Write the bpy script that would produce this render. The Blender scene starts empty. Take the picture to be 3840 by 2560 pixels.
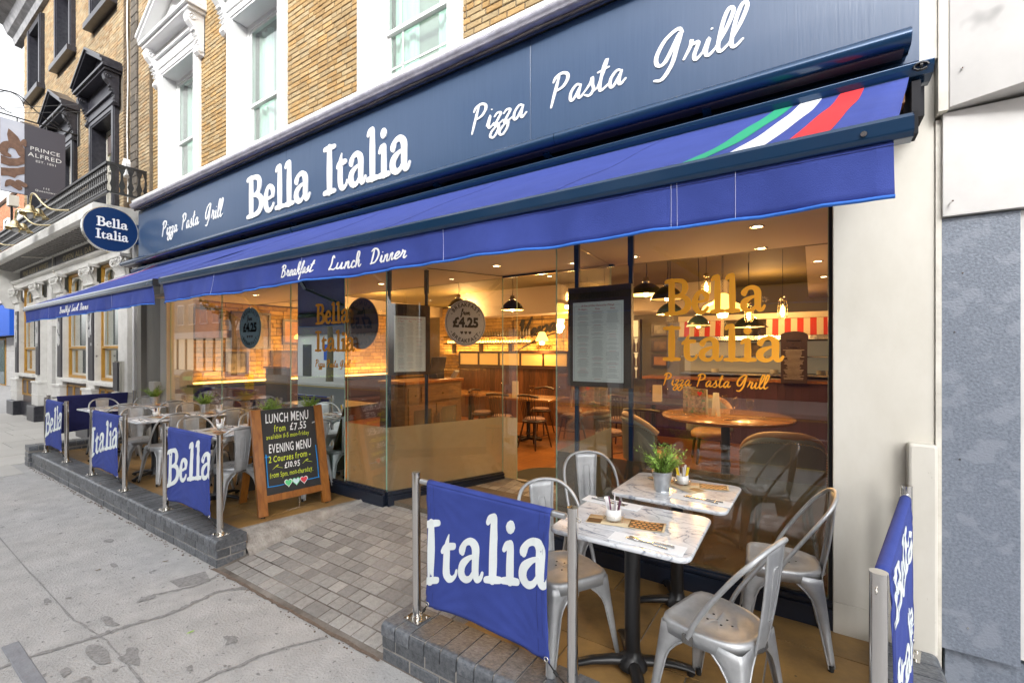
import bpy, math, random
from mathutils import Vector, Matrix
random.seed(7)
D = bpy.data
scene = bpy.context.scene
COL = scene.collection
rad = math.radians
# ------------------------------------------------------------------ camera, sky, sun, exposure
cam = D.cameras.new('camera'); cam_o = D.objects.new('camera', cam); COL.objects.link(cam_o)
cam.lens = 16.0; cam.sensor_width = 36.0; cam.sensor_fit = 'HORIZONTAL'
cam.shift_y = 0.0098; cam.clip_start = 0.05; cam.clip_end = 600
cam_o.location = (0, 0, 1.80); cam_o.rotation_euler = (rad(90), 0, rad(33.4))
scene.camera = cam_o
SUN_EL, SUN_AZ = 30, 160            # degrees; azimuth measured as a compass-like turn from +Y towards +X
world = D.worlds.new('World'); scene.world = world; world.use_nodes = True
wn = world.node_tree.nodes; wl = world.node_tree.links; wn.clear()
sky = wn.new('ShaderNodeTexSky'); sky.sky_type = 'NISHITA'; sky.sun_disc = False
sky.sun_elevation = rad(SUN_EL); sky.sun_rotation = rad(SUN_AZ); sky.air_density = 1.0; sky.dust_density = 4.0; sky.ozone_density = 1.0
hs = wn.new('ShaderNodeHueSaturation'); hs.inputs['Saturation'].default_value = 0.10; hs.inputs['Value'].default_value = 1.9
bg = wn.new('ShaderNodeBackground'); bg.inputs['Strength'].default_value = 0.15
wo = wn.new('ShaderNodeOutputWorld')
wl.new(sky.outputs[0], hs.inputs['Color']); wl.new(hs.outputs[0], bg.inputs['Color']); wl.new(bg.outputs[0], wo.inputs['Surface'])
sun = D.lights.new('sun', 'SUN'); sun.energy = 1.25; sun.angle = rad(15); sun.color = (1.0, 0.985, 0.96)
sun_o = D.objects.new('sun', sun); COL.objects.link(sun_o)
sd = Vector((math.sin(rad(SUN_AZ)) * math.cos(rad(SUN_EL)), math.cos(rad(SUN_AZ)) * math.cos(rad(SUN_EL)), math.sin(rad(SUN_EL))))
sun_o.rotation_euler = sd.to_track_quat('Z', 'Y').to_euler()
scene.view_settings.view_transform = 'Standard'; scene.view_settings.look = 'None'
scene.view_settings.gamma = 1.0; scene.view_settings.exposure = 0.99; scene.view_settings.use_curve_mapping = False
scene.cycles.max_bounces = 8; scene.cycles.transparent_max_bounces = 16; scene.cycles.glossy_bounces = 4
scene.cycles.diffuse_bounces = 4; scene.cycles.caustics_reflective = False; scene.cycles.caustics_refractive = False
scene.cycles.sample_clamp_indirect = 4.0

# ------------------------------------------------------------------ materials
MATS = {}
def mk(name, col, rough=0.6, metal=0.0, var=None, bump=None, rnd=0.0, rndhue=0.0, emit=None, spec=0.5, stretch=(1, 1, 1), spots=None, coat=0, trans=0):
    """principled material; var=(scale, other colour, amount); bump=(scale,strength); rnd: value change from piece to piece"""
    if name in MATS: return MATS[name]
    m = D.materials.new(name); m.use_nodes = True; MATS[name] = m
    n = m.node_tree.nodes; l = m.node_tree.links
    b = n['Principled BSDF']
    b.inputs['Base Color'].default_value = (*col, 1); b.inputs['Roughness'].default_value = rough; b.inputs['Metallic'].default_value = metal
    b.inputs['Specular IOR Level'].default_value = spec
    if coat: b.inputs['Coat Weight'].default_value = coat; b.inputs['Coat Roughness'].default_value = 0.08
    if trans: b.inputs['Transmission Weight'].default_value = trans
    geo = n.new('ShaderNodeNewGeometry')
    mp = n.new('ShaderNodeMapping'); mp.inputs['Scale'].default_value = stretch; l.new(geo.outputs['Position'], mp.inputs['Vector'])
    src = None
    if var:
        no = n.new('ShaderNodeTexNoise'); no.inputs['Scale'].default_value = var[0]; no.inputs['Detail'].default_value = 6; no.inputs['Roughness'].default_value = 0.65
        l.new(mp.outputs[0], no.inputs['Vector'])
        cr = n.new('ShaderNodeMapRange'); cr.inputs['From Min'].default_value = 0.33; cr.inputs['From Max'].default_value = 0.67; cr.inputs['To Max'].default_value = var[2]
        l.new(no.outputs['Fac'], cr.inputs['Value'])
        mx = n.new('ShaderNodeMix'); mx.data_type = 'RGBA'; mx.inputs['A'].default_value = (*col, 1); mx.inputs['B'].default_value = (*var[1], 1)
        l.new(cr.outputs[0], mx.inputs['Factor']); src = mx.outputs['Result']
    if spots:   # (scale, colour, threshold)
        no = n.new('ShaderNodeTexNoise'); no.inputs['Scale'].default_value = spots[0]; no.inputs['Detail'].default_value = 3
        l.new(mp.outputs[0], no.inputs['Vector'])
        cr = n.new('ShaderNodeMapRange'); cr.inputs['From Min'].default_value = spots[2]; cr.inputs['From Max'].default_value = spots[2] + 0.06
        l.new(no.outputs['Fac'], cr.inputs['Value'])
        mx = n.new('ShaderNodeMix'); mx.data_type = 'RGBA'; mx.inputs['B'].default_value = (*spots[1], 1)
        if src: l.new(src, mx.inputs['A'])
        else: mx.inputs['A'].default_value = (*col, 1)
        l.new(cr.outputs[0], mx.inputs['Factor']); src = mx.outputs['Result']
    if rnd or rndhue:
        oi = n.new('ShaderNodeObjectInfo')
        ad = n.new('ShaderNodeMath'); ad.operation = 'ADD'; l.new(geo.outputs['Random Per Island'], ad.inputs[0]); l.new(oi.outputs['Random'], ad.inputs[1])
        fr = n.new('ShaderNodeMath'); fr.operation = 'FRACT'; l.new(ad.outputs[0], fr.inputs[0])
        hv = n.new('ShaderNodeHueSaturation')
        mr = n.new('ShaderNodeMapRange'); mr.inputs['To Min'].default_value = 1 - rnd; mr.inputs['To Max'].default_value = 1 + rnd
        l.new(fr.outputs[0], mr.inputs['Value']); l.new(mr.outputs[0], hv.inputs['Value'])
        if rndhue:
            m7 = n.new('ShaderNodeMath'); m7.operation = 'MULTIPLY'; m7.inputs[1].default_value = 7.31; l.new(fr.outputs[0], m7.inputs[0])
            f7 = n.new('ShaderNodeMath'); f7.operation = 'FRACT'; l.new(m7.outputs[0], f7.inputs[0])
            m2 = n.new('ShaderNodeMapRange'); m2.inputs['To Min'].default_value = 0.5 - rndhue; m2.inputs['To Max'].default_value = 0.5 + rndhue * .6
            l.new(f7.outputs[0], m2.inputs['Value']); l.new(m2.outputs[0], hv.inputs['Hue'])
            m3 = n.new('ShaderNodeMapRange'); m3.inputs['To Min'].default_value = 1.1; m3.inputs['To Max'].default_value = 0.82
            l.new(f7.outputs[0], m3.inputs['Value']); l.new(m3.outputs[0], hv.inputs['Saturation'])
        if src: l.new(src, hv.inputs['Color'])
        else: hv.inputs['Color'].default_value = (*col, 1)
        src = hv.outputs[0]
    if src: l.new(src, b.inputs['Base Color'])
    if bump:
        no = n.new('ShaderNodeTexNoise'); no.inputs['Scale'].default_value = bump[0]; no.inputs['Detail'].default_value = 5
        l.new(mp.outputs[0], no.inputs['Vector'])
        bp = n.new('ShaderNodeBump'); bp.inputs['Strength'].default_value = bump[1]; bp.inputs['Distance'].default_value = 0.01
        l.new(no.outputs['Fac'], bp.inputs['Height']); l.new(bp.outputs[0], b.inputs['Normal'])
    if emit:
        b.inputs['Emission Color'].default_value = (*emit[0], 1); b.inputs['Emission Strength'].default_value = emit[1]
    return m

def mk_glass(name, tint=(0.95, 0.98, 0.96), ior=1.5, refl=(1, 1, 1), boost=1.0):
    m = D.materials.new(name); m.use_nodes = True; n = m.node_tree.nodes; l = m.node_tree.links; n.clear()
    out = n.new('ShaderNodeOutputMaterial'); mix = n.new('ShaderNodeMixShader'); tr = n.new('ShaderNodeBsdfTransparent'); gl = n.new('ShaderNodeBsdfGlossy')
    tr.inputs['Color'].default_value = (*tint, 1); gl.inputs['Roughness'].default_value = 0.0; gl.inputs['Color'].default_value = (*refl, 1)
    g = n.new('ShaderNodeNewGeometry'); mr = n.new('ShaderNodeMapRange'); mr.inputs['To Min'].default_value = ior; mr.inputs['To Max'].default_value = 1 / ior
    l.new(g.outputs['Backfacing'], mr.inputs['Value'])
    fr = n.new('ShaderNodeFresnel'); l.new(mr.outputs[0], fr.inputs['IOR'])
    mu = n.new('ShaderNodeMath'); mu.operation = 'MULTIPLY'; mu.use_clamp = True; mu.inputs[1].default_value = boost; l.new(fr.outputs[0], mu.inputs[0])
    l.new(mu.outputs[0], mix.inputs[0]); l.new(tr.outputs[0], mix.inputs[1]); l.new(gl.outputs[0], mix.inputs[2]); l.new(mix.outputs[0], out.inputs[0])
    return m

def mk_film(name, col, clear=0.25):
    m = D.materials.new(name); m.use_nodes = True; n = m.node_tree.nodes; l = m.node_tree.links; n.clear()
    out = n.new('ShaderNodeOutputMaterial'); mix = n.new('ShaderNodeMixShader'); tr = n.new('ShaderNodeBsdfTransparent')
    m2 = n.new('ShaderNodeMixShader'); di = n.new('ShaderNodeBsdfDiffuse'); tl = n.new('ShaderNodeBsdfTranslucent')
    di.inputs['Color'].default_value = (*col, 1); tl.inputs['Color'].default_value = (*col, 1); m2.inputs[0].default_value = 0.75
    l.new(di.outputs[0], m2.inputs[1]); l.new(tl.outputs[0], m2.inputs[2])
    no = n.new('ShaderNodeTexNoise'); no.inputs['Scale'].default_value = 9; no.inputs['Detail'].default_value = 5
    mr = n.new('ShaderNodeMapRange'); mr.inputs['To Min'].default_value = 1 - clear - .08; mr.inputs['To Max'].default_value = 1 - clear + .08
    l.new(no.outputs['Fac'], mr.inputs['Value']); l.new(mr.outputs[0], mix.inputs[0])
    l.new(tr.outputs[0], mix.inputs[1]); l.new(m2.outputs[0], mix.inputs[2]); l.new(mix.outputs[0], out.inputs[0])
    return m

def marble():
    m = D.materials.new('marble'); m.use_nodes = True; n = m.node_tree.nodes; l = m.node_tree.links; b = n['Principled BSDF']; b.inputs['Roughness'].default_value = 0.16
    tc = n.new('ShaderNodeTexCoord'); oi = n.new('ShaderNodeObjectInfo')
    ad = n.new('ShaderNodeVectorMath'); ad.operation = 'ADD'; l.new(tc.outputs['Object'], ad.inputs[0])
    sc = n.new('ShaderNodeVectorMath'); sc.operation = 'SCALE'; sc.inputs['Scale'].default_value = 30; l.new(oi.outputs['Location'], sc.inputs[0]); l.new(sc.outputs[0], ad.inputs[1])
    mp = n.new('ShaderNodeMapping'); mp.inputs['Rotation'].default_value = (0, 0, .7); mp.inputs['Scale'].default_value = (1, 2.2, 1); l.new(ad.outputs[0], mp.inputs[0])
    def band(scale, lo, hi, dist):
        no = n.new('ShaderNodeTexNoise'); no.inputs['Scale'].default_value = scale; no.inputs['Detail'].default_value = 8; no.inputs['Distortion'].default_value = dist
        l.new(mp.outputs[0], no.inputs['Vector'])
        s = n.new('ShaderNodeMath'); s.operation = 'SUBTRACT'; s.inputs[1].default_value = 0.5; l.new(no.outputs['Fac'], s.inputs[0])
        a = n.new('ShaderNodeMath'); a.operation = 'ABSOLUTE'; l.new(s.outputs[0], a.inputs[0])
        r = n.new('ShaderNodeMapRange'); r.inputs['From Min'].default_value = 0; r.inputs['From Max'].default_value = lo; r.inputs['To Min'].default_value = hi; r.inputs['To Max'].default_value = 0
        l.new(a.outputs[0], r.inputs['Value']); return r.outputs[0]
    v1 = band(3.0, 0.022, 0.95, 1.4); v2 = band(7.0, 0.03, 0.5, .6)
    no = n.new('ShaderNodeTexNoise'); no.inputs['Scale'].default_value = 4; no.inputs['Detail'].default_value = 6; l.new(mp.outputs[0], no.inputs['Vector'])
    r = n.new('ShaderNodeMapRange'); r.inputs['From Min'].default_value = .45; r.inputs['From Max'].default_value = .75; r.inputs['To Max'].default_value = .5; l.new(no.outputs['Fac'], r.inputs['Value'])
    s1 = n.new('ShaderNodeMath'); s1.operation = 'ADD'; s1.use_clamp = True; l.new(v1, s1.inputs[0]); l.new(v2, s1.inputs[1])
    s2 = n.new('ShaderNodeMath'); s2.operation = 'MAXIMUM'; s2.use_clamp = True; l.new(s1.outputs[0], s2.inputs[0]); l.new(r.outputs[0], s2.inputs[1])
    mx = n.new('ShaderNodeMix'); mx.data_type = 'RGBA'; mx.inputs['A'].default_value = (.69, .71, .74, 1); mx.inputs['B'].default_value = (.24, .27, .33, 1)
    l.new(s2.outputs[0], mx.inputs['Factor']); l.new(mx.outputs['Result'], b.inputs['Base Color'])
    return m

def wood(name, a, b_, rough=.45, scale=(1, 12, 12), rnd=.15, coat=0):
    m = D.materials.new(name); m.use_nodes = True; n = m.node_tree.nodes; l = m.node_tree.links; b = n['Principled BSDF']; b.inputs['Roughness'].default_value = rough
    if coat: b.inputs['Coat Weight'].default_value = coat
    geo = n.new('ShaderNodeNewGeometry'); oi = n.new('ShaderNodeObjectInfo')
    mp = n.new('ShaderNodeMapping'); mp.inputs['Scale'].default_value = scale; l.new(geo.outputs['Position'], mp.inputs[0])
    no = n.new('ShaderNodeTexNoise'); no.inputs['Scale'].default_value = 2.4; no.inputs['Detail'].default_value = 8; no.inputs['Distortion'].default_value = 1.2; l.new(mp.outputs[0], no.inputs['Vector'])
    r = n.new('ShaderNodeMapRange'); r.inputs['From Min'].default_value = .35; r.inputs['From Max'].default_value = .65; l.new(no.outputs['Fac'], r.inputs['Value'])
    mx = n.new('ShaderNodeMix'); mx.data_type = 'RGBA'; mx.inputs['A'].default_value = (*a, 1); mx.inputs['B'].default_value = (*b_, 1); l.new(r.outputs[0], mx.inputs['Factor'])
    ad = n.new('ShaderNodeMath'); ad.operation = 'ADD'; l.new(geo.outputs['Random Per Island'], ad.inputs[0]); l.new(oi.outputs['Random'], ad.inputs[1])
    fr = n.new('ShaderNodeMath'); fr.operation = 'FRACT'; l.new(ad.outputs[0], fr.inputs[0])
    mr = n.new('ShaderNodeMapRange'); mr.inputs['To Min'].default_value = 1 - rnd; mr.inputs['To Max'].default_value = 1 + rnd; l.new(fr.outputs[0], mr.inputs['Value'])
    hv = n.new('ShaderNodeHueSaturation'); l.new(mr.outputs[0], hv.inputs['Value']); l.new(mx.outputs['Result'], hv.inputs['Color']); l.new(hv.outputs[0], b.inputs['Base Color'])
    bp = n.new('ShaderNodeBump'); bp.inputs['Strength'].default_value = .2; bp.inputs['Distance'].default_value = .004; l.new(no.outputs['Fac'], bp.inputs['Height']); l.new(bp.outputs[0], b.inputs['Normal'])
    return m

STOCK = mk('stock_brick', (.385, .262, .112), .9, var=(3.5, (.29, .20, .09), .9), bump=(90, .6), rnd=.14, rndhue=.010, spots=(60, (.16, .10, .05), .68))
STOCK2 = mk('weathered_stock_brick', (.36, .265, .145), .9, var=(1.6, (.24, .17, .09), .7), bump=(90, .6), rnd=.20, rndhue=.012, spots=(70, (.14, .10, .06), .66))
MORTAR = mk('lime_mortar', (.17, .14, .10), .95, var=(40, (.10, .08, .06), .8), bump=(80, .4))
ORANGEB = mk('orange_brick', (.38, .17, .085), .9, var=(20, (.25, .11, .06), .6), rnd=.2)
BLUEBRICK = mk('blue_engineering_brick', (.060, .067, .078), .33, var=(42, (.17, .18, .195), .85), bump=(70, .4), rnd=.25)
PALEMORT = mk('pale_mortar', (.36, .34, .31), .9, var=(30, (.2, .19, .18), .6), bump=(60, .5))
WHITEP = mk('white_stucco_paint', (.70, .70, .695), .45, var=(4, (.74, .74, .73), .4), bump=(30, .08))
CREAMP = mk('cream_paint', (.66, .635, .57), .55, var=(2.6, (.54, .51, .44), .7), bump=(14, .08), spots=(30, (.42, .39, .33), .72), stretch=(1, 1, .5))
OLDCREAM = mk('weathered_cream_paint', (.70, .67, .60), .65, var=(5, (.36, .33, .28), .55), bump=(24, .35), spots=(16, (.16, .13, .1), .72))
PUBWHITE = mk('old_pub_paint', (.74, .73, .70), .6, var=(6, (.52, .51, .48), .5), bump=(30, .3), spots=(9, (.18, .17, .16), .7))
LEAD = mk('lead_grey', (.46, .45, .51), .32, var=(7, (.24, .23, .26), .8), bump=(25, .35), metal=.2)
LEADD = mk('dirty_lead', (.05, .045, .045), .6, var=(9, (.16, .13, .12), .7), bump=(30, .6))
NAVY = mk('navy_gloss_panel', (.031, .066, .138), .36, var=(70, (.040, .078, .155), .8), bump=(120, .06), stretch=(1, 1, .04), coat=.12)
NAVYM = mk('navy_powder_metal', (.008, .042, .105), .22, metal=.35, coat=.5)
NAVYD = mk('dark_navy_paint', (.012, .018, .034), .30, var=(30, (.02, .028, .045), .5), bump=(50, .06), spots=(70, (.16, .17, .2), .78))
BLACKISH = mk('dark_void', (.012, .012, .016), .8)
LETTER = mk('white_sign_letters', (.86, .86, .85), .4)
CANVAS = mk('royal_blue_canvas', (.025, .046, .245), .85, var=(7, (.034, .060, .30), .8), bump=(350, .25))
CANVAS_D = mk('navy_canvas', (.012, .013, .085), .85, var=(8, (.02, .022, .12), .6), bump=(250, .25))
PIPING = mk('bright_blue_piping', (.03, .16, .62), .7)
THREAD = mk('white_thread', (.55, .58, .8), .8)
GREENS = mk('green_stripe', (.01, .30, .15), .8); WHITES = mk('white_stripe', (.75, .75, .76), .8); REDS = mk('red_stripe', (.62, .02, .025), .8)
STEEL = mk('polished_steel', (.72, .70, .68), .10, metal=1.0, var=(3, (.62, .60, .58), .5))
GALV = mk('brushed_gunmetal', (.55, .56, .57), .48, metal=.62, var=(9, (.36, .37, .38), .8), bump=(160, .05))
GALVD = mk('dark_gunmetal', (.26, .25, .235), .38, metal=.85, var=(7, (.2, .19, .18), .7), bump=(160, .05))
ZINC = mk('zinc_bucket', (.62, .65, .68), .3, metal=.9, var=(18, (.42, .45, .48), .8))
IRON = mk('black_cast_iron', (.012, .012, .013), .35, spec=.6)
RUBBER = mk('black_rubber', (.015, .015, .015), .7)
MARBLE = marble()
TERR = mk('brown_sandstone', (.37, .215, .070), .45, var=(3.4, (.19, .115, .045), 1.0), bump=(30, .2), rnd=.14, spots=(22, (.14, .09, .04), .74))
CONC = mk('pavement_concrete', (.47, .46, .45), .85, var=(4.5, (.36, .354, .347), 1.0), bump=(70, 1.0), spots=(26, (.22, .216, .212), .645))
CONC2 = mk('rough_kerb_concrete', (.42, .40, .37), .95, var=(9, (.20, .18, .16), .9), bump=(45, 1.0))
STAIN = mk('dark_asphalt_stain', (.19, .185, .18), .9, var=(40, (.34, .335, .33), .9), bump=(80, .6))
RUST = mk('rusty_joint', (.20, .155, .125), .9, var=(40, (.1, .07, .05), .8), bump=(90, .8))
PAVER = mk('stamped_paver', (.38, .362, .34), .82, var=(30, (.27, .258, .243), .9), bump=(120, 1.0), rnd=.26, rndhue=.012)
SLAB = mk('paving_slab', (.50, .485, .455), .85, var=(3, (.45, .43, .4), .6), bump=(50, .3), rnd=.06)
ASPH = mk('asphalt', (.06, .06, .062), .9, var=(50, (.09, .09, .09), .8), bump=(90, .6))
YLINE = mk('yellow_road_paint', (.6, .42, .05), .7); WLINE = mk('white_road_paint', (.7, .7, .68), .7)
GRANITE = mk('grey_tile_cladding', (.12, .14, .175), .42, var=(75, (.22, .25, .30), .9), bump=(90, .3), spots=(9, (.21, .235, .28), .55))
WPANEL = mk('off_white_cladding', (.64, .625, .605), .40, var=(1.9, (.50, .485, .47), .7), spots=(3.1, (.40, .39, .38), .70), bump=(9, .05))
GREYW = mk('raw_grey_render', (.34, .325, .29), .85, var=(2.4, (.25, .24, .21), .7), bump=(20, .2), stretch=(1, 1, .35))
BLACKP = mk('black_gloss_paint', (.018, .018, .026), .28, var=(14, (.07, .07, .08), .5), bump=(40, .2))
GOLDP = mk('gold_varnished_wood', (.50, .27, .035), .38, var=(6, (.36, .18, .03), .7))
BROWNP = mk('brown_pub_paint', (.10, .075, .07), .4, var=(10, (.15, .12, .11), .5))
SIGNG = mk('charcoal_sign_board', (.055, .052, .06), .35)
GILT = mk('gilt_letters', (.62, .52, .30), .4); SILV = mk('silver_letters', (.75, .74, .72), .4)
BRASS = mk('brass', (.80, .68, .42), .25, metal=1.0)
GLASS = mk_glass('clear_glass', (.97, .985, .975), boost=1.9); GLASSM = mk_glass('reflective_glass', (.36, .60, .56), 2.2, (.92, 1, .98), 5.0)
GLASSG = mk_glass('window_glass', (.86, .95, .91), 1.6, (1, 1, 1), 2.0); GLASST = mk_glass('tumbler_glass', (.96, .97, .98), 1.45)
FILM = mk_film('frosted_film', (.50, .49, .40), .36); FILM2 = mk_film('thin_frosted_film', (.10, .115, .105), .42)
EDGE = mk('green_glass_edge', (.45, .75, .62), .2, trans=.3)
CURT = mk('net_curtain', (.74, .84, .79), .9, var=(60, (.45, .58, .52), .8), stretch=(1, 1, .02))
OAK = wood('honey_board_wood', (.36, .135, .022), (.24, .08, .012), .35, (9, 9, 1), .1, .3)
OAKF = wood('orange_floor_wood', (.32, .13, .03), (.20, .07, .016), .3, (12, 1, 1), .25, .3)
DARKW = wood('dark_stained_wood', (.050, .020, .010), (.025, .011, .007), .35, (2, 2, 10), .2)
RUSTIC = wood('rustic_cabinet_wood', (.21, .115, .045), (.12, .06, .025), .55, (2, 2, 9), .15)
CHALK = mk('chalkboard_black', (.016, .017, .018), .5, var=(9, (.03, .03, .03), .6))
CW = mk('white_chalk_pen', (.85, .86, .86), .8); CY = mk('yellow_chalk_pen', (.62, .72, .04), .8); CB = mk('blue_chalk_pen', (.01, .27, .72), .8)
CG = mk('green_chalk_pen', (.12, .62, .25), .8); CR = mk('red_chalk_pen', (.72, .06, .08), .8); CL = mk('pale_blue_chalk_pen', (.62, .78, .82), .8)
PAPER = mk('menu_paper', (.90, .95, .92), .5); INK = mk('menu_ink', (.40, .44, .42), .8); REDINK = mk('red_menu_ink', (.5, .05, .05), .8)
MENUF = mk('bronze_menu_frame', (.045, .032, .028), .45, metal=.3, var=(8, (.09, .05, .03), .7), bump=(30, .2))
DISC = mk('grey_disc', (.33, .36, .42), .45, var=(60, (.26, .29, .34), .7)); DISCB = mk('blue_grey_disc', (.16, .30, .36), .45, var=(60, (.12, .24, .3), .7))
BLACKT = mk('black_print', (.02, .02, .025), .6)
GOLDL = mk('golden_window_letters', (1.0, .41, .025), .5)
LEAF = mk('rosemary_green', (.36, .56, .10), .5, var=(60, (.18, .36, .06), .7), rnd=.3); STEM = mk('woody_stem', (.12, .11, .04), .8)
CERAM = mk('white_ceramic', (.78, .77, .74), .18); CUTL = mk('cutlery_steel', (.55, .54, .52), .15, metal=1)
NAPK = mk('white_napkin', (.80, .81, .82), .8)
KRAFT = mk('cream_leaflet', (.62, .50, .32), .6, var=(30, (.5, .38, .22), .4))
FOOD = mk('printed_food_photo', (.06, .026, .012), .45)
NUT = mk('printed_nut', (.55, .23, .06), .45, var=(200, (.70, .40, .18), .8))
SACH = mk('purple_sachet', (.14, .04, .09), .5); SACHW = mk('white_sachet', (.75, .73, .74), .5); SACHY = mk('yellow_sachet', (.75, .55, .02), .5)
GRITTY = mk('dead_leaf', (.13, .09, .03), .8)
# interior
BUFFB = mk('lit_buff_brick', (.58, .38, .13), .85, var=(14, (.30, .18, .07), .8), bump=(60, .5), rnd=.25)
CREAMC = mk('cream_ceiling', (.50, .42, .33), .8); OLIVEC = mk('olive_ceiling', (.13, .10, .035), .8, var=(2, (.10, .075, .03), .6)); OLIVEW = mk('olive_wall', (.13, .11, .075), .8)
PURPW = mk('plum_wall', (.05, .025, .035), .7); SHADE = mk('dark_green_enamel', (.012, .022, .016), .18, coat=.5)
SHADEIN = mk('white_enamel_inside', (.7, .6, .4), .4); AMBER = mk('amber_glass_shade', (.8, .45, .08), .3, emit=((1, .55, .10), 2.2))
BULB = mk('lit_bulb', (1, .8, .4), .3, emit=((1, .62, .22), 14)); SPOTL = mk('lit_downlight', (1, .9, .7), .3, emit=((1, .76, .45), 7))
GLOW = mk('warm_strip_lamp', (1, .7, .3), .3, emit=((1, .52, .10), 6)); CHROME = mk('chrome', (.7, .68, .62), .15, metal=1)
REDST = mk('red_valance_stripe', (.55, .035, .02), .7); CREAMST = mk('cream_valance_stripe', (.68, .58, .42), .7)
LEATH = mk('sage_leather', (.23, .24, .19), .4, bump=(70, .15)); TANL = mk('tan_leather', (.42, .24, .10), .45)
BOTTLE = mk('brown_bottle', (.10, .05, .02), .12, coat=.5); BOTTLEC = mk('clear_bottle', (.55, .45, .25), .1, coat=.5, trans=.4)
PICA = mk('sepia_picture', (.20, .11, .05), .4, var=(9, (.03, .015, .015), .95)); PICB = mk('orange_picture', (.42, .19, .06), .4, var=(12, (.22, .09, .03), .8)); PICC = mk('grey_picture', (.32, .29, .25), .4, var=(10, (.07, .06, .05), .9))
BLUES = mk('bright_blue_fascia', (.005, .09, .52), .5); BRICKR = mk('reflected_shop_stone', (.34, .30, .26), .8, var=(2, (.24, .21, .18), .8)); SHUT = mk('plum_shutter', (.07, .035, .055), .5)
GREENTREE = mk('plane_tree_leaf', (.07, .12, .03), .7, rnd=.4); BARK = mk('bark', (.13, .11, .08), .9)
BINM = mk('dark_green_bin', (.025, .035, .03), .4); YELP = mk('yellow_plastic', (.75, .45, .02), .4)
FLEUR = mk('carved_bronze_print', (.23, .13, .085), .5, var=(12, (.12, .065, .045), .9)); SKYP = mk('pale_sky_print', (.45, .48, .60), .4, var=(1.4, (.60, .62, .68), .9))
FOAMC = mk('plum_upholstery', (.05, .02, .03), .6)

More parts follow.
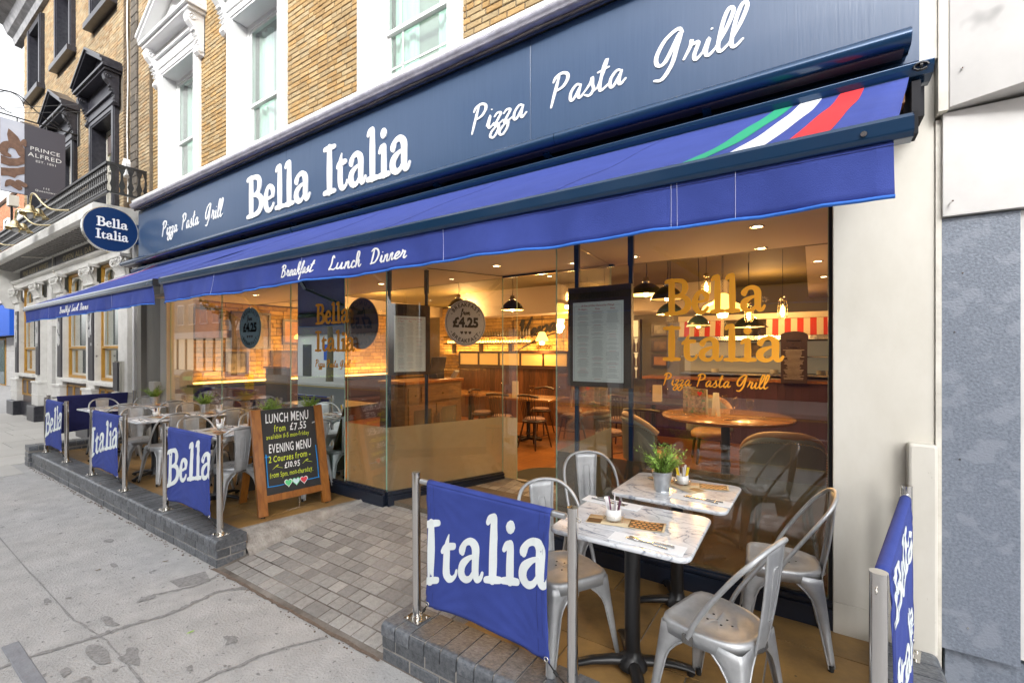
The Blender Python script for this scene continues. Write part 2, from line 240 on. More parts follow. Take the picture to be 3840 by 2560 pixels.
# ------------------------------------------------------------------ mesh builder and scene tree
def root_loc(p):
    while p.parent: p = p.parent
    return p.location.copy()
class MB:
    def __init__(s): s.v = []; s.f = []; s.m = []; s.sm = []
    def add(s, vs, fs, mi=0, smooth=False):
        o = len(s.v); s.v += [tuple(v) for v in vs]
        for f in fs: s.f.append([i + o for i in f]); s.m.append(mi); s.sm.append(smooth)
    def box(s, x0, x1, y0, y1, z0, z1, mi=0):
        s.add([(x0, y0, z0), (x1, y0, z0), (x1, y1, z0), (x0, y1, z0), (x0, y0, z1), (x1, y0, z1), (x1, y1, z1), (x0, y1, z1)],
              [(0, 3, 2, 1), (4, 5, 6, 7), (0, 1, 5, 4), (1, 2, 6, 5), (2, 3, 7, 6), (3, 0, 4, 7)], mi); return s
    def obox(s, c, ax, ay, az, mi=0):
        c = Vector(c); ax = Vector(ax); ay = Vector(ay); az = Vector(az)
        vs = [c + i * ax + j * ay + k * az for k in (-1, 1) for (i, j) in ((-1, -1), (1, -1), (1, 1), (-1, 1))]
        s.add(vs, [(0, 3, 2, 1), (4, 5, 6, 7), (0, 1, 5, 4), (1, 2, 6, 5), (2, 3, 7, 6), (3, 0, 4, 7)], mi); return s
    def bar(s, a, b, w, h, mi=0, up=(0, 0, 1)):
        a = Vector(a); b = Vector(b); d = b - a; ln = d.length; d.normalize(); u = Vector(up); sd_ = d.cross(u)
        if sd_.length < 1e-4: sd_ = d.cross(Vector((1, 0, 0)))
        sd_.normalize(); u = sd_.cross(d)
        return s.obox((a + b) / 2, d * ln / 2, sd_ * w / 2, u * h / 2, mi)
    def tube(s, pts, r, n=8, mi=0, caps=True, closed=False):
        pts = [Vector(p) for p in pts]; N = len(pts); rr = r if isinstance(r, (list, tuple)) else [r] * N
        ref = None; rings = []
        for i, p in enumerate(pts):
            a = pts[(i - 1) % N] if (i > 0 or closed) else pts[i]; b = pts[(i + 1) % N] if (i < N - 1 or closed) else pts[i]
            d = (b - a).normalized()
            if ref is None: ref = d.orthogonal().normalized()
            ref = (ref - d * ref.dot(d)); ref = ref.normalized() if ref.length > 1e-5 else d.orthogonal().normalized()
            sd_ = d.cross(ref)
            rings.append([p + (ref * math.cos(2 * math.pi * k / n) + sd_ * math.sin(2 * math.pi * k / n)) * rr[i] for k in range(n)])
        vs = [v for r_ in rings for v in r_]; fs = []
        for i in range(N if closed else N - 1):
            j = (i + 1) % N
            for k in range(n): fs.append((i * n + k, i * n + (k + 1) % n, j * n + (k + 1) % n, j * n + k))
        s.add(vs, fs, mi, True)
        if caps and not closed:
            s.add(rings[0], [tuple(range(n))[::-1]], mi); s.add(rings[-1], [tuple(range(n))], mi)
        return s
    def lathe(s, prof, c=(0, 0, 0), n=20, mi=0, sx=1, sy=1, smooth=True):
        vs = []; fs = []
        for (r, z) in prof:
            for k in range(n):
                a = 2 * math.pi * k / n; vs.append((c[0] + r * math.cos(a) * sx, c[1] + r * math.sin(a) * sy, c[2] + z))
        for i in range(len(prof) - 1):
            for k in range(n): fs.append((i * n + k, i * n + (k + 1) % n, (i + 1) * n + (k + 1) % n, (i + 1) * n + k))
        s.add(vs, fs, mi, smooth)
        return s
    def cyl(s, c, r, h, n=20, mi=0, r2=None):
        r2 = r if r2 is None else r2
        s.lathe([(r, 0), (r2, h)], c, n, mi)
        s.add([(c[0] + r2 * math.cos(2 * math.pi * k / n), c[1] + r2 * math.sin(2 * math.pi * k / n), c[2] + h) for k in range(n)], [tuple(range(n))], mi)
        s.add([(c[0] + r * math.cos(2 * math.pi * k / n), c[1] + r * math.sin(2 * math.pi * k / n), c[2]) for k in range(n)], [tuple(range(n))[::-1]], mi); return s
    def prism(s, poly, f, d0, d1, mi=0, side=None, smooth=False):
        """polygon in (u,v) mapped by f(u,v,d) and pulled from depth d0 to d1"""
        n = len(poly); a = [f(u, v, d0) for u, v in poly]; b = [f(u, v, d1) for u, v in poly]
        s.add(a, [tuple(range(n))[::-1]], mi); s.add(b, [tuple(range(n))], mi)
        s.add(a + b, [(i, (i + 1) % n, n + (i + 1) % n, n + i) for i in range(n)], mi if side is None else side, smooth); return s
    def grid(s, f, nu, nv, mi=0, smooth=True):
        vs = [f(i / nu, j / nv) for j in range(nv + 1) for i in range(nu + 1)]
        fs = [(j * (nu + 1) + i, j * (nu + 1) + i + 1, (j + 1) * (nu + 1) + i + 1, (j + 1) * (nu + 1) + i) for j in range(nv) for i in range(nu)]
        s.add(vs, fs, mi, smooth); return s
    def build(s, name, mats, parent=None, world=True, bevel=0, solid=0, flip=False):
        me = D.meshes.new(name); vs = s.v
        if parent is not None and world:
            o = root_loc(parent); vs = [(v[0] - o.x, v[1] - o.y, v[2] - o.z) for v in vs]
        me.from_pydata(vs, [], s.f)
        for m in (mats if isinstance(mats, (list, tuple)) else [mats]): me.materials.append(m)
        me.polygons.foreach_set('material_index', s.m); me.polygons.foreach_set('use_smooth', s.sm)
        me.update()
        ob = D.objects.new(name, me); COL.objects.link(ob)
        if parent is not None: ob.parent = parent
        if solid:
            md = ob.modifiers.new('solid', 'SOLIDIFY'); md.thickness = solid; md.offset = 0
        if bevel:
            md = ob.modifiers.new('bevel', 'BEVEL'); md.width = bevel; md.segments = 2; md.limit_method = 'ANGLE'; md.angle_limit = rad(40)
            md.harden_normals = False
        return ob
def tag(o, label=None, cat=None, group=None, kind=None):
    if label: o['label'] = label
    if cat: o['category'] = cat
    if group: o['group'] = group
    if kind: o['kind'] = kind
    return o
def thing(name, label, cat, loc=(0, 0, 0), rz=0, group=None):
    o = D.objects.new(name, None); COL.objects.link(o); o.location = loc; o.rotation_euler = (0, 0, rz); o.empty_display_size = .1
    return tag(o, label, cat, group)
def bx(name, m, parent, *b, bevel=0):
    return MB().box(*b).build(name, m, parent, bevel=bevel)
def copy_tree(o, parent=None):
    c = o.copy(); COL.objects.link(c)
    if parent is not None: c.parent = parent
    for ch in list(o.children): copy_tree(ch, c)
    return c
def structure(o): o['kind'] = 'structure'; return o
def plane_map(o, u, v, n):
    o, u, v, n = Vector(o), Vector(u), Vector(v), Vector(n)
    return lambda a, b, d: tuple(o + u * a + v * b + n * d)
def spl(pts, k=5):
    """Catmull-Rom through points of any dimension"""
    if len(pts) < 3: return [tuple(p) for p in pts]
    P = [pts[0]] + list(pts) + [pts[-1]]; out = []
    for i in range(1, len(P) - 2):
        for j in range(k):
            t = j / k
            out.append(tuple(.5 * (2 * b + (c - a) * t + (2 * a - 5 * b + 4 * c - d) * t * t + (3 * b - a - 3 * c + d) * t ** 3) for a, b, c, d in zip(P[i - 1], P[i], P[i + 1], P[i + 2])))
    out.append(tuple(pts[-1])); return out
# ------------------------------------------------------------------ lettering: strokes of varying width, pulled into thin solid letters
def ribbon(mb, pts, f, d0, d1, mi=0, k=5):
    """pts (x,y,w) centre line with round ends; mapped by f(x,y,depth)"""
    P = spl(pts, k) if len(pts) > 2 else list(pts); st = 3e-5
    L, Rr = [], []
    for i, (x, y, w) in enumerate(P):
        a = P[max(i - 1, 0)]; b = P[min(i + 1, len(P) - 1)]
        dx, dy = b[0] - a[0], b[1] - a[1]; ln = math.hypot(dx, dy) or 1; nx, ny = -dy / ln, dx / ln
        L.append((x + nx * w / 2, y + ny * w / 2)); Rr.append((x - nx * w / 2, y - ny * w / 2))
    def cap(c, fr, w):
        a0 = math.atan2(fr[1] - c[1], fr[0] - c[0])
        return [(c[0] + w / 2 * math.cos(a0 - math.pi * t / 5), c[1] + w / 2 * math.sin(a0 - math.pi * t / 5)) for t in range(1, 5)]
    n = len(P)
    fr = [f(*p, d1 + st * i) for i, p in enumerate(L)] + [f(*p, d1 + st * i) for i, p in enumerate(Rr)]
    mb.add(fr, [(i, n + i, n + i + 1, i + 1) for i in range(n - 1)], mi)
    c1 = cap(P[-1], L[-1], P[-1][2]); c0 = cap(P[0], Rr[0], P[0][2])
    loop = L + c1 + Rr[::-1] + c0
    mb.add([f(*p, d1 + st * (n - 1)) for p in [L[-1]] + c1 + [Rr[-1]]], [tuple(range(len(c1) + 2))[::-1]], mi)
    mb.add([f(*p, d1) for p in [Rr[0]] + c0 + [L[0]]], [tuple(range(len(c0) + 2))[::-1]], mi)
    m = len(loop)
    mb.add([f(*p, d1) for p in loop] + [f(*p, d0) for p in loop], [(i, (i + 1) % m, m + (i + 1) % m, m + i) for i in range(m)], mi)
SLAB_G = {
 'B': (.80, [[(.20, .93, .17), (.20, .5, .18), (.20, .07, .17)], [(.03, .93, .09), (.10, .945, .11), (.36, .95, .10), (.55, .90, .13), (.61, .74, .17), (.54, .58, .13), (.38, .525, .08), (.24, .52, .07)],
              [(.24, .52, .07), (.42, .52, .09), (.63, .44, .14), (.70, .27, .18), (.60, .11, .15), (.38, .05, .10), (.14, .045, .10), (.03, .04, .09)]]),
 'e': (.53, [[(.12, .33, .06), (.28, .335, .07), (.43, .37, .08)], [(.43, .37, .11), (.42, .50, .14), (.30, .60, .10), (.17, .54, .12), (.09, .32, .17), (.14, .12, .14), (.27, .045, .10), (.40, .09, .09), (.46, .17, .07)]]),
 'l': (.40, [[(.06, .90, .09), (.11, .945, .12), (.19, .95, .14)], [(.20, .96, .13), (.20, .5, .165), (.20, .06, .15)], [(.04, .05, .09), (.20, .055, .11), (.37, .05, .09)]]),
 'i': (.38, [[(.05, .50, .08), (.11, .555, .12), (.18, .56, .13)], [(.19, .57, .13), (.19, .3, .155), (.19, .06, .15)], [(.03, .05, .09), (.19, .055, .11), (.36, .05, .09)], [(.185, .82, .18), (.187, .822, .18)]]),
 'a': (.67, [[(.12, .46, .10), (.11, .50, .15), (.20, .60, .10), (.34, .62, .11), (.45, .52, .16), (.46, .32, .16), (.46, .16, .15), (.50, .06, .12), (.58, .06, .08), (.63, .14, .06)],
              [(.42, .39, .06), (.30, .37, .08), (.13, .27, .15), (.10, .14, .16), (.20, .045, .11), (.33, .06, .09), (.43, .17, .07)]]),
 'I': (.52, [[(.05, .945, .09), (.24, .95, .11), (.46, .945, .09)], [(.25, .95, .15), (.25, .5, .185), (.25, .06, .16)], [(.04, .05, .09), (.24, .055, .11), (.46, .05, .09)]]),
 't': (.47, [[(.22, .74, .03), (.17, .62, .10), (.16, .5, .15), (.16, .2, .16), (.21, .08, .13), (.31, .05, .09), (.40, .10, .07), (.43, .17, .06)], [(.05, .50, .08), (.14, .555, .11), (.36, .56, .10)]]),
 ' ': (.36, [])}
def slab_text(txt, f, h, sx, d0, d1, mat, parent, name='letter', one=False, world=True):
    x = 0; objs = []; mb = MB()
    for ch in txt:
        adv, st = SLAB_G[ch]
        if not one: mb = MB()
        for i, s_ in enumerate(st):
            ribbon(mb, [((p[0] + x), p[1], p[2] * 1.10) for p in s_], lambda a, b, d: f(a * h * sx, b * h, d), d0, d1 + i * .0006, k=6)
        if st and not one: objs.append(mb.build(name, mat, parent, world=world))
        x += adv
    if one: objs.append(mb.build(name, mat, parent, world=world))
    return objs
SCR = {
 'P': (.52, [[(.02, .80), (.08, .93), (.24, 1.0), (.40, .92), (.42, .74), (.32, .56), (.14, .48)], [(.17, .93), (.11, .55), (.03, .0)]]),
 'i': (.24, [[(.0, .12), (.09, .45), (.06, .12), (.12, .01), (.24, .14)], [(.12, .66), (.121, .662)]]),
 'z': (.30, [[(.0, .36), (.08, .46), (.2, .42), (.12, .22), (.04, .03), (.16, .06), (.16, -.18), (.04, -.38), (-.08, -.30), (.0, -.10), (.30, .14)]]),
 'a': (.42, [[(.30, .40), (.18, .46), (.05, .28), (.05, .05), (.14, .03), (.28, .36)], [(.30, .42), (.26, .12), (.31, .01), (.42, .14)]]),
 's': (.34, [[(.0, .14), (.14, .36), (.17, .52), (.20, .30), (.24, .12), (.15, -.02), (.02, .04)], [(.16, .0), (.34, .14)]]),
 't': (.28, [[(.0, .14), (.12, .6), (.17, .92), (.10, .7), (.06, .2), (.1, .01), (.28, .14)], [(-.03, .60), (.24, .66)]]),
 'G': (.60, [[(.50, .86), (.40, .98), (.16, .80), (.02, .45), (.06, .20), (.22, .22), (.46, .86), (.42, .45), (.36, .08), (.20, -.22), (.04, -.20)]]),
 'r': (.36, [[(.0, .12), (.10, .40), (.11, .56), (.13, .44), (.25, .44), (.20, .14), (.25, .01), (.36, .14)]]),
 'l': (.24, [[(.0, .14), (.16, .55), (.24, .92), (.16, 1.02), (.08, .75), (.04, .2), (.10, .01), (.24, .14)]]),
 'B': (.54, [[(.16, .95), (.10, .5), (.03, .0)], [(.0, .82), (.18, .97), (.38, .90), (.36, .70), (.13, .54), (.36, .46), (.40, .18), (.24, .0), (.04, .04)]]),
 'e': (.30, [[(.0, .12), (.18, .26), (.24, .42), (.15, .47), (.04, .30), (.05, .06), (.14, .01), (.30, .14)]]),
 'k': (.38, [[(.0, .14), (.16, .55), (.24, .92), (.16, 1.02), (.08, .75), (.02, .0)], [(.06, .2), (.24, .48), (.24, .34), (.08, .26), (.2, .2), (.26, .01), (.38, .14)]]),
 'f': (.28, [[(.0, .14), (.18, .55), (.26, .92), (.18, 1.02), (.11, .75), (.06, .0), (-.02, -.36), (.04, -.40), (.10, -.1), (.08, .06), (.28, .14)]]),
 'L': (.50, [[(.26, .84), (.18, 1.0), (.12, .85), (.10, .4), (.0, .05), (.12, .06), (.34, .0), (.50, .14)]]),
 'u': (.42, [[(.04, .45), (.01, .15), (.08, .01), (.2, .12), (.27, .44)], [(.27, .44), (.24, .1), (.30, .01), (.42, .14)]]),
 'n': (.38, [[(.05, .45), (.0, .0)], [(.01, .12), (.14, .43), (.22, .43), (.19, .12), (.25, .01), (.38, .14)]]),
 'm': (.52, [[(.05, .45), (.0, .0)], [(.01, .12), (.12, .43), (.18, .43), (.14, .0)], [(.15, .12), (.26, .43), (.34, .43), (.31, .12), (.38, .01), (.52, .14)]]),
 'o': (.34, [[(.14, .46), (.03, .3), (.04, .06), (.14, .01), (.24, .2), (.22, .42), (.12, .46)], [(.2, .44), (.34, .38)]]),
 'c': (.30, [[(.24, .38), (.16, .46), (.04, .26), (.05, .05), (.14, .01), (.30, .14)]]),
 'h': (.38, [[(.0, .14), (.16, .55), (.24, .92), (.16, 1.02), (.08, .75), (.0, .0)], [(.02, .12), (.14, .43), (.22, .43), (.19, .12), (.25, .01), (.38, .14)]]),
 'D': (.60, [[(.16, .92), (.10, .5), (.03, .0)], [(.0, .84), (.16, .98), (.38, .90), (.48, .55), (.30, .12), (.0, .02)]]),
 'V': (.50, [[(.0, .8), (.1, 1.0), (.08, .4), (.04, .0), (.3, .6), (.46, 1.0)]]),
 'p': (.40, [[(.02, .45), (-.05, -.35)], [(.0, .3), (.2, .46), (.3, .3), (.2, .05), (.02, .06)], [(.25, .1), (.4, .14)]]),
 ' ': (.34, [])}
def scr_w(txt): return sum(SCR[c][0] for c in txt)
def script_text(txt, f, h, width, d0, d1, mat, parent, name='word', pen=.06, world=True, each=True):
    """cursive words fitted to width"""
    sx = width / (scr_w(txt) * h); x = 0; out = []; mb = MB()
    for ch in txt + ' ':
        if ch == ' ':
            if mb.v and each: out.append(mb.build(name, mat, parent, world=world)); mb = MB()
        adv, st = SCR[ch]
        for i, s_ in enumerate(st):
            if ch in 'PBDGLV' : w = pen * 1.15
            else: w = pen
            ribbon(mb, [((px + x + .10 * py), py, w * (1.25 if 0 < j < len(s_) - 1 else .8)) for j, (px, py) in enumerate(s_)], lambda a, b, d: f(a * h * sx, b * h, d), d0, d1 + i * .0005)
        x += adv
    if mb.v: out.append(mb.build(name, mat, parent, world=world))
    return out
def font_mesh(txt, size, bold=0.0, shear=0.0, spacing=1.0, align='LEFT'):
    cu = D.curves.new('lettering', 'FONT'); cu.body = txt; cu.size = size; cu.offset = bold; cu.shear = shear; cu.space_character = spacing; cu.align_x = align; cu.resolution_u = 2
    cu.extrude = 0.002
    ob = D.objects.new('lettering', cu); me = D.meshes.new_from_object(ob); D.objects.remove(ob); D.curves.remove(cu)
    return me
def add_font(mb, f, txt, size, mi=0, d=0.002, sxx=1.0, **k):
    me = font_mesh(txt, size, **k)
    mb.add([f(v.co.x * sxx, v.co.y, d + v.co.z) for v in me.vertices], [tuple(p.vertices) for p in me.polygons], mi)
    D.meshes.remove(me)

# ------------------------------------------------------------------ brick fields
def brick_mesh(name, w, d, h, m, ch=.004):
    """a brick, front face towards -y, arrises knocked back"""
    mb = MB(); a = w / 2; b = h / 2
    F = [(-a + ch, 0, -b + ch), (a - ch, 0, -b + ch), (a - ch, 0, b - ch), (-a + ch, 0, b - ch)]
    S = [(-a, ch, -b), (a, ch, -b), (a, ch, b), (-a, ch, b)]; K = [(-a, d, -b), (a, d, -b), (a, d, b), (-a, d, b)]
    mb.add(F + S + K, [(0, 1, 2, 3)] + [(4 + i, 4 + (i + 1) % 4, (i + 1) % 4, i) for i in range(4)] + [(8 + i, 8 + (i + 1) % 4, 4 + (i + 1) % 4, 4 + i) for i in range(4)])
    me = D.meshes.new(name); me.from_pydata(mb.v, [], mb.f); me.materials.append(m); return me
def bricks_on(parent, spots, mat, f, depth=.05, limit=300, name='brick', key=None, ch=.004):
    """spots: (u,v,w,h); f(u,v,d)-> world point, d positive = out of the wall. The first `limit` by key are single parts, the rest one joined part"""
    spots = sorted(spots, key=key) if key else spots
    o = root_loc(parent); cache = {}
    org = Vector(f(0, 0, 0)); U = (Vector(f(1, 0, 0)) - org).normalized(); V = (Vector(f(0, 1, 0)) - org).normalized(); N = (Vector(f(0, 0, 1)) - org).normalized()
    R_ = Matrix((U, -N, V)).transposed().to_4x4()
    rest = MB()
    for i, (u, v, w, h) in enumerate(spots):
        pr = random.uniform(-.0025, .0025)
        if i < limit:
            kk = (round(w, 2), round(h, 3))
            if kk not in cache: cache[kk] = brick_mesh(name, kk[0], depth, kk[1], mat, ch)
            ob = D.objects.new(name, cache[kk]); COL.objects.link(ob); ob.parent = parent
            M_ = Matrix.Translation(Vector(f(u, v, pr)) - o) @ R_ @ Matrix.Rotation(random.uniform(-.006, .006), 4, 'Y'); ob.matrix_local = M_
        else:
            a, b = w / 2, h / 2
            F = [f(u - a + ch, v - b + ch, pr), f(u + a - ch, v - b + ch, pr), f(u + a - ch, v + b - ch, pr), f(u - a + ch, v + b - ch, pr)]
            S = [f(u - a, v - b, pr - ch), f(u + a, v - b, pr - ch), f(u + a, v + b, pr - ch), f(u - a, v + b, pr - ch)]
            K = [f(u - a, v - b, -depth * .5), f(u + a, v - b, -depth * .5), f(u + a, v + b, -depth * .5), f(u - a, v + b, -depth * .5)]
            rest.add(F + S + K, [(0, 1, 2, 3)] + [(4 + j, 4 + (j + 1) % 4, (j + 1) % 4, j) for j in range(4)] + [(8 + j, 8 + (j + 1) % 4, 4 + (j + 1) % 4, 4 + j) for j in range(4)])
    if rest.v: rest.build(name + 'work', mat, parent)['kind'] = 'stuff'
def bond(u0, u1, v0, v1, holes=(), bw=.225, bh=.075, joint=.010, bond_=.5, jig=.002):
    out = []; r = 0; v = v0
    while v + bh * .5 < v1:
        u = u0 - (bond_ * bw if r % 2 else 0) - (.25 * bw if r % 4 == 2 else 0)
        while u < u1:
            w = bw if random.random() > .12 else bw / 2
            a, b = max(u, u0), min(u + w, u1)
            segs = [(a, b)]
            for (h0, h1, k0, k1) in holes:
                if v + bh > k0 + .01 and v < k1 - .01:
                    ns = []
                    for (p, q) in segs:
                        if q <= h0 or p >= h1: ns.append((p, q))
                        else:
                            if p < h0: ns.append((p, h0))
                            if q > h1: ns.append((h1, q))
                    segs = ns
            for (p, q) in segs:
                if q - p > .03: out.append(((p + q) / 2, v + bh / 2 + random.uniform(-jig, jig), q - p - joint, bh - joint))
            u += w
        v += bh; r += 1
    return out
def rrect(x0, x1, y0, y1, r, n=4):
    out = []
    for cx, cy, a0 in ((x1 - r, y1 - r, 0), (x0 + r, y1 - r, 90), (x0 + r, y0 + r, 180), (x1 - r, y0 + r, 270)):
        for i in range(n + 1):
            a = rad(a0 + 90 * i / n); out.append((cx + r * math.cos(a), cy + r * math.sin(a)))
    return out
XY = lambda z: (lambda a, b, d: (a, b, z + d))
CAMP = Vector((0, 0, 1.8))
def near(f): return lambda s_: (Vector(f(s_[0], s_[1], 0)) - CAMP).length
FA = lambda y: (lambda u, v, d: (u, y - d, v))          # a wall facing the street: d comes out towards -y
# ================================================================== THE GROUND
TZ = .19                                   # level of the dining terrace
pavement = structure(bx('pavement', CONC, None, -9.9, 9, -1.6, 3.2, -.3, 0))
mb = MB(); mb.box(-60, -9.9, -1.6, 8.0, -.3, 0); farp = structure(mb.build('pavement', CONC))
# far flagstones, the nearer ones single pieces
spots = []
for i, x in enumerate([-19.6 + .9 * k for k in range(11)]):
    y = -.9
    while y < 3.1:
        hgt = random.choice((.6, .6, .75)); spots.append((x + .445 + random.uniform(-.0, .0), y + hgt / 2, .885, hgt - .012)); y += hgt
for (x, y, w, h) in spots:
    if x + .45 > -10.45 and y > 1.4: continue
    MB().box(x - w / 2, x + w / 2, y - h / 2, y + h / 2, -.02, .006 + random.uniform(0, .002)).build('paving_slab', SLAB, farp)
road = structure(bx('road', ASPH, None, -60, 12, -8.8, -1.75, -.4, -.11))
mb = MB()
x = -60
while x < 12: mb.box(x, x + .9, -1.75, -1.6, -.3, .004); x += .912
structure(mb.build('kerb', CONC2, None, bevel=.012))
mb = MB()
for y in (-2.05, -2.25, -8.3, -8.5): mb.box(-60, 12, y - .04, y + .04, -.109, -.105)
structure(mb.build('yellow_lines', YLINE))
mb = MB(); x = -60
while x < 12: mb.box(x, x + 2, -5.35, -5.25, -.109, -.105); x += 5
structure(mb.build('lane_dashes', WLINE))
structure(bx('far_pavement', SLAB, None, -60, 12, -12.8, -8.8, -.4, .02))
def sheet(name, pts, z, m, kind='structure'):
    mb = MB(); mb.add([(p[0], p[1], z) for p in pts], [tuple(range(len(pts)))]); o = mb.build(name, m); o['kind'] = kind; return o
def crack(name, pts, w0, w1, m, z=.004, jag=.35):
    P = spl(pts, 7); mb = MB(); Ls, Rs = [], []
    for i, (x, y) in enumerate(P):
        a = P[max(i - 1, 0)]; b = P[min(i + 1, len(P) - 1)]; dx, dy = b[0] - a[0], b[1] - a[1]; ln = math.hypot(dx, dy) or 1
        w = random.uniform(w0, w1); x += random.uniform(-1, 1) * w * jag; y += random.uniform(-1, 1) * w * jag
        Ls.append((x - dy / ln * w / 2, y + dx / ln * w / 2, z)); Rs.append((x + dy / ln * w / 2, y - dx / ln * w / 2, z))
    n = len(P); mb.add(Ls + Rs, [(i, n + i, n + i + 1, i + 1) for i in range(n - 1)]); o = mb.build(name, m); o['kind'] = 'structure'; return o
crack('tar_seam', [(-4.0, 1.79), (-3.96, 1.59), (-4.03, 1.43), (-4.08, 1.31)], .012, .035, STAIN)
crack('tar_seam', [(-3.59, 1.79), (-3.72, 1.63), (-3.69, 1.46), (-3.68, 1.32), (-3.74, 1.12), (-3.76, .99), (-3.80, .84), (-3.84, .69), (-3.9, .2)], .018, .05, STAIN)
crack('tar_seam', [(-2.55, 1.75), (-2.72, 1.46), (-2.74, 1.3), (-2.78, 1.19), (-2.8, .6)], .012, .03, STAIN)
crack('slab_joint', [(-9.8, 1.0), (-7, .95), (-4.43, .93), (-4.07, .94), (-3.74, .97), (-3.37, .97), (-1, .9)], .006, .016, STAIN, .0035)
crack('rusty_seam', [(-4.14, 1.785), (-3.62, 1.79), (-3.28, 1.785), (-2.9, 1.79), (-2.1, 1.785)], .018, .032, RUST, .005, .2)
def blob(cx, cy, rx, ry, z=.0045, n=26, m=STAIN, name='stain'):
    K = [random.uniform(.5, 1.3) for _ in range(9)]; P_ = spl([(cx + rx * K[k % 9] * math.cos(6.283 * k / 9), cy + ry * K[k % 9] * math.sin(6.283 * k / 9)) for k in range(10)], 4)[:-1]
    sheet(name, P_, z, m)
for b_ in ((-3.55, .92, .13, .05), (-3.35, 1.0, .11, .05), (-3.02, 1.41, .07, .04), (-4.05, 1.30, .05, .05), (-3.9, 1.05, .10, .04), (-3.3, .78, .08, .03), (-4.6, .9, .05, .02), (-3.5, .75, .06, .02), (-4.9, 1.35, .06, .02), (-2.95, 1.15, .04, .02), (-5.6, 1.5, .07, .03)): blob(*b_)
for k in range(95):
    r_ = random.uniform(.006, .020); blob(random.uniform(-8.5, -2.2), random.uniform(.5, 1.74), r_, r_ * random.uniform(.5, 1), .0046, 9)
sheet('tarmac_patch', [(-4.21, 1.5), (-4.15, 1.73), (-3.94, 1.68), (-4.03, 1.5)], .003, STAIN)
mb = MB(); mb.box(-4.12, -3.3, .60, .675, -.05, .006); structure(mb.build('kerbstone_strip', mk('blue_grey_stone', (.26, .27, .29), .8, var=(12, (.2, .2, .22), .8), bump=(50, .4)), None, bevel=.006))
# debris along the wall foot
mb = MB()
for k in range(260):
    x = random.uniform(-10.1, -4.1); y = 1.79 - abs(random.gauss(0, .018)); s_ = random.uniform(.002, .007)
    mb.obox((x, y, s_ * .5), (s_, random.uniform(-.003, .003), 0), (0, s_ * .8, 0), (0, 0, s_ * .5))
for k in range(90):
    x = random.uniform(-4.2, -2.0); y = random.uniform(1.74, 1.83); s_ = random.uniform(.002, .005)
    mb.obox((x, y, s_ * .5), (s_, 0, 0), (0, s_, 0), (0, 0, s_ * .5))
mb.build('grit', RUST)['kind'] = 'stuff'
for k, (x, y) in enumerate([(-3.32, 1.30), (-4.62, 1.62), (-6.6, 1.70), (-4.9, 1.25), (-3.4, 2.05)]):
    mb = MB(); a = random.uniform(0, 6); f = lambda u, v: (x + (u * math.cos(a) - v * math.sin(a)), y + (u * math.sin(a) + v * math.cos(a)), .006 + 6 * (u * u) + .3 * abs(v))
    mb.add([f(-.022, 0), f(-.008, .007), f(.012, .006), f(.024, 0), f(.01, -.007), f(-.01, -.006)], [(0, 1, 2, 3, 4, 5)])
    tag(mb.build('fallen_leaf', LEAF if k in (0, 4) else GRITTY, None, solid=.001), ['small green leaf lying on the pavement beside the dark tar seam', 'brown leaf on the pavement by the near end of the long low wall', 'brown leaf at the foot of the long low wall', 'dry brown leaf out on the open pavement', 'small green leaf lying on the stamped pavers'][k], 'leaf')
# entrance pavers on their ramp
def ramp(y): return .0 if y < 1.8 else (.0 + (.19 - .0) * min(1, (y - 1.8) / 1.55) if y < 3.35 else .19 + .06 * min(1, (y - 3.35) / 1.3))
mb = MB(); ys = [1.8, 3.35, 4.66]
mb.add([(-4.12, y, ramp(y) + .004) for y in ys] + [(-1.6, y, ramp(y) + .004) for y in ys] + [(-4.12, y, -.1) for y in ys] + [(-1.6, y, -.1) for y in ys], [(0, 3, 4, 1), (1, 4, 5, 2), (0, 1, 7, 6), (1, 2, 8, 7), (3, 9, 10, 4), (4, 10, 11, 5), (0, 6, 9, 3)])
entrance = structure(mb.build('entrance_path', mk('paver_joint_sand', (.30, .27, .24), .95, var=(2.2, (.07, .055, .045), 1.0), bump=(60, .5))))
pv = []; y = 1.83; r = 0
while y < 4.6:
    xl = -4.08 if y < 3.2 else -3.70 + (y - 3.26) * .39; x = xl if y >= 3.2 else -4.08 + (.0 if r % 2 else .0)
    xr = -2.13 if y < 2.1 else (-1.73 if y < 3.3 else -1.78)
    while x < xr:
        w = random.choice((.118, .118, .118, .118, .177)); w = min(w, xr - x)
        if w > .05: pv.append((x + w / 2, y + .059, w - .010))
        x += w
    y += .118; r += 1
pv.sort(key=lambda p: p[0] ** 2 + p[1] ** 2)
pc = {}; rest = MB()
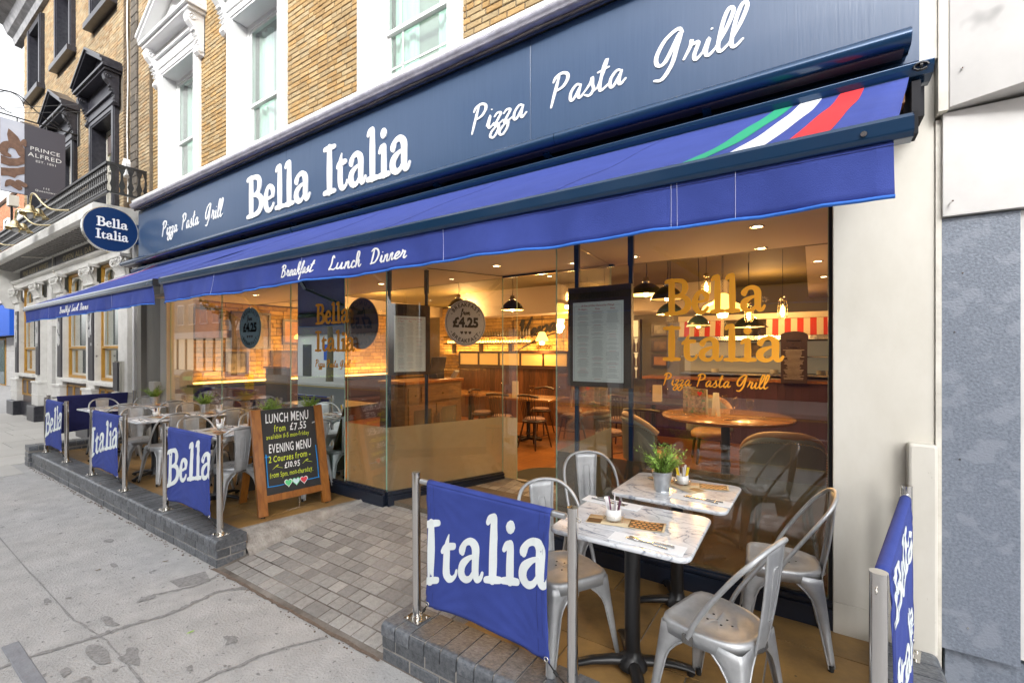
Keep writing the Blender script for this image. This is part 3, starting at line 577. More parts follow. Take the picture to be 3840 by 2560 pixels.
for i, (x, y, w) in enumerate(pv):
    sl = math.atan(.19 / 1.55) if y < 3.35 else math.atan(.06 / 1.3)
    if i < 300:
        k = round(w, 3)
        if k not in pc:
            mb = MB(); mb.box(-k / 2, k / 2, -.055, .055, -.02, 0); c_ = .004
            mb = MB(); h_ = .0535; T = [(-k / 2 + c_, -h_ + c_, 0), (k / 2 - c_, -h_ + c_, 0), (k / 2 - c_, h_ - c_, 0), (-k / 2 + c_, h_ - c_, 0)]; S = [(-k / 2, -h_, -c_), (k / 2, -h_, -c_), (k / 2, h_, -c_), (-k / 2, h_, -c_)]; B = [(a, b, -.02) for a, b, c in S]
            me = D.meshes.new('paver'); me.from_pydata(T + S + B, [], [(0, 1, 2, 3)] + [(4 + j, 4 + (j + 1) % 4, (j + 1) % 4, j) for j in range(4)] + [(8 + j, 8 + (j + 1) % 4, 4 + (j + 1) % 4, 4 + j) for j in range(4)]); me.materials.append(PAVER); pc[k] = me
        o = D.objects.new('paver', pc[k]); COL.objects.link(o); o.parent = entrance; o.location = (x, y, ramp(y) + .009 + random.uniform(-.0015, .0015)); o.rotation_euler = (sl + random.uniform(-.006, .006), random.uniform(-.006, .006), 0)
    else: rest.obox((x, y, ramp(y)), (w / 2, 0, 0), (0, .055, .055 * math.tan(sl)), (0, 0, .009))
if rest.v: rest.build('paver_paving', PAVER, entrance)['kind'] = 'stuff'
# sloped kerb between terrace and entrance
mb = MB(); P = []
for t in [i / 14 for i in range(15)]:
    y = 2.03 + t * 1.25; j = lambda s: random.uniform(-s, s)
    P.append([(-4.37 + .25 * t, y, TZ + .002), (-4.30 + .22 * t + j(.01), y + .01, TZ + j(.006)), (-4.16 + .08 * t + j(.012), y + .01, (TZ + ramp(y)) / 2 + .03 + j(.01)), (-4.05 + j(.008), y, ramp(y) + .016), (-4.04, y, -.05)])
mb.add([p for r_ in P for p in r_], [(i * 5 + j, i * 5 + j + 1, (i + 1) * 5 + j + 1, (i + 1) * 5 + j) for i in range(14) for j in range(4)], 0, True)
structure(mb.build('sloped_kerb', CONC2))
# drain frame by the near wall
dr = thing('drain_cover', 'small rusty metal drain cover set in the pavers beside the near low wall', 'drain cover', (-2.02, 2.0, .02))
bx('frame', mk('blue_painted_iron', (.10, .14, .18), .5, var=(30, (.2, .12, .08), .8)), dr, -2.12, -1.98, 1.845, 2.0, .005, .035); bx('plate', RUST, dr, -2.10, -2.0, 1.86, 1.985, .03, .038)
# terrace floors with large stone tiles
def terrace(x0, x1, y0, y1, edge=None):
    mb = MB(); mb.box(x0, x1, y0, y1, -.1, TZ - .008); t = structure(mb.build('terrace', PALEMORT))
    y = y0
    rows = [(.20, 0), (.60, .3), (.60, 0)]; yy = y0; r = 0
    while yy < y1 - .02:
        h = min([.33, .60, .60, .6][min(r, 3)], y1 - yy); x = x0 - (.28 if r % 2 else 0)
        while x < x1:
            a, b = max(x, x0), min(x + .6, x1)
            if b - a > .03: MB().box(a + .004, b - .004, yy + .004, yy + h - .004, TZ - .03, TZ + random.uniform(-.0008, .0008)).build('floor_tile', TERR, t, bevel=.002)
            x += .6
        yy += h; r += 1
    return t
terrace(-10.15, -4.37, 2.03, 3.26)
mb = MB(); mb.add([(-4.37, 2.03, TZ), (-4.37, 3.26, TZ), (-4.12, 3.26, TZ)], [(0, 2, 1)]); structure(mb.build('terrace_corner', TERR))
terrace(-1.72, .5, 2.03, 3.26)
mb = MB(); mb.box(-2.1, -1.73, 2.03, 2.1, -.1, .12); structure(mb.build('terrace_edge', CONC2))

# ================================================================== LOW BRICK WALLS
def low_wall(label, x0, x1, y0, y1, ztop, along='x', nose=True, z0=0):
    w = thing('low_wall', label, 'wall', ((x0 + x1) / 2, (y0 + y1) / 2, z0))
    bx('mortar_core', PALEMORT, w, x0 + .007, x1 - .007, y0 + .007, y1 - .007, z0 - .05, ztop - .006)
    bh = .075; zc = ztop - bh
    def stretch(f, L, key):
        sp = bond(0, L, z0 - bh * 0, zc - .001, bw=.225, bh=bh)
        bricks_on(w, sp, BLUEBRICK, f, .05, 150, key=near(f))
    if along == 'x':
        stretch(lambda u, v, d: (x0 + u, y0 - d, v), x1 - x0, None); stretch(lambda u, v, d: (x1 + d, y0 + u, v), y1 - y0, None)
        stretch(lambda u, v, d: (x0 - d, y1 - u, v), y1 - y0, None)
    else:
        stretch(lambda u, v, d: (x1 + d, y0 + u, v), y1 - y0, None); stretch(lambda u, v, d: (x0 + u, y0 - d, v), x1 - x0, None)
        stretch(lambda u, v, d: (x0 - d, y1 - u, v), y1 - y0, None)
    # bullnosed coping bricks laid on edge across the wall
    cm = {}
    L = (x1 - x0) if along == 'x' else (y1 - y0); W = (y1 - y0) if along == 'x' else (x1 - x0); n = round(L / .112); s_ = L / n
    prof = [(-W / 2 - .006, 0)]
    for k in range(6): a = rad(90 * k / 5); prof.append((-W / 2 - .006 + .032 * (1 - math.cos(a)), bh - .032 + .032 * math.sin(a)))
    prof += [(W / 2 + .0, bh), (W / 2 + .0, 0)]
    mb = MB(); g = .0045
    mb.prism([(p, q) for p, q in prof], lambda a, b, d: (d, a, b), -s_ / 2 + g, s_ / 2 - g)
    me = D.meshes.new('coping_brick'); me.from_pydata(mb.v, [], mb.f); me.materials.append(BLUEBRICK)
    for i in range(n):
        o = D.objects.new('coping_brick', me); COL.objects.link(o); o.parent = w
        c = (x0 + (i + .5) * s_, (y0 + y1) / 2) if along == 'x' else ((x0 + x1) / 2, y0 + (i + .5) * s_)
        o.location = Vector((c[0], c[1], zc + random.uniform(-.001, .001))) - w.location; o.rotation_euler = (0, 0, (0 if along == 'x' else rad(90)) + random.uniform(-.004, .004))
    return w
WALL_Z = .225
low_wall('long low wall of grey engineering brick in front of the left terrace', -10.13, -4.12, 1.80, 2.045, WALL_Z)
low_wall('near low wall of grey engineering brick in front of the right terrace', -2.10, .42, 1.80, 2.045, WALL_Z)
low_wall('short grey brick wall crossing the far left end of the terrace', -10.42, -10.17, 1.77, 3.2, .325, 'y')
low_wall('short grey brick wall running back to the cream pier at the right', .30, .53, 2.06, 3.12, .26, 'y')

# ================================================================== SHOP BUILDING, UPPER WALL
YF = 3.26
bld = thing('restaurant_building', 'yellow brick building with white framed sash windows above the shopfront', 'building', (-4.8, 4, 0))
WIN = [(-9.47, -7.96), (-7.05, -5.57), (-4.145, -2.69), (-1.25, .22)]
ZS, ZT = 4.44, 6.52
mb = MB()     # wall body round the openings
edges = [-9.85] + [e for w in WIN for e in (w[0] + .13, w[1] - .13)] + [.53]
for i in range(0, len(edges), 2): mb.box(edges[i], edges[i + 1], YF + .012, YF + .35, 4.3, ZT)
mb.box(-9.85, .53, YF + .012, YF + .35, ZT + .04, 12.0); mb.box(-9.85, .53, YF + .05, YF + .3, 2.98, 4.3)
mb.build('wall', MORTAR, bld)
bx('wall', GREYW, bld, -9.85, .53, YF + .35, 12, 3.02, 12)
f = FA(YF + .002)
holes = [(w[0] + .02, w[1] - .02, ZS, ZT + .1) for w in WIN] + [(w[0] - .12, w[1] + .12, ZT - .1, ZT + .55) for w in WIN]
sp = bond(-9.85, .53, 4.44, 8.4, holes, bw=.182, bh=.061, joint=.0095)
sp = [s_ for s_ in sp if s_[1] < 1.8 + .80 * (-s_[0] * .5505 + 3.26 * .835) + .25 and s_[0] < -1.0 + 2]
bricks_on(bld, sp, STOCK, f, .04, 300, key=near(f))
def curtain(mb, x0, x1, y, z0, z1, amp=.02):
    n = max(6, int((x1 - x0) / .03)); mb.grid(lambda u, v: (x0 + (x1 - x0) * u, y + amp * math.sin(u * n * 1.3) + amp * .5 * math.sin(u * n * 3.1), z0 + (z1 - z0) * v), n * 2, 1)
def sash(parent, x0, x1, z0, z1, y, rail, bars=(), fm=WHITEP, glass=GLASSG, curt=True, fw=.06, mat_box=BLACKISH, mul=None):
    """a box sash in its opening: window > sash, pane, glazing_bar, curtain"""
    w = MB(); w.box(x0, x0 + fw, y, y + .09, z0, z1); w.box(x1 - fw, x1, y, y + .09, z0, z1); w.box(x0 + fw, x1 - fw, y, y + .09, z1 - fw, z1); w.box(x0 + fw, x1 - fw, y - .03, y + .12, z0, z0 + fw)
    wo_ = w.build('window', fm, parent)
    a, b = x0 + fw, x1 - fw
    for (p, q, yy) in ((z0 + fw, rail + .02, y + .045), (rail - .02, z1 - fw, y + .015)):
        s_ = MB(); t = .038
        s_.box(a, a + t, yy, yy + .03, p, q); s_.box(b - t, b, yy, yy + .03, p, q); s_.box(a + t, b - t, yy, yy + .03, p, p + t); s_.box(a + t, b - t, yy, yy + .03, q - t, q); s_.build('sash', fm, wo_)
        MB().box(a + t, b - t, yy + .012, yy + .018, p + t, q - t).build('pane', glass, wo_)
        for (kind, pos) in bars:
            if kind == 'v': bx('glazing_bar', fm, wo_, a + (b - a) * pos - .01, a + (b - a) * pos + .01, yy + .002, yy + .011, p + t, q - t)
            else:
                zz = p + (q - p) * pos; bx('glazing_bar', fm, wo_, a + t, b - t, yy + .002, yy + .011, zz - .01, zz + .01)
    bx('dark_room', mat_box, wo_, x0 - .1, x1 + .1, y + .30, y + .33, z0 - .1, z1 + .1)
    if curt:
        c = MB(); W = b - a; curtain(c, a + .0, a + W * .34, y + .15, z0 + .05, z1 - .05); curtain(c, b - W * .36, b, y + .15, z0 + .05, z1 - .05); curtain(c, a, b, y + .22, z0, z1, .006); c.build('curtain', CURT, wo_)
    return wo_
def scroll(mb, x, w, y, z0, z1, proj):
    """console bracket: S-shaped side profile of thickness w"""
    H = z1 - z0; pts = [(0, 0), (proj * .25, .01 * H), (proj * .42, .07 * H), (proj * .40, .15 * H), (proj * .28, .20 * H), (proj * .30, .30 * H), (proj * .42, .45 * H), (proj * .62, .62 * H), (proj * .9, .74 * H), (proj * 1.0, .86 * H), (proj * .93, .96 * H), (proj * .75, H), (0, H)]
    mb.prism(pts, lambda a, b, d: (x + d, y - a, z0 + b), -w / 2, w / 2)
    for (cy, cz, r_) in ((proj * .68, .84 * H, .10 * H), (proj * .26, .10 * H, .06 * H)):
        for sx_ in (-1, 1):
            pp = [(x + sx_ * (w / 2 + .004), y - cy + r_ * (1 - t / 14) * math.cos(t * .9), z0 + cz + r_ * (1 - t / 14) * math.sin(t * .9)) for t in range(12)]; mb.tube(pp, .008, 5)
    for k in range(5):
        zz = z0 + H * (.2 + .09 * k); mb.tube([(x - w / 2, y - proj * (.32 + .07 * k), zz), (x + w / 2, y - proj * (.32 + .07 * k), zz)], .010, 5)
def pedimented(parent, x0, x1, z0, z1, zc, y, m, bars=(), rail=None, ph=.52, sill=True, curt=True, deep=.16, sashm=None):
    """moulded surround, consoles, entablature and pediment round one sash"""
    s_ = sash(parent, x0 + .16, x1 - .16, z0, z1, y + deep, rail, bars, fm=sashm or WHITEP, curt=curt)
    a = MB()
    for (p, q, o) in ((x0, x0 + .16, 0), (x1 - .16, x1, 0)):
        a.box(p, q, y - .05, y + deep + .1, z0, z1 + .14)
        a.box(p + .03, q - .03, y - .065, y - .05, z0, z1 + .11)
    a.box(x0 + .16, x1 - .16, y - .05, y + deep + .1, z1, z1 + .14); a.box(x0 + .13, x1 - .13, y - .065, y - .05, z1 + .03, z1 + .11)
    a.build('architrave', m, s_, bevel=.006)
    e = MB(); e.box(x0 - .02, x1 + .02, y - .07, y + .1, z1 + .14, zc); e.box(x0 - .06, x1 + .06, y - .11, y + .05, z1 + .30, z1 + .34)
    o = .24
    e.box(x0 - .14, x1 + .14, y - o, y + .05, zc, zc + .05); e.box(x0 - .18, x1 + .18, y - o - .04, y + .05, zc + .05, zc + .10)
    e.build('entablature', m, s_, bevel=.006)
    p = MB(); xc = (x0 + x1) / 2; hw = (x1 - x0) / 2 + .18; zz = zc + .10
    for sgn in (-1, 1):
        for (t0, t1, oo) in ((0, .06, o + .05), (.06, .11, o + .08)):
            poly = [(xc + sgn * hw, zz + t0 - .0), (xc, zz + ph + t0), (xc, zz + ph + t1), (xc + sgn * hw, zz + t1)]
            p.prism(poly, lambda u, v, d: (u, y - d, v), -.05, oo)
    p.prism([(xc - hw + .06, zz), (xc + hw - .06, zz), (xc, zz + ph - .02)], lambda u, v, d: (u, y - d, v), -.05, .10)
    p.build('pediment', m, s_)
    tn = MB(); k = .62; tn.prism([(xc - hw * k, zz + .07), (xc + hw * k, zz + .07), (xc, zz + .07 + (ph - .1) * k)], lambda u, v, d: (u, y - d, v), .10, .115); tn.build('tympanum_panel', mk('pale_grey_panel', (.62, .62, .62), .6) if m is WHITEP else BLACKISH, s_)
    for xx in (x0 + .01, x1 - .01):
        c = MB(); scroll(c, xx + (-.05 if xx < xc else .05), .12, y, zc - .62, zc, .24); c.build('console', m, s_)
    return s_
RAILS = [5.42, 5.36, 5.30, 5.3]
for i, (a, b) in enumerate(WIN):
    pedimented(bld, a, b, ZS, ZT, 6.98, YF, WHITEP, bars=(('v', .22), ('h', .5)) if i == 2 else (), rail=RAILS[i])
# ledge, lead roll
mb = MB(); mb.box(-10.02, .52, 3.06, YF + .35, 4.395, 4.465); mb.box(-10.0, .52, 3.0, 3.06, 4.403, 4.45); mb.build('ledge', WHITEP, bld, bevel=.008)
mb = MB(); prof = [(3.10, 4.40), (3.02, 4.398), (2.985, 4.39), (2.98, 4.375), (2.99, 4.355), (3.005, 4.342), (3.0, 4.33), (3.04, 4.318), (3.10, 4.30)]
mb.prism(prof, lambda a, b, d: (d, a, b), -10.04, .52, smooth=True); mb.build('lead_roll', LEAD, bld)
mb = MB(); mb.tube([(-10.04 + k * .33, 3.06 + random.uniform(-.004, .004), 4.302 + random.uniform(-.003, .003)) for k in range(33)], .015, 8); mb.build('drip_edge', LEADD, bld)
# ================================================================== FASCIA SIGN
fas = thing('fascia_sign', 'long navy fascia board with white raised name lettering over the shopfront', 'sign', (-4.8, 3.18, 3.8))
for (a, b) in ((-10.07, -5.35), (-5.347, -1.88), (-1.877, .463)):
    MB().box(a, b, 3.12, 3.20, 3.30, 4.30).build('panel', NAVY, fas, bevel=.003)
bx('backing', BLACKISH, fas, -10.05, .45, 3.2, 3.27, 3.1, 4.30)
fF = lambda x0, z0: (lambda a, b, d: (x0 + a, 3.12 - d, z0 + b))
slab_text('Bella', fF(-6.27, 3.555), .545, 1.0 * (1.43 / (2.80 * .545)), .0, .010, LETTER, fas)
slab_text('Italia', fF(-4.60, 3.545), .545, 1.40 / (3.11 * .545) * .99, .0, .010, LETTER, fas)
script_text('Pizza', fF(-2.48, 3.69), .23, .56, .0, .006, LETTER, fas, pen=.062)
script_text('Pasta', fF(-1.70, 3.69), .235, .60, .0, .006, LETTER, fas, pen=.062)
script_text('Grill', fF(-.90, 3.685), .25, .54, .0, .006, LETTER, fas, pen=.062)
script_text('Pizza', fF(-9.03, 3.71), .24, .60, .0, .006, LETTER, fas, pen=.062)
script_text('Pasta', fF(-8.27, 3.71), .24, .58, .0, .006, LETTER, fas, pen=.062)
script_text('Grill', fF(-7.48, 3.71), .25, .52, .0, .006, LETTER, fas, pen=.062)
# hood light trough
hood = thing('light_trough', 'long navy metal light trough below the name lettering', 'light fitting', (-4.9, 3.0, 3.32))
prof = [(3.11, 3.385), (2.98, 3.385)] + [(2.935 - .045 * math.sin(rad(a)), 3.340 + .045 * math.cos(rad(a))) for a in range(0, 181, 20)] + [(2.99, 3.297), (3.03, 3.297), (3.03, 3.31), (3.11, 3.31)]
xs = [-10.2, -8.2, -6.2, -4.2, -1.55, .405]
for a, b in zip(xs, xs[1:]):
    mb = MB(); mb.prism(prof, lambda p, q, d: (d, p, q), a + .002, b - .002, smooth=True); mb.build('trough_section', NAVYM, hood)
mb = MB(); mb.box(-10.15, .38, 2.945, 3.025, 3.288, 3.2975); mb.build('diffuser', mk('ribbed_diffuser', (.10, .07, .08), .4), hood)
mb = MB(); mb.box(-10.2, .44, 3.125, 3.16, 3.24, 3.27); mb.build('rear_rail', NAVYM, hood)
for x in [-9.5 + 1.12 * k for k in range(9)]:
    m_ = MB(); m_.bar((x, 2.98, 3.29), (x, 3.13, 3.235), .05, .035); m_.build('bracket', NAVYM, hood)
# frieze behind the awning box
bx('frieze', GREYW, bld, -9.09, .098, 3.215, 3.55, 2.76, 3.26)
mb = MB(); mb.box(-9.35, .1, 3.10, 3.6, 2.70, 2.76); mb.build('soffit', CREAMC, bld)
# ================================================================== AWNINGS
def awning(label, x0, x1, cx0, cx1, stripes, seams, txt):
    t = thing('awning', label, 'awning', ((x0 + x1) / 2, 3.0, 3.2))
    prof = [(3.12, 3.225), (2.97, 3.225), (2.948, 3.215), (2.953, 3.19), (2.965, 3.172), (2.975, 3.160), (3.06, 3.155), (3.12, 3.16)]
    mb = MB(); mb.prism(prof, lambda p, q, d: (d, p, q), cx0, cx1); mb.build('cassette', NAVYM, t, bevel=.004)
    if cx1 > .4:
        mb = MB(); mb.tube([(cx1 - .05 + .028 * math.cos(a), 2.945 + .0, 3.188 + .018 * math.sin(a)) for a in [k * .7 for k in range(9)]], .006, 6); mb.tube([(cx1 - .055, 2.94, 3.188), (cx1 - .045, 2.94, 3.188)], .012, 8); mb.build('end_bracket', IRON, t)
        bx('mount', BLACKISH, t, cx1 - .10, cx1 - .02, 3.06, 3.198, 2.99, 3.14); bx('mount', BLACKISH, t, cx1 - .08, cx1 - .045, 2.98, 3.06, 2.96, 3.14); bx('torsion_bar', NAVYD, t, cx0 + .3, cx1 - .03, 3.10, 3.14, 2.99, 3.03); bx('timber_block', OAK, t, cx1 - .17, cx1 - .10, 3.02, 3.11, 3.06, 3.13)
    # fabric: taut sheet with faint sag and ripples running down it
    F0, F1 = (2.965, 3.158), (1.70, 2.468)
    def fab(u, s, d=0):
        xl = x0 - .07 + .09 * s; xr = x1 + .176 - .196 * s; x = xl + (xr - xl) * u; y = F0[0] + (F1[0] - F0[0]) * s; z = F0[1] + (F1[1] - F0[1]) * s
        sag = .006 * math.sin(math.pi * s) + .005 * math.sin(u * 46 + 7 * s) * s + .005 * math.sin(u * 17 - 9 * s) * math.sin(math.pi * s)
        return (x, y + d * .46, z - sag + d * .89)
    mb = MB(); mb.grid(lambda u, v: fab(u, v), int(abs(x1 - x0) * 12), 14); mb.build('canvas', CANVAS, t, solid=.002)
    for (m, top, bot, bow) in stripes:   # curved bands printed on the cloth
        mb = MB(); n = 12
        ux = lambda x, s: (x - (x0 - .07 + .09 * s)) / ((x1 + .176 - .196 * s) - (x0 - .07 + .09 * s))
        A = [(top[0] + (bot[0] - top[0]) * q + bow * math.sin(math.pi * q), q) for q in [k / n for k in range(n + 1)]]
        B = [(top[1] + (bot[1] - top[1]) * q + bow * math.sin(math.pi * q), q) for q in [k / n for k in range(n + 1)]]
        vs = []; fs = []
        for k in range(n + 1):
            for j in range(5): vs.append(fab(ux(A[k][0] + (B[k][0] - A[k][0]) * j / 4, A[k][1]), A[k][1], .005))
        for k in range(n):
            for j in range(4): fs.append((k * 5 + j, k * 5 + j + 1, (k + 1) * 5 + j + 1, (k + 1) * 5 + j))
        mb.add(vs, fs, 0, True); mb.build('stripe', m, t)
    xx = x0 + .55
    while xx < x1 - .3:
        mb = MB(); uu = (xx - x0) / (x1 - x0); mb.tube([fab(uu, q / 10, .003) for q in range(11)], .0012, 4); mb.build('seam', CANVAS_D, t); xx += 1.15
    prof = [(1.725, 2.468), (1.70, 2.474), (1.678, 2.468), (1.668, 2.455), (1.668, 2.415), (1.68, 2.402), (1.735, 2.402)]
    mb = MB(); mb.prism(prof, lambda p, q, d: (d, p, q), x0 - .012, x1 + .012); mb.build('front_bar', NAVYM, t, bevel=.004)
    for xx in (x0 - .016, x1 + .016): bx('end_cap', BLACKISH, t, xx - .005, xx + .005, 1.672, 1.732, 2.405, 2.47)
    mb = MB(); mb.tube([(x1 - .10, 1.667, 2.43), (x1 - .10, 1.662, 2.43)], .008, 10); mb.build('screw', STEEL, t)
    # valance
    VZ = 2.405
    def val(x, h, d=0):    # h 0 top .. 1 bottom
        g = math.sin(x * 9.1) * .013 + math.sin(x * 23.7 + 1) * .008 + math.sin(x * 4.1) * .014 + math.sin(x * 41 + math.sin(x * 3) * 4) * .0035
        return (x, 1.69 - g * h - .01 * h * h - d, VZ - h * .165 - .004 * math.sin(x * 5) * h)
    a, b = x0 + .015, x1 - .03
    mb = MB(); mb.grid(lambda u, v: val(a + (b - a) * u, v), int((b - a) * 22), 6); vl = mb.build('valance', CANVAS, t, solid=.002)
    mb = MB(); mb.tube([val(a + (b - a) * k / 120, 1.0, .002) for k in range(121)], .0065, 6); mb.build('piping', PIPING, vl)
    for xs_ in seams:
        if not xs_ > -9.9: continue
        mb = MB(); mb.tube([val(xs_, k / 8, .003) for k in range(9)], .0009, 4); mb.build('stitching', THREAD, vl)
    mb = MB(); mb.tube([val(a + (b - a) * k / 90, .09, .0022) for k in range(91)], .0007, 4); mb.build('stitching', CANVAS_D, vl)
    for (w, xa, wd) in txt:
        script_text(w, lambda p, q, d, xa=xa: val(xa + p, (.115 - q) / .165, .002 + d), .082, wd, 0, .001, LETTER, vl, pen=.075)
    # folding arms underneath
    for xa in (x0 + .9, x1 - .9):
        m_ = MB(); sg = 1 if xa < (x0 + x1) / 2 else -1
        m_.bar((xa, 2.98, 3.10), (xa + sg * .55, 2.35, 2.76), .045, .03); m_.bar((xa + sg * .55, 2.35, 2.76), (xa + sg * .1, 1.74, 2.45), .04, .03); m_.build('folding_arm', NAVYM, t)
    return t
awning('main royal blue awning with green, white and red stripes at its right end', -4.90, .225, -4.97, .493,
       [(REDS, (.125, .225), (-.07, .035), .012), (WHITES, (-.055, .045), (-.235, -.135), .014), (GREENS, (-.18, -.09), (-.405, -.315), .02)],
       (-.425, -.405, -.215, -2.72, -1.52, -3.9), (('Breakfast', -2.955, .385), ('Lunch', -2.425, .275), ('Dinner', -2.06, .285)))
awning('smaller royal blue awning at the far left end of the shopfront', -9.93, -5.07, -9.88, -4.985,
       [(REDS, (-9.25, -9.13), (-9.60, -9.5), 0), (WHITES, (-9.50, -9.36), (-9.82, -9.70), 0)],
       (-6.2, -8.6), (('Breakfast', -8.10, .47), ('Lunch', -7.55, .27), ('Dinner', -7.23, .28)))
# ================================================================== OVAL SIGN
ov = thing('oval_sign', 'navy oval projecting sign with white name lettering on a navy bracket', 'sign', (-10.12, 3.12, 3.85))
ell = lambda ry, rz, n=48: [(2.745 + ry * math.cos(6.2832 * k / n), 3.90 + rz * math.sin(6.2832 * k / n)) for k in range(n)]
fx = lambda a, b, d: (-10.12 + d, a, b)
MB().prism(ell(.365, .372), fx, -.05, .05).build('sign_face', mk('navy_sign_face', (.002, .026, .105), .35, spec=.25), ov)
MB().prism(ell(.378, .386), fx, -.042, .042).build('rim', CHROME, ov)
bx('arm', MATS['navy_sign_face'], ov, -10.15, -10.085, 3.0, 3.28, 3.72, 4.06)
fo = lambda y0, z0: (lambda a, b, d: (-10.07 + d, y0 + a, z0 + b))
slab_text('Bella', fo(2.55, 3.93), .158, .95, 0, .008, LETTER, ov); slab_text('Italia', fo(2.535, 3.72), .158, .90, 0, .008, LETTER, ov)

# ================================================================== SHOPFRONT
shop = thing('shopfront', 'glass shopfront with navy plinth, frosted lower band and open recessed entrance', 'shopfront', (-4.5, YF, 0))
GT, GB, FR = 2.72, .35, 1.0
def plinth(p0, p1, zb0, zb1, zt=GB, out=.05):
    """navy skirting with a moulded top; normal of the run faces the street"""
    p0, p1 = Vector((*p0, 0)), Vector((*p1, 0)); d = (p1 - p0).normalized(); n = Vector((d.y, -d.x, 0))
    mb = MB()
    def seg(o0, z0a, z0b, z1):
        a0 = p0 + n * o0; a1 = p1 + n * o0; b0 = p0 - n * .05; b1 = p1 - n * .05
        mb.add([(a0.x, a0.y, z0a), (a1.x, a1.y, z0b), (b1.x, b1.y, z0b), (b0.x, b0.y, z0a), (a0.x, a0.y, z1), (a1.x, a1.y, z1), (b1.x, b1.y, z1), (b0.x, b0.y, z1)], [(0, 1, 5, 4), (1, 2, 6, 5), (2, 3, 7, 6), (3, 0, 4, 7), (4, 5, 6, 7)])
    seg(out, zb0, zb1, zt - .045); seg(out - .018, zt - .045, zt - .045, zt - .03); seg(out - .006, zt - .03, zt - .03, zt - .012); seg(out - .03, zt - .012, zt - .012, zt)
    mb.build('plinth', NAVYD, shop, bevel=.004)
KL, KR = (-3.724, YF), (-1.721, YF); IL, IR = (-3.17, 4.60), (-1.78, 4.60)
plinth((-9.09, YF), KL, TZ - .02, .14); plinth(KL, IL, .12, .20, .33); plinth(KR, (.255, YF), TZ - .03, TZ - .03)
plinth(IR, KR, .2, .14)
def pane(p0, p1, z0, z1, mat=GLASS, film=True, zf=FR, name='glass_pane', fm=None):
    p0, p1 = Vector((*p0, 0)), Vector((*p1, 0)); d = (p1 - p0).normalized(); n = Vector((d.y, -d.x, 0)); c = (p0 + p1) / 2; hl = (p1 - p0).length / 2 - .002
    mb = MB(); mb.obox((c.x, c.y, (z0 + z1) / 2), d * hl, n * .005, (0, 0, (z1 - z0) / 2)); g = mb.build(name, mat, shop)
    if film:
        m2 = MB(); q = c - n * .0075; m2.obox((q.x, q.y, (z0 + zf) / 2), d * (hl - .003), n * .0012, (0, 0, (zf - z0) / 2)); m2.build('frosted_band', fm or FILM, g)
    for e in (p0, p1):
        m3 = MB(); e2 = e + (c - e).normalized() * .003; m3.obox((e2.x, e2.y, (z0 + z1) / 2), d * .0012, n * .0055, (0, 0, (z1 - z0) / 2)); m3.build('glass_edge', EDGE, g)
    return g
xs = [-9.09, -7.29, -5.495, -5.286]
for a, b in zip(xs, xs[1:]): pane((a, YF), (b, YF), GB, GT)
pane((-5.286, YF - .03), (-4.371, YF - .03), GB, GT, GLASSM)
pane((-4.371, YF), KL, GB, GT); pane(KL, IL, .33, GT); pane(IL, (-2.97, 4.62), .26, GT); pane(KR, (.081, YF), GB, GT, fm=FILM2)
pane((-1.78, 4.60), KR, .33, GT)
bx('window_post', BLACKISH, shop, .081, .10, YF - .02, YF + .06, GB, GT + .0)
# recessed doorway head track
mb = MB(); mb.bar((-3.17, 4.62, 2.725), (-1.75, 4.62, 2.725), .05, .05); mb.build('door_track', NAVYM, shop)
mb = MB(); mb.bar((KL[0], KL[1], 2.728), (IL[0], IL[1], 2.728), .012, .02); mb.build('head_channel', BLACKISH, shop)
# cream piers at both ends
pier = MB(); pier.box(.10, .535, 3.20, 3.6, .365, 3.3); pier.box(.10, .535, 3.2, 3.6, TZ - .1, .365); pier.build('pier', CREAMP, shop, bevel=.004)
pier = MB(); pier.box(-9.35, -9.095, 3.20, 3.6, 0, 3.26); pier.build('pier', CREAMP, shop, bevel=.004)
bx('pier_box', CREAMP, shop, .42, .534, 3.12, 3.2, .24, 1.32, bevel=.012); bx('pier_box', CREAMP, shop, -9.55, -9.32, 3.10, 3.2, .1, 1.285, bevel=.012)
mb = MB(); mb.box(-10.07, -9.355, 3.24, 3.6, 0, 3.3); mb.build('pier', GREYW, shop)
mb = MB(); mb.box(.463, .535, 3.14, 3.6, 3.3, 4.3); mb.build('pier', OLDCREAM, shop)
# uprights inside the glass carrying the menu frames
def upright(x, y, name='upright', r=.016):
    MB().box(x - r, x + r, y - r * .7, y + r * .7, .25, GT).build(name, NAVYM, shop)
    MB().box(x - r * 1.3, x + r * 1.3, y - r, y + r, 2.45, GT - .002).build('sleeve', NAVYM, shop)
upright(-1.60, YF + .13); upright(-1.15, YF + .13)
dL = (Vector((*IL, 0)) - Vector((*KL, 0))).normalized(); nL = Vector((dL.y, -dL.x, 0))
pL = lambda s, o=-.12: Vector((*KL, 0)) + dL * s + nL * o
for s_ in (.07, .50): upright(pL(s_).x, pL(s_).y)
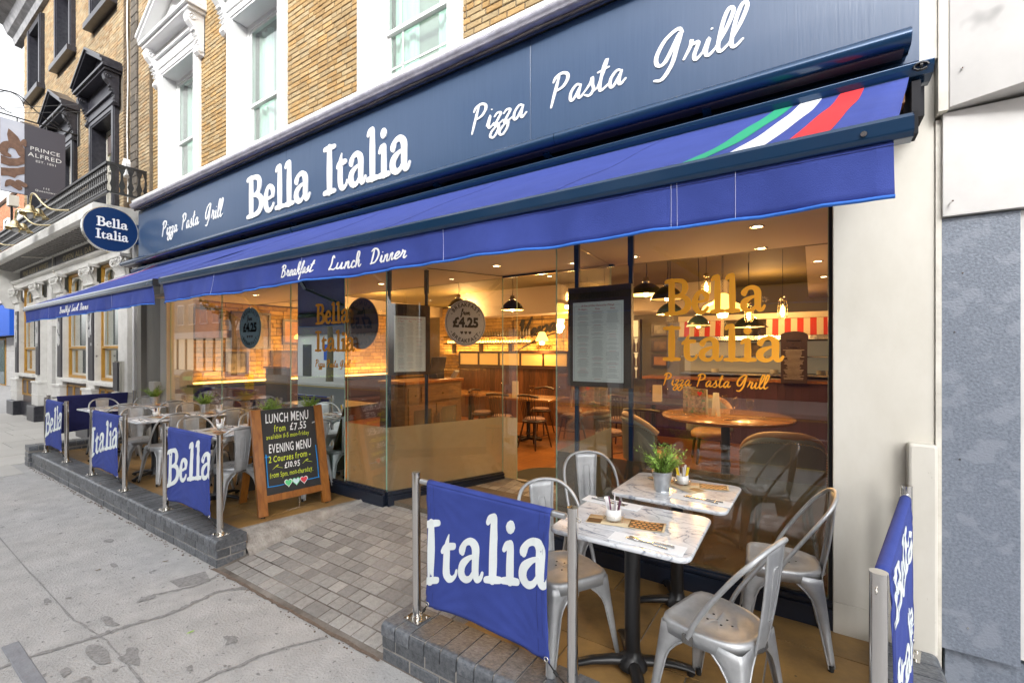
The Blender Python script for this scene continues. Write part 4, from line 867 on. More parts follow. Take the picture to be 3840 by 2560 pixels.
# ================================================================== MENU FRAMES
def menu(label, o, u, n, W, H, paper):
    """o lower left corner, u along, n towards the viewer"""
    o, u, n = Vector(o), Vector(u).normalized(), Vector(n).normalized(); f = plane_map(o, u, (0, 0, 1), n)
    t = thing('menu_board', label, 'menu board', tuple(o))
    mb = MB(); mb.prism([(0, 0), (W, 0), (W, H), (0, H)], f, -.02, .02); mb.build('frame', MENUF, t, bevel=.003)
    a, b, c, d = paper; mb = MB(); mb.prism([(a, c), (b, c), (b, d), (a, d)], f, .02, .023); pp = mb.build('menu_sheet', PAPER, t)
    mb = MB(); cw = (b - a - .05) / 3; y = d - .05
    for col_ in range(3):
        y = d - .075; xc = a + .025 + cw * (col_ + .5)
        while y > c + .03:
            w = cw * random.uniform(.5, .86) * .5; red = random.random() < .03
            if random.random() < .10: y -= .008; w = cw * .22; red = random.random() < .5
            mb.prism([(xc - w, y), (xc + w, y), (xc + w, y + .0017), (xc - w, y + .0017)], f, .0232, .0236, 1 if red else 0); y -= .0058
    for (p, q, r_, s2) in ((a + .012, b - .012, c + .012, c + .0135), (a + .012, b - .012, d - .0325, d - .031), (a + .012, a + .0135, c + .012, d - .031), (b - .0135, b - .012, c + .012, d - .031)):
        mb.prism([(p, r_), (q, r_), (q, s2), (p, s2)], f, .0232, .0236)
    mb.build('menu_text', [INK, REDINK], pp)
    mb = MB(); add_font(mb, lambda x, y, dd: f((a + b) / 2 + x, d - .036 + y, .0236 + dd * .1), 'A few of Our Favourite Things', .022, 0, shear=.25, align='CENTER')
    for k_, s3 in enumerate(('To Begin...', 'Pizza', 'Pasta')): add_font(mb, lambda x, y, dd, k_=k_: f(a + .025 + cw * (k_ + .5) + x, d - .062 + y, .0236 + dd * .1), s3, .020, 0, shear=.25, align='CENTER')
    mb.build('menu_heading', REDINK, pp)
    mb = MB(); slab = slab_text('Bella Italia', lambda x, y, dd: f(W * .16 + x, H - .095 + y, .02 + dd), .06, (W * .68) / (6.3 * .06), 0, .004, MENUF, t, name='embossed_name', one=True)
    return t
menu('large bronze framed menu hanging inside the right window', (-1.656, YF + .10, 1.522), (1, 0, 0), (0, -1, 0), .525, .79, (.045, .465, .04, .668))
a_ = pL(.045, -.09)
menu('bronze framed menu hanging inside the slanted glass left of the entrance', (a_.x, a_.y, 1.545), dL, nL, .475, .77, (.06, .42, .035, .64))
# ================================================================== WINDOW LETTERING AND DISCS
wl_ = thing('window_lettering', 'golden name lettering on the large right window', 'lettering', (-.55, YF - .006, 1.8))
fg = lambda x0, z0: (lambda a, b, d: (x0 + a, YF - .0055 - d, z0 + b))
slab_text('Bella', fg(-.86, 2.052), .25, .62 / (2.80 * .25), 0, .0015, GOLDL, wl_); slab_text('Italia', fg(-.875, 1.735), .24, .65 / (2.75 * .24), 0, .0015, GOLDL, wl_)
script_text('Pizza Pasta Grill', fg(-.873, 1.565), .085, .64, 0, .001, GOLDL, wl_, pen=.07)
wl2 = thing('window_lettering', 'golden name lettering on the greenish reflective pane of the left window', 'lettering', (-4.8, YF - .04, 1.9))
fg = lambda x0, z0: (lambda a, b, d: (x0 + a, YF - .0355 - d, z0 + b))
slab_text('Bella', fg(-4.91, 2.12), .24, .62 / (2.80 * .24), 0, .0015, GOLDL, wl2); slab_text('Italia', fg(-4.925, 1.80), .24, .65 / (2.75 * .24), 0, .0015, GOLDL, wl2)
script_text('Pizza Pasta Grill', fg(-4.92, 1.62), .085, .64, 0, .001, GOLDL, wl2, pen=.07)
def disc(label, c, u, n, R_, m, words, price, mirror=False, mt=BLACKT):
    c, u, n = Vector(c), Vector(u).normalized(), Vector(n).normalized(); f0 = plane_map(c, u, (0, 0, 1), n)
    sg = -1 if mirror else 1; f = lambda a, b, d: f0(a * sg, b, d)
    t = thing('price_disc', label, 'sign', tuple(c))
    circ = [(R_ * math.cos(6.2832 * k / 56), R_ * math.sin(6.2832 * k / 56)) for k in range(56)]
    MB().prism(circ, f0, -.003, .003).build('disc', m, t)
    mb = MB(); n_ = 56; r1, r2 = R_ * .925, R_ * .945
    mb.add([f(r1 * math.cos(6.2832 * k / n_), r1 * math.sin(6.2832 * k / n_), .0036) for k in range(n_)] + [f(r2 * math.cos(6.2832 * k / n_), r2 * math.sin(6.2832 * k / n_), .0036) for k in range(n_)], [(k, (k + 1) % n_, n_ + (k + 1) % n_, n_ + k) for k in range(n_)]); mb.build('ring', mt, t)
    mb = MB(); w = '-' + words + '-'
    for top in (True, False):
        for i, ch in enumerate(w):
            an = (i - (len(w) - 1) / 2) * .245 * (9.5 / (len(w))) ; th = (math.pi / 2 - an) if top else (-math.pi / 2 + an); rr = R_ * (.72 if top else .86)
            cx, cy = rr * math.cos(th), rr * math.sin(th); ro = th - math.pi / 2 if top else th + math.pi / 2
            me = font_mesh(ch, R_ * .24, align='CENTER', bold=.0016)
            mb.add([f(cx + (v.co.x * math.cos(ro) - v.co.y * math.sin(ro)), cy + (v.co.x * math.sin(ro) + v.co.y * math.cos(ro)), .0036) for v in me.vertices], [tuple(p.vertices) for p in me.polygons]); D.meshes.remove(me)
    add_font(mb, lambda a, b, d: f(a, b - R_ * .17, .004), price, R_ * .58, bold=R_ * .028, align='CENTER', sxx=.98)
    mb.build('print', mt, t)
    script_text('from', lambda a, b, d: f(a - R_ * .24, b + R_ * .36, .0036 + d), R_ * .25, R_ * .46, 0, .0008, mt, t, name='print', pen=.11)
    mb = MB()
    for k in (-1, 0, 1): heart(mb, f, k * R_ * .2, -R_ * .42, R_ * .075, .004)
    mb.build('hearts', mt, t)
    m_ = MB(); m_.tube([f0(0, R_ - .004, .004), f0(0, R_ + .018, .004)], .006, 8); m_.build('hanger', BRASS, t)
    return t
def heart(mb, f, cx, cy, s_, d, mi=0, thick=0):
    pts = [(cx + s_ * (16 * math.sin(t) ** 3) / 16, cy + s_ * (13 * math.cos(t) - 5 * math.cos(2 * t) - 2 * math.cos(3 * t) - math.cos(4 * t)) / 14) for t in [6.2832 * k / 24 for k in range(24)]]
    mb.add([f(a, b, d) for a, b in pts], [tuple(range(24))], mi)
disc('blue grey round breakfast price disc on the long left window', (-6.465, YF - .012, 2.125), (1, 0, 0), (0, -1, 0), .285, DISCB, 'BREAKFAST', '£4.25')
c_ = pL(.93, .012); disc('silver grey round breakfast price disc on the slanted glass by the entrance', (c_.x, c_.y, 2.13), dL, nL, .265, DISC, 'BREAKFAST', '£4.25')
disc('brown round lunch price disc with mirrored lettering seen through the glass corner', (-4.17, YF + .03, 2.11), (1, 0, 0), (0, -1, 0), .285, mk('brown_disc', (.16, .10, .07), .6), 'LUNCH', '£7.55', True)
# ================================================================== RIGHT-HAND NEIGHBOUR
nb = thing('neighbouring_shop', 'pale clad shop to the right with grey tiled base', 'building', (.9, 3.5, 0))
bx('joint_strip', OLDCREAM, nb, .537, .560, 3.19, 3.5, 0, 3.0); bx('joint_strip', OLDCREAM, nb, .537, .575, 3.13, 3.5, 3.02, 6)
bx('tile_panel', GRANITE, nb, .562, .845, 3.20, 3.26, .266, 2.486, bevel=.002); bx('tile_panel', GRANITE, nb, .585, 1.6, 3.26, 3.3, 0, .262)
bx('white_strip', WPANEL, nb, .848, 1.6, 3.215, 3.26, .30, 2.486)
bx('cladding_panel', WPANEL, nb, .560, 1.8, 3.17, 3.26, 2.492, 3.022, bevel=.003)
mb = MB(); mb.prism([(3.26, 3.026), (3.155, 3.026), (2.90, 3.20), (2.86, 5.5), (3.26, 5.5)], lambda a, b, d: (d, a, b), .578, 1.8)
mb = MB(); mb.add([(.578, 3.13, 3.03), (1.8, 2.74, 3.10), (1.8, 2.74, 5.5), (.578, 3.13, 5.5), (.578, 3.4, 3.03), (1.8, 3.4, 3.10), (1.8, 3.4, 5.5), (.578, 3.4, 5.5)], [(0, 1, 2, 3), (0, 4, 5, 1), (0, 3, 7, 4), (1, 5, 6, 2), (3, 2, 6, 7)])
mb.build('cladding_panel', WPANEL, nb, bevel=.003)
mb = MB(); mb.box(.56, 1.6, 3.3, 3.5, 0, 5.5); mb.build('wall', GREYW, nb)
for (x, z) in ((.62, 3.2), (.585, 2.55), (.70, 3.7), (.66, .4), (.63, 1.25), (.64, 2.2), (.61, 1.9)):
    m_ = MB(); m_.tube([(x, 3.2 if z < 2.5 else 3.10, z), (x, 3.165, z)] if z > 2.5 else [(x, 3.2, z), (x, 3.196, z)], .004, 6); m_.build('screw', STEEL, nb)
# ================================================================== PUB NEXT DOOR
pub = thing('pub_building', 'old brown brick pub with black framed windows, iron balcony and pale pillared ground floor', 'building', (-15, 4, 0))
PX = [-12.40, -15.10, -17.80]
mb = MB()
op1 = [(c - .65, c + .65) for c in PX]
def cut(y0, y1, zz):    # wall strips between openings
    z = 4.3
    bands = [(4.3, 6.66, op1), (6.66, 8.90, []), (8.90, 10.74, [(c - .55 - .07, c + .55 - .07) for c in PX]), (10.74, 11.1, [])]
    for (a, b, ops) in bands:
        e = [-19.4] + [q for o in sorted(ops) for q in o] + [-9.86]
        for i in range(0, len(e), 2): mb.box(e[i], e[i + 1], y0, y1, a, b)
cut(YF + .035, YF + .35, 0); mb.box(-19.4, -19.1, YF + .35, 9, 0, 11.1); mb.build('wall', MORTAR, pub)
bx('wall', GREYW, pub, -19.4, -9.86, 3.62, 9, 0, 11.0)
holes = [(c - .78, c + .78, 4.3, 6.75) for c in PX] + [(c - 1.0, c + 1.0, 6.6, 7.45) for c in PX] + [(c - .72 - .07, c + .72 - .07, 8.72, 10.85) for c in PX]
sp = bond(-19.4, -10.72, 4.45, 11.05, holes, bw=.19, bh=.064, joint=.0095)
sp = [s_ for s_ in sp if s_[1] < 1.8 + .80 * (-s_[0] * .5505 + 3.26 * .835) + .3]
f = FA(YF + .025); bricks_on(pub, sp, STOCK2, f, .03, 300, key=near(f))
# projecting brick strip and blackened quoin beside the boundary
f = FA(YF - .01); mb = MB(); mb.box(-11.25, -11.05, YF + .0, YF + .1, 4.45, 9.8); mb.box(-10.70, -9.86, YF - .04, YF + .1, 4.45, 9.6); mb.build('wall', MORTAR, pub)
s2 = bond(-11.26, -11.04, 4.45, 9.6, bond_=.3, bh=.064); bricks_on(pub, s2, mk('dark_old_brick', (.13, .085, .045), .9, var=(12, (.07, .05, .03), .8), bump=(60, .6), rnd=.3), f, .03, 0)
f = FA(YF - .05); s3 = bond(-10.36, -9.87, 4.45, 9.4, bond_=.5, bw=.19, bh=.064); bricks_on(pub, s3, STOCK2, f, .03, 120, key=near(f))
s4 = bond(-10.70, -10.38, 4.45, 9.5, bond_=.3, bh=.15, bw=.34, joint=.012); bricks_on(pub, s4, mk('sooty_quoin', (.085, .075, .062), .95, var=(5, (.17, .14, .11), .8), bump=(40, 1.0), rnd=.3), FA(YF - .07), .05, 60, name='quoin_stone')
m_ = MB(); m_.tube([(-11.0 + .02 * math.sin(k * .8), YF - .02, 9.8 - k * .27) for k in range(20)], .012, 5); m_.build('cable', WHITEP, pub)
# windows: tall first floor ones with pediments, plain ones above
for i, c in enumerate(PX):
    w = pedimented(pub, c - .78, c + .78, 4.45, 6.62, 7.30, YF, BLACKP, bars=(('v', .5),), rail=5.75, ph=.50, curt=False, deep=.20, sashm=mk('dirty_white_paint', (.52, .50, .45), .6, var=(9, (.35, .33, .28), .5)))
    if i == 0:
        bx('fan_grille', BRASS, w, c - .45, c - .02, YF + .18, YF + .20, 6.05, 6.5); bx('fan_grille', BROWNP, w, c - .41, c - .06, YF + .175, YF + .19, 6.09, 6.46)
    c2 = c - .07; s_ = sash(pub, c2 - .52, c2 + .52, 8.93, 10.7, YF + .22, 9.8, (('v', .5), ('h', .5)), fm=mk('dirty_white_paint', (0, 0, 0)), curt=False)
    a = MB()
    for (p, q) in ((c2 - .70, c2 - .52), (c2 + .52, c2 + .70)): a.box(p, q, YF - .05, YF + .33, 8.93, 10.85); a.box(p + .04, q - .04, YF - .07, YF - .05, 8.93, 10.82)
    a.box(c2 - .52, c2 + .52, YF - .05, YF + .33, 10.7, 10.85); a.build('architrave', BLACKP, s_)
    bx('sill', BLACKP, s_, c2 - .78, c2 + .78, YF - .14, YF + .3, 8.80, 8.925)
# main cornice
mb = MB(); prof = [(YF + .1, 11.0), (YF - .06, 11.02), (YF - .10, 11.2), (YF - .22, 11.28), (YF - .30, 11.5), (YF - .62, 11.62), (YF - .66, 11.78), (YF - .74, 11.9), (YF - .74, 12.1), (YF + .4, 12.15)]
mb.prism(prof, lambda p, q, d: (d, p, q), -20.1, -9.86); mb.build('cornice', mk('grey_stone_cornice', (.30, .30, .31), .8, var=(5, (.12, .12, .13), .8), bump=(20, .5)), pub)
# shop cornice with brackets, sign board, mouldings
mb = MB(); prof = [(3.3, 4.42), (2.60, 4.40), (2.58, 4.36), (2.58, 4.20), (2.62, 4.16), (2.70, 4.15), (3.0, 4.15), (3.3, 4.15)]
mb.prism(prof, lambda p, q, d: (d, p, q), -19.75, -10.42); mb.build('cornice', PUBWHITE, pub)
mb = MB()
for k in range(46): x = -19.3 + k * .2; mb.prism([(3.04, 4.095), (2.92, 4.10), (2.80, 4.125), (2.68, 4.13), (2.68, 4.149), (3.04, 4.149)], lambda p, q, d: (d, p, q), x, x + .10)
mb.build('modillions', mk('grey_bracket_paint', (.30, .29, .28), .7, var=(20, (.10, .095, .09), .8), bump=(30, .4)), pub)['kind'] = 'stuff'
mb = MB(); mb.prism([(3.3, 4.149), (3.05, 4.149), (3.06, 4.12), (3.11, 4.10), (3.3, 4.10)], lambda p, q, d: (d, p, q), -19.5, -10.42); mb.prism([(3.3, 3.84), (3.08, 3.84), (3.02, 3.81), (3.04, 3.77), (3.10, 3.74), (3.10, 3.60), (3.3, 3.60)], lambda p, q, d: (d, p, q), -19.5, -10.42); mb.build('entablature', PUBWHITE, pub)
for (a, b) in ((-18.9, -15.35), (-15.3, -10.5)): bx('sign_board', SIGNG, pub, a, b, 3.12, 3.2, 3.845, 4.095)
mb = MB(); add_font(mb, lambda a, b, d: (-18.55 + a, 3.118 - d, 3.90 + b), 'FINE ALES & WINES', .19, sxx=1.45, spacing=1.1); add_font(mb, lambda a, b, d: (-14.7 + a, 3.118 - d, 3.90 + b), 'OPEN ALL DAY', .19, sxx=1.55, spacing=1.15)
mb.build('sign_lettering', GILT, pub)
m_ = MB(); m_.tube([(-15.33, 3.09, 4.2), (-15.32, 3.07, 4.05), (-15.3, 3.06, 3.8), (-15.2, 3.08, 3.65), (-14.9, 3.1, 3.5), (-14.85, 3.1, 3.0)], .014, 5); m_.tube([(-16.6, 2.66, 4.3), (-16.2, 2.7, 4.12), (-15.6, 3.0, 4.08), (-15.33, 3.09, 4.2)], .012, 5); m_.build('cable', CREAMP, pub)
# ground floor: pilasters with leafy capitals, windows in gold frames, door
def capital(x, w):
    mb = MB(); c = x + w / 2
    mb.prism([(3.14, 3.25), (3.10, 3.25), (3.07, 3.45), (3.00, 3.54), (3.14, 3.54)], lambda p, q, d: (d, p, q), x + .03, x + w - .03)
    mb.box(x - .06, x + w + .06, 2.98, 3.16, 3.54, 3.60); mb.box(x - .02, x + w + .02, 3.06, 3.16, 3.19, 3.24)
    for sg in (-1, 1):
        cx = c + sg * w * .48
        for yy in (3.0, 3.06): mb.tube([(cx + sg * .0 + .085 * (1 - t / 13) * math.cos(t * .8), yy, 3.46 + .085 * (1 - t / 13) * math.sin(t * .8)) for t in range(12)], .016, 5)
    for k in range(5):
        xx = x + .05 + (w - .1) * k / 4; mb.tube([(xx, 3.08, 3.25), (xx, 3.05, 3.34), (xx + .015, 2.99, 3.40), (xx + .02, 2.97, 3.37)], [.03, .028, .02, .006], 5)
    for k in range(4):
        xx = x + .1 + (w - .2) * k / 3; mb.tube([(xx, 3.08, 3.34), (xx, 3.03, 3.46), (xx, 2.97, 3.50), (xx, 2.95, 3.46)], [.028, .025, .018, .006], 5)
    mb.build('capital', PUBWHITE, pub)
def pilaster(x0, x1, banner=True):
    p = MB(); p.box(x0, x1, 3.10, 3.30, 1.02, 3.20); p.box(x0 - .04, x1 + .04, 3.04, 3.30, .40, .98); p.box(x0 - .06, x1 + .06, 3.02, 3.3, .98, 1.03); p.box(x0 - .05, x1 + .05, 3.03, 3.3, .66, .69)
    po = p.build('pilaster', PUBWHITE, pub, bevel=.008); bx('pilaster_foot', BLACKP, pub, x0 - .12, x1 + .12, 2.96, 3.3, 0, .40, bevel=.02)
    capital(x0, x1 - x0)
    if banner:   # dark sheet with flaking pale print tied to the front of the pilaster
        b = MB(); w = .30; c = x1 - w / 2 - .02; b.box(c - w / 2, c + w / 2, 3.07, 3.10, 1.20, 2.95); bo = b.build('banner_panel', SIGNG, po)
        b2 = MB()
        for k in range(26):
            z = 1.9 + random.random() * .85; x = c + random.uniform(-.10, .10); b2.tube([(x, 3.066, z), (x + random.uniform(-.03, .03), 3.064, z + random.uniform(.06, .22))], random.uniform(.004, .012), 4)
        b2.build('banner_print', WHITEP, po)
PIL = [(-19.5, -18.9), (-17.12, -16.6), (-15.2, -14.62), (-12.93, -12.36), (-11.02, -10.55)]
for i, (a, b) in enumerate(PIL): pilaster(a, b, i < 4)
def pubwin(x0, x1):
    z0, z1, rl = 1.20, 3.58, 1.88; g = .055
    w = MB(); w.box(x0, x0 + g, 3.20, 3.25, z0, z1); w.box(x1 - g, x1, 3.20, 3.25, z0, z1); w.box(x0 + g, x1 - g, 3.20, 3.25, z1 - g, z1); w.box(x0 + g, x1 - g, 3.20, 3.25, z0, z0 + g)
    wo_ = w.build('window', GOLDP, pub)
    for (p, q, y) in ((z0 + g, rl, 3.255), (rl, 3.12, 3.23)):
        s_ = MB(); t = .05; a, b = x0 + g, x1 - g; s_.box(a, a + t, y, y + .05, p, q); s_.box(b - t, b, y, y + .05, p, q); s_.box(a + t, b - t, y, y + .05, p, p + t); s_.box(a + t, b - t, y, y + .05, q - t, q); s_.build('sash', CREAMP, wo_)
        bx('pane', GLASSG, wo_, a + t, b - t, y + .02, y + .026, p + t, q - t)
    # arched top lights
    s_ = MB(); a, b = x0 + g, x1 - g; m = (a + b) / 2; zb, zt = 3.12, z1 - g; s_.box(a, b, 3.24, 3.29, zb, zb + .05)
    for (p, q) in ((a, m), (m, b)):
        cx = (p + q) / 2; R_ = (q - p) / 2 - .05; n = 10; arc = [(cx + R_ * math.cos(math.pi * k / n), zt - .16 + .12 * math.sin(math.pi * k / n)) for k in range(n + 1)]
        for k in range(n): s_.prism([arc[k], arc[k + 1], (arc[k + 1][0], zt), (arc[k][0], zt)], lambda u, v, d: (u, 3.29 - d, v), 0, .05)
        s_.box(p, p + .05, 3.24, 3.29, zb + .05, zt - .17); s_.box(q - .05, q, 3.24, 3.29, zb + .05, zt - .17)
    s_.build('arched_light', CREAMP, wo_); bx('pane', GLASSG, wo_, a, b, 3.262, 3.268, zb + .05, zt)
    bx('sill', PUBWHITE, wo_, x0 - .05, x1 + .05, 3.02, 3.3, 1.12, 1.195, bevel=.01)
    bx('rail_moulding', GOLDP, wo_, x0 + g, x1 - g, 3.20, 3.228, rl - .015, rl + .03)
    bx('dado', BROWNP, pub, x0, x1, 3.18, 3.4, .40, 1.12); n = 3
    for k in range(n):
        a = x0 + .04 + (x1 - x0 - .08) * k / n; b = a + (x1 - x0 - .08) / n - .03; q = MB()
        q.box(a, b, 3.155, 3.18, .58, .62); q.box(a, b, 3.155, 3.18, 1.0, 1.04); q.box(a, a + .04, 3.155, 3.18, .62, 1.0); q.box(b - .04, b, 3.155, 3.18, .62, 1.0); q.build('dado_frame', GOLDP, pub)
        bx('dado_panel', BROWNP, pub, a + .07, b - .07, 3.165, 3.18, .65, .97)
    bx('plinth', BLACKP, pub, x0, x1, 3.12, 3.3, 0, .40)
for (a, b) in ((-18.9, -17.12), (-14.62, -12.93), (-12.36, -11.02)): pubwin(a, b)
bx('dark_room', mk('dim_pub_interior', (.10, .10, .07), .9), pub, -19.1, -10.5, 3.9, 3.95, 0, 3.6)
mb = MB()
for k in range(120):
    x = random.uniform(-18.6, -11.2); z = random.uniform(1.3, 3.3); mb.tube([(x, 3.75, z), (x + random.uniform(-.05, .05), 3.74, z + .15)], random.uniform(.01, .03), 4)
# door bay
d_ = MB(); d_.box(-16.6, -16.15, 3.22, 3.4, 0, 3.6); d_.box(-15.35, -15.2, 3.22, 3.4, 0, 3.6); d_.box(-16.15, -15.35, 3.24, 3.4, 2.44, 2.60); d_.box(-16.15, -15.35, 3.24, 3.4, 3.45, 3.6); dfr = d_.build('door_frame', PUBWHITE, pub)
q = MB(); q.box(-16.15, -16.03, 3.36, 3.42, 0, 2.44); q.box(-15.47, -15.35, 3.36, 3.42, 0, 2.44); q.box(-16.03, -15.47, 3.36, 3.42, 0, .18); q.box(-16.03, -15.47, 3.36, 3.42, .95, 1.1); q.box(-16.03, -15.47, 3.36, 3.42, 2.3, 2.44); do = q.build('door', BROWNP, pub); bx('pane', GLASSG, do, -16.03, -15.47, 3.38, 3.39, 1.1, 2.3); bx('panel', BROWNP, do, -16.03, -15.47, 3.375, 3.4, .18, .95); bx('handle', BRASS, do, -15.43, -15.40, 3.30, 3.36, 1.0, 1.3)
bx('transom_pane', GLASSG, pub, -16.15, -15.35, 3.30, 3.31, 2.6, 3.45)
bx('end_strip', WHITEP, pub, -10.36, -10.28, 3.12, 3.6, 0, 3.9); bx('grey_pier', GREYW, pub, -10.28, -10.075, 3.16, 3.6, 0, 3.9); bx('grey_pier', OLDCREAM, pub, -10.55, -10.36, 3.2, 3.6, 0, 3.6)
mb_ = MB(); mb_.prism([(3.28, 3.02), (2.95, 3.06), (2.80, 3.4), (2.62, 3.95), (2.60, 4.15), (3.28, 4.15)], lambda p, q, d: (d, p, q), -19.7, -19.52); mb_.build('end_console', PUBWHITE, pub)
# menu box on the last pilaster
mbx = thing('menu_box', 'small black wall mounted menu box on the pub pilaster beside the restaurant', 'menu box', (-10.8, 3.05, 1.3)); bx('case', CHROME, mbx, -10.92, -10.68, 3.02, 3.10, 1.05, 1.62); bx('front', SIGNG, mbx, -10.90, -10.67, 2.99, 3.02, 1.07, 1.60)
# balcony with cast iron balusters
bal = thing('balcony_railing', 'black cast iron balcony railing above the pub cornice', 'railing', (-15, 2.68, 4.42))
m_ = MB(); m_.box(-19.7, -9.95, 2.64, 2.70, 4.98, 5.02); m_.box(-19.7, -9.95, 2.65, 2.69, 4.50, 4.53); m_.box(-9.99, -9.95, 2.70, 3.25, 4.98, 5.02); m_.box(-9.99, -9.95, 2.70, 3.25, 4.50, 4.53); m_.build('rail', IRON, bal)
prof = [(.009, 0), (.022, .03), (.012, .06), (.012, .12), (.026, .17), (.014, .21), (.010, .30), (.022, .35), (.010, .40), (.010, .445)]
me = None; k = 0
bm_ = MB(); bm_.lathe(prof, (0, 0, 0), 6); bm_.tube([(-.045, 0, .40), (-.03, 0, .44), (0, 0, .445), (.03, 0, .44), (.045, 0, .40)], .008, 4); me = D.meshes.new('baluster'); me.from_pydata(bm_.v, [], bm_.f); me.materials.append(IRON)
for x in [-10.06 - .105 * k for k in range(92)]:
    o = D.objects.new('baluster', me); COL.objects.link(o); o.parent = bal; o.location = Vector((x, 2.67, 4.53)) - bal.location
sm = MB(); sm.prism([(-.035, 0), (.035, 0), (.02, .06), (.045, .13), (.02, .22), (.016, .33), (.035, .38), (.05, .445), (-.05, .445), (-.035, .38), (-.016, .33), (-.02, .22), (-.045, .13), (-.02, .06)], lambda a, b, d: (d, a, b), -.008, .008)
me2 = D.meshes.new('side_baluster'); me2.from_pydata(sm.v, [], sm.f); me2.materials.append(IRON)
for y in (2.74, 2.86, 2.98, 3.10, 3.20):
    o = D.objects.new('side_baluster', me2); COL.objects.link(o); o.parent = bal; o.location = Vector((-9.97, y, 4.53)) - bal.location
# gold swan neck lamps
def lamp(x, z, label):
    t = thing('swan_neck_lamp', label, 'lamp', (x, 2.6, z), group=None)
    m_ = MB(); m_.tube(spl([(x + .95, 2.62, z - .05), (x + .6, 2.45, z - .02), (x + .4, 2.35, z + .12), (x + .2, 2.30, z + .30), (x, 2.28, z + .34), (x - .12, 2.28, z + .22), (x - .12, 2.28, z + .08)], 5), .018, 8); m_.build('arm', BRASS, t)
    for (dx, dy, tz) in ((-.12, 0, 0), (.10, -.04, -.02), (-.02, .10, -.04)):
        s_ = MB(); s_.lathe([(.03, .12), (.05, .10), (.075, .04), (.12, -.02), (.155, -.05), (.15, -.055)], (x + dx, 2.28 + dy, z + tz), 14); s_.build('shade', BRASS, t, solid=.004)
        s_ = MB(); s_.lathe([(.03, -.01), (.05, -.06), (.04, -.10), (.0, -.12)], (x + dx, 2.28 + dy, z + tz), 10); s_.build('bulb', WHITEP, t)
lamp(-14.1, 4.46, 'gold swan neck lamp cluster in front of the pub cornice, second from the left edge'); lamp(-12.85, 4.56, 'gold swan neck lamp cluster nearest the navy oval sign'); lamp(-17.3, 4.46, 'gold swan neck lamp cut off by the left edge of the photo')
# hanging pub sign
hs_ = thing('hanging_pub_sign', 'dark hanging pub sign with silver lettering and a bronze ornament picture', 'sign', (-14.2, 3.2, 6.8))
fx = lambda a, b, d: (-14.2 + d, 2.06 + a, 5.18 + b)
MB().prism([(0, 0), (.99, 0), (.99, 1.53), (0, 1.53)], fx, -.02, .02).build('board', mk('charcoal_board', (.075, .07, .085), .4), hs_)
MB().prism([(0.004, .004), (.345, .004), (.345, 1.526), (.004, 1.526)], fx, .02, .022).build('picture', SKYP, hs_)
fl = MB()
fl.prism([(.345, .80), (.345, .98), (.30, 1.08), (.25, 1.20), (.17, 1.28), (.11, 1.33), (.09, 1.20), (.11, 1.06), (.17, .96), (.24, .90), (.29, .80)], fx, .022, .030)
ribbon(fl, [(.30, .84, .10), (.24, .96, .11), (.13, 1.00, .13), (.05, .93, .13), (.045, .80, .12), (.12, .76, .07)], fx, .022, .031)
ribbon(fl, [(.345, 1.06, .06), (.33, 1.10, .09), (.345, 1.16, .06)], fx, .022, .031)
fl.prism([(.004, .56), (.004, .73), (.12, .70), (.24, .74), (.345, .84), (.345, .66), (.24, .58), (.12, .54)], fx, .022, .032)
fl.prism([(.004, .30), (.004, .47), (.13, .50), (.25, .54), (.345, .60), (.345, .44), (.24, .38), (.20, .31), (.10, .33)], fx, .022, .030)
ribbon(fl, [(.07, .10, .03), (.14, .20, .13), (.26, .12, .11)], fx, .022, .031); ribbon(fl, [(.26, .24, .10), (.34, .20, .10)], fx, .022, .033)
fl.build('bronze_ornament', FLEUR, hs_)
mb = MB()
for (s_, z, sz, y) in (('PRINCE', 1.0, .115, .665), ('ALFRED', .86, .125, .665), ('EST. 1851', .76, .065, .68), ('112', .20, .06, .68), ('Queensway', .13, .06, .68)):
    add_font(mb, lambda a, b, d, z=z, y=y: fx(y + a, z + b, .021 + d * .5), s_, sz, align='CENTER', sxx=1.15, spacing=1.1)
mb.build('lettering', SILV, hs_)
m_ = MB(); m_.tube([(-14.2, 1.9, 6.80), (-14.2, 3.28, 6.80)], .016, 6)
m_.tube(spl([(-14.2, 1.95, 7.25), (-14.2, 2.3, 7.30), (-14.2, 2.6, 7.05), (-14.2, 2.85, 6.88), (-14.2, 3.0, 6.82)], 5), .012, 5)
m_.tube([(-14.2, 2.2 + .2 * math.cos(k * .4), 7.08 + .22 * math.sin(k * .4)) for k in range(13)], .010, 5); m_.tube([(-14.2, 2.98 + .14 * math.cos(k * .5), 7.05 + .14 * math.sin(k * .5)) for k in range(10)], .010, 5)
m_.tube([(-14.2, 3.27, 6.55), (-14.2, 3.27, 7.3)], .018, 6); m_.tube([(-14.2, 2.0, 6.85), (-13.6, 3.27, 7.35)], .006, 4); m_.tube([(-14.2, 2.2, 6.85), (-13.7, 3.27, 7.2)], .006, 4)
for y in (2.3, 2.75): m_.tube([(-14.2, y, 6.80), (-14.2, y, 6.70)], .012, 5)
m_.build('bracket', IRON, hs_)
al = thing('alarm_box', 'white pentagonal alarm box on the brick wall behind the balcony end', 'alarm box', (-10.9, 3.2, 5.3))
MB().prism([(-.10, 0), (.10, 0), (.12, .22), (.0, .34), (-.12, .22)], lambda a, b, d: (-10.88 + a, 3.235 - d, 5.12 + b), 0, .09).build('case', WHITEP, al, bevel=.01)
fl_ = thing('floodlight', 'small beige box light at the far end of the balcony', 'light', (-19.3, 3.0, 6.1)); bx('case', CREAMP, fl_, -19.5, -19.2, 2.95, 3.15, 6.0, 6.3); bx('stem', IRON, fl_, -19.36, -19.32, 3.0, 3.05, 5.2, 6.0)
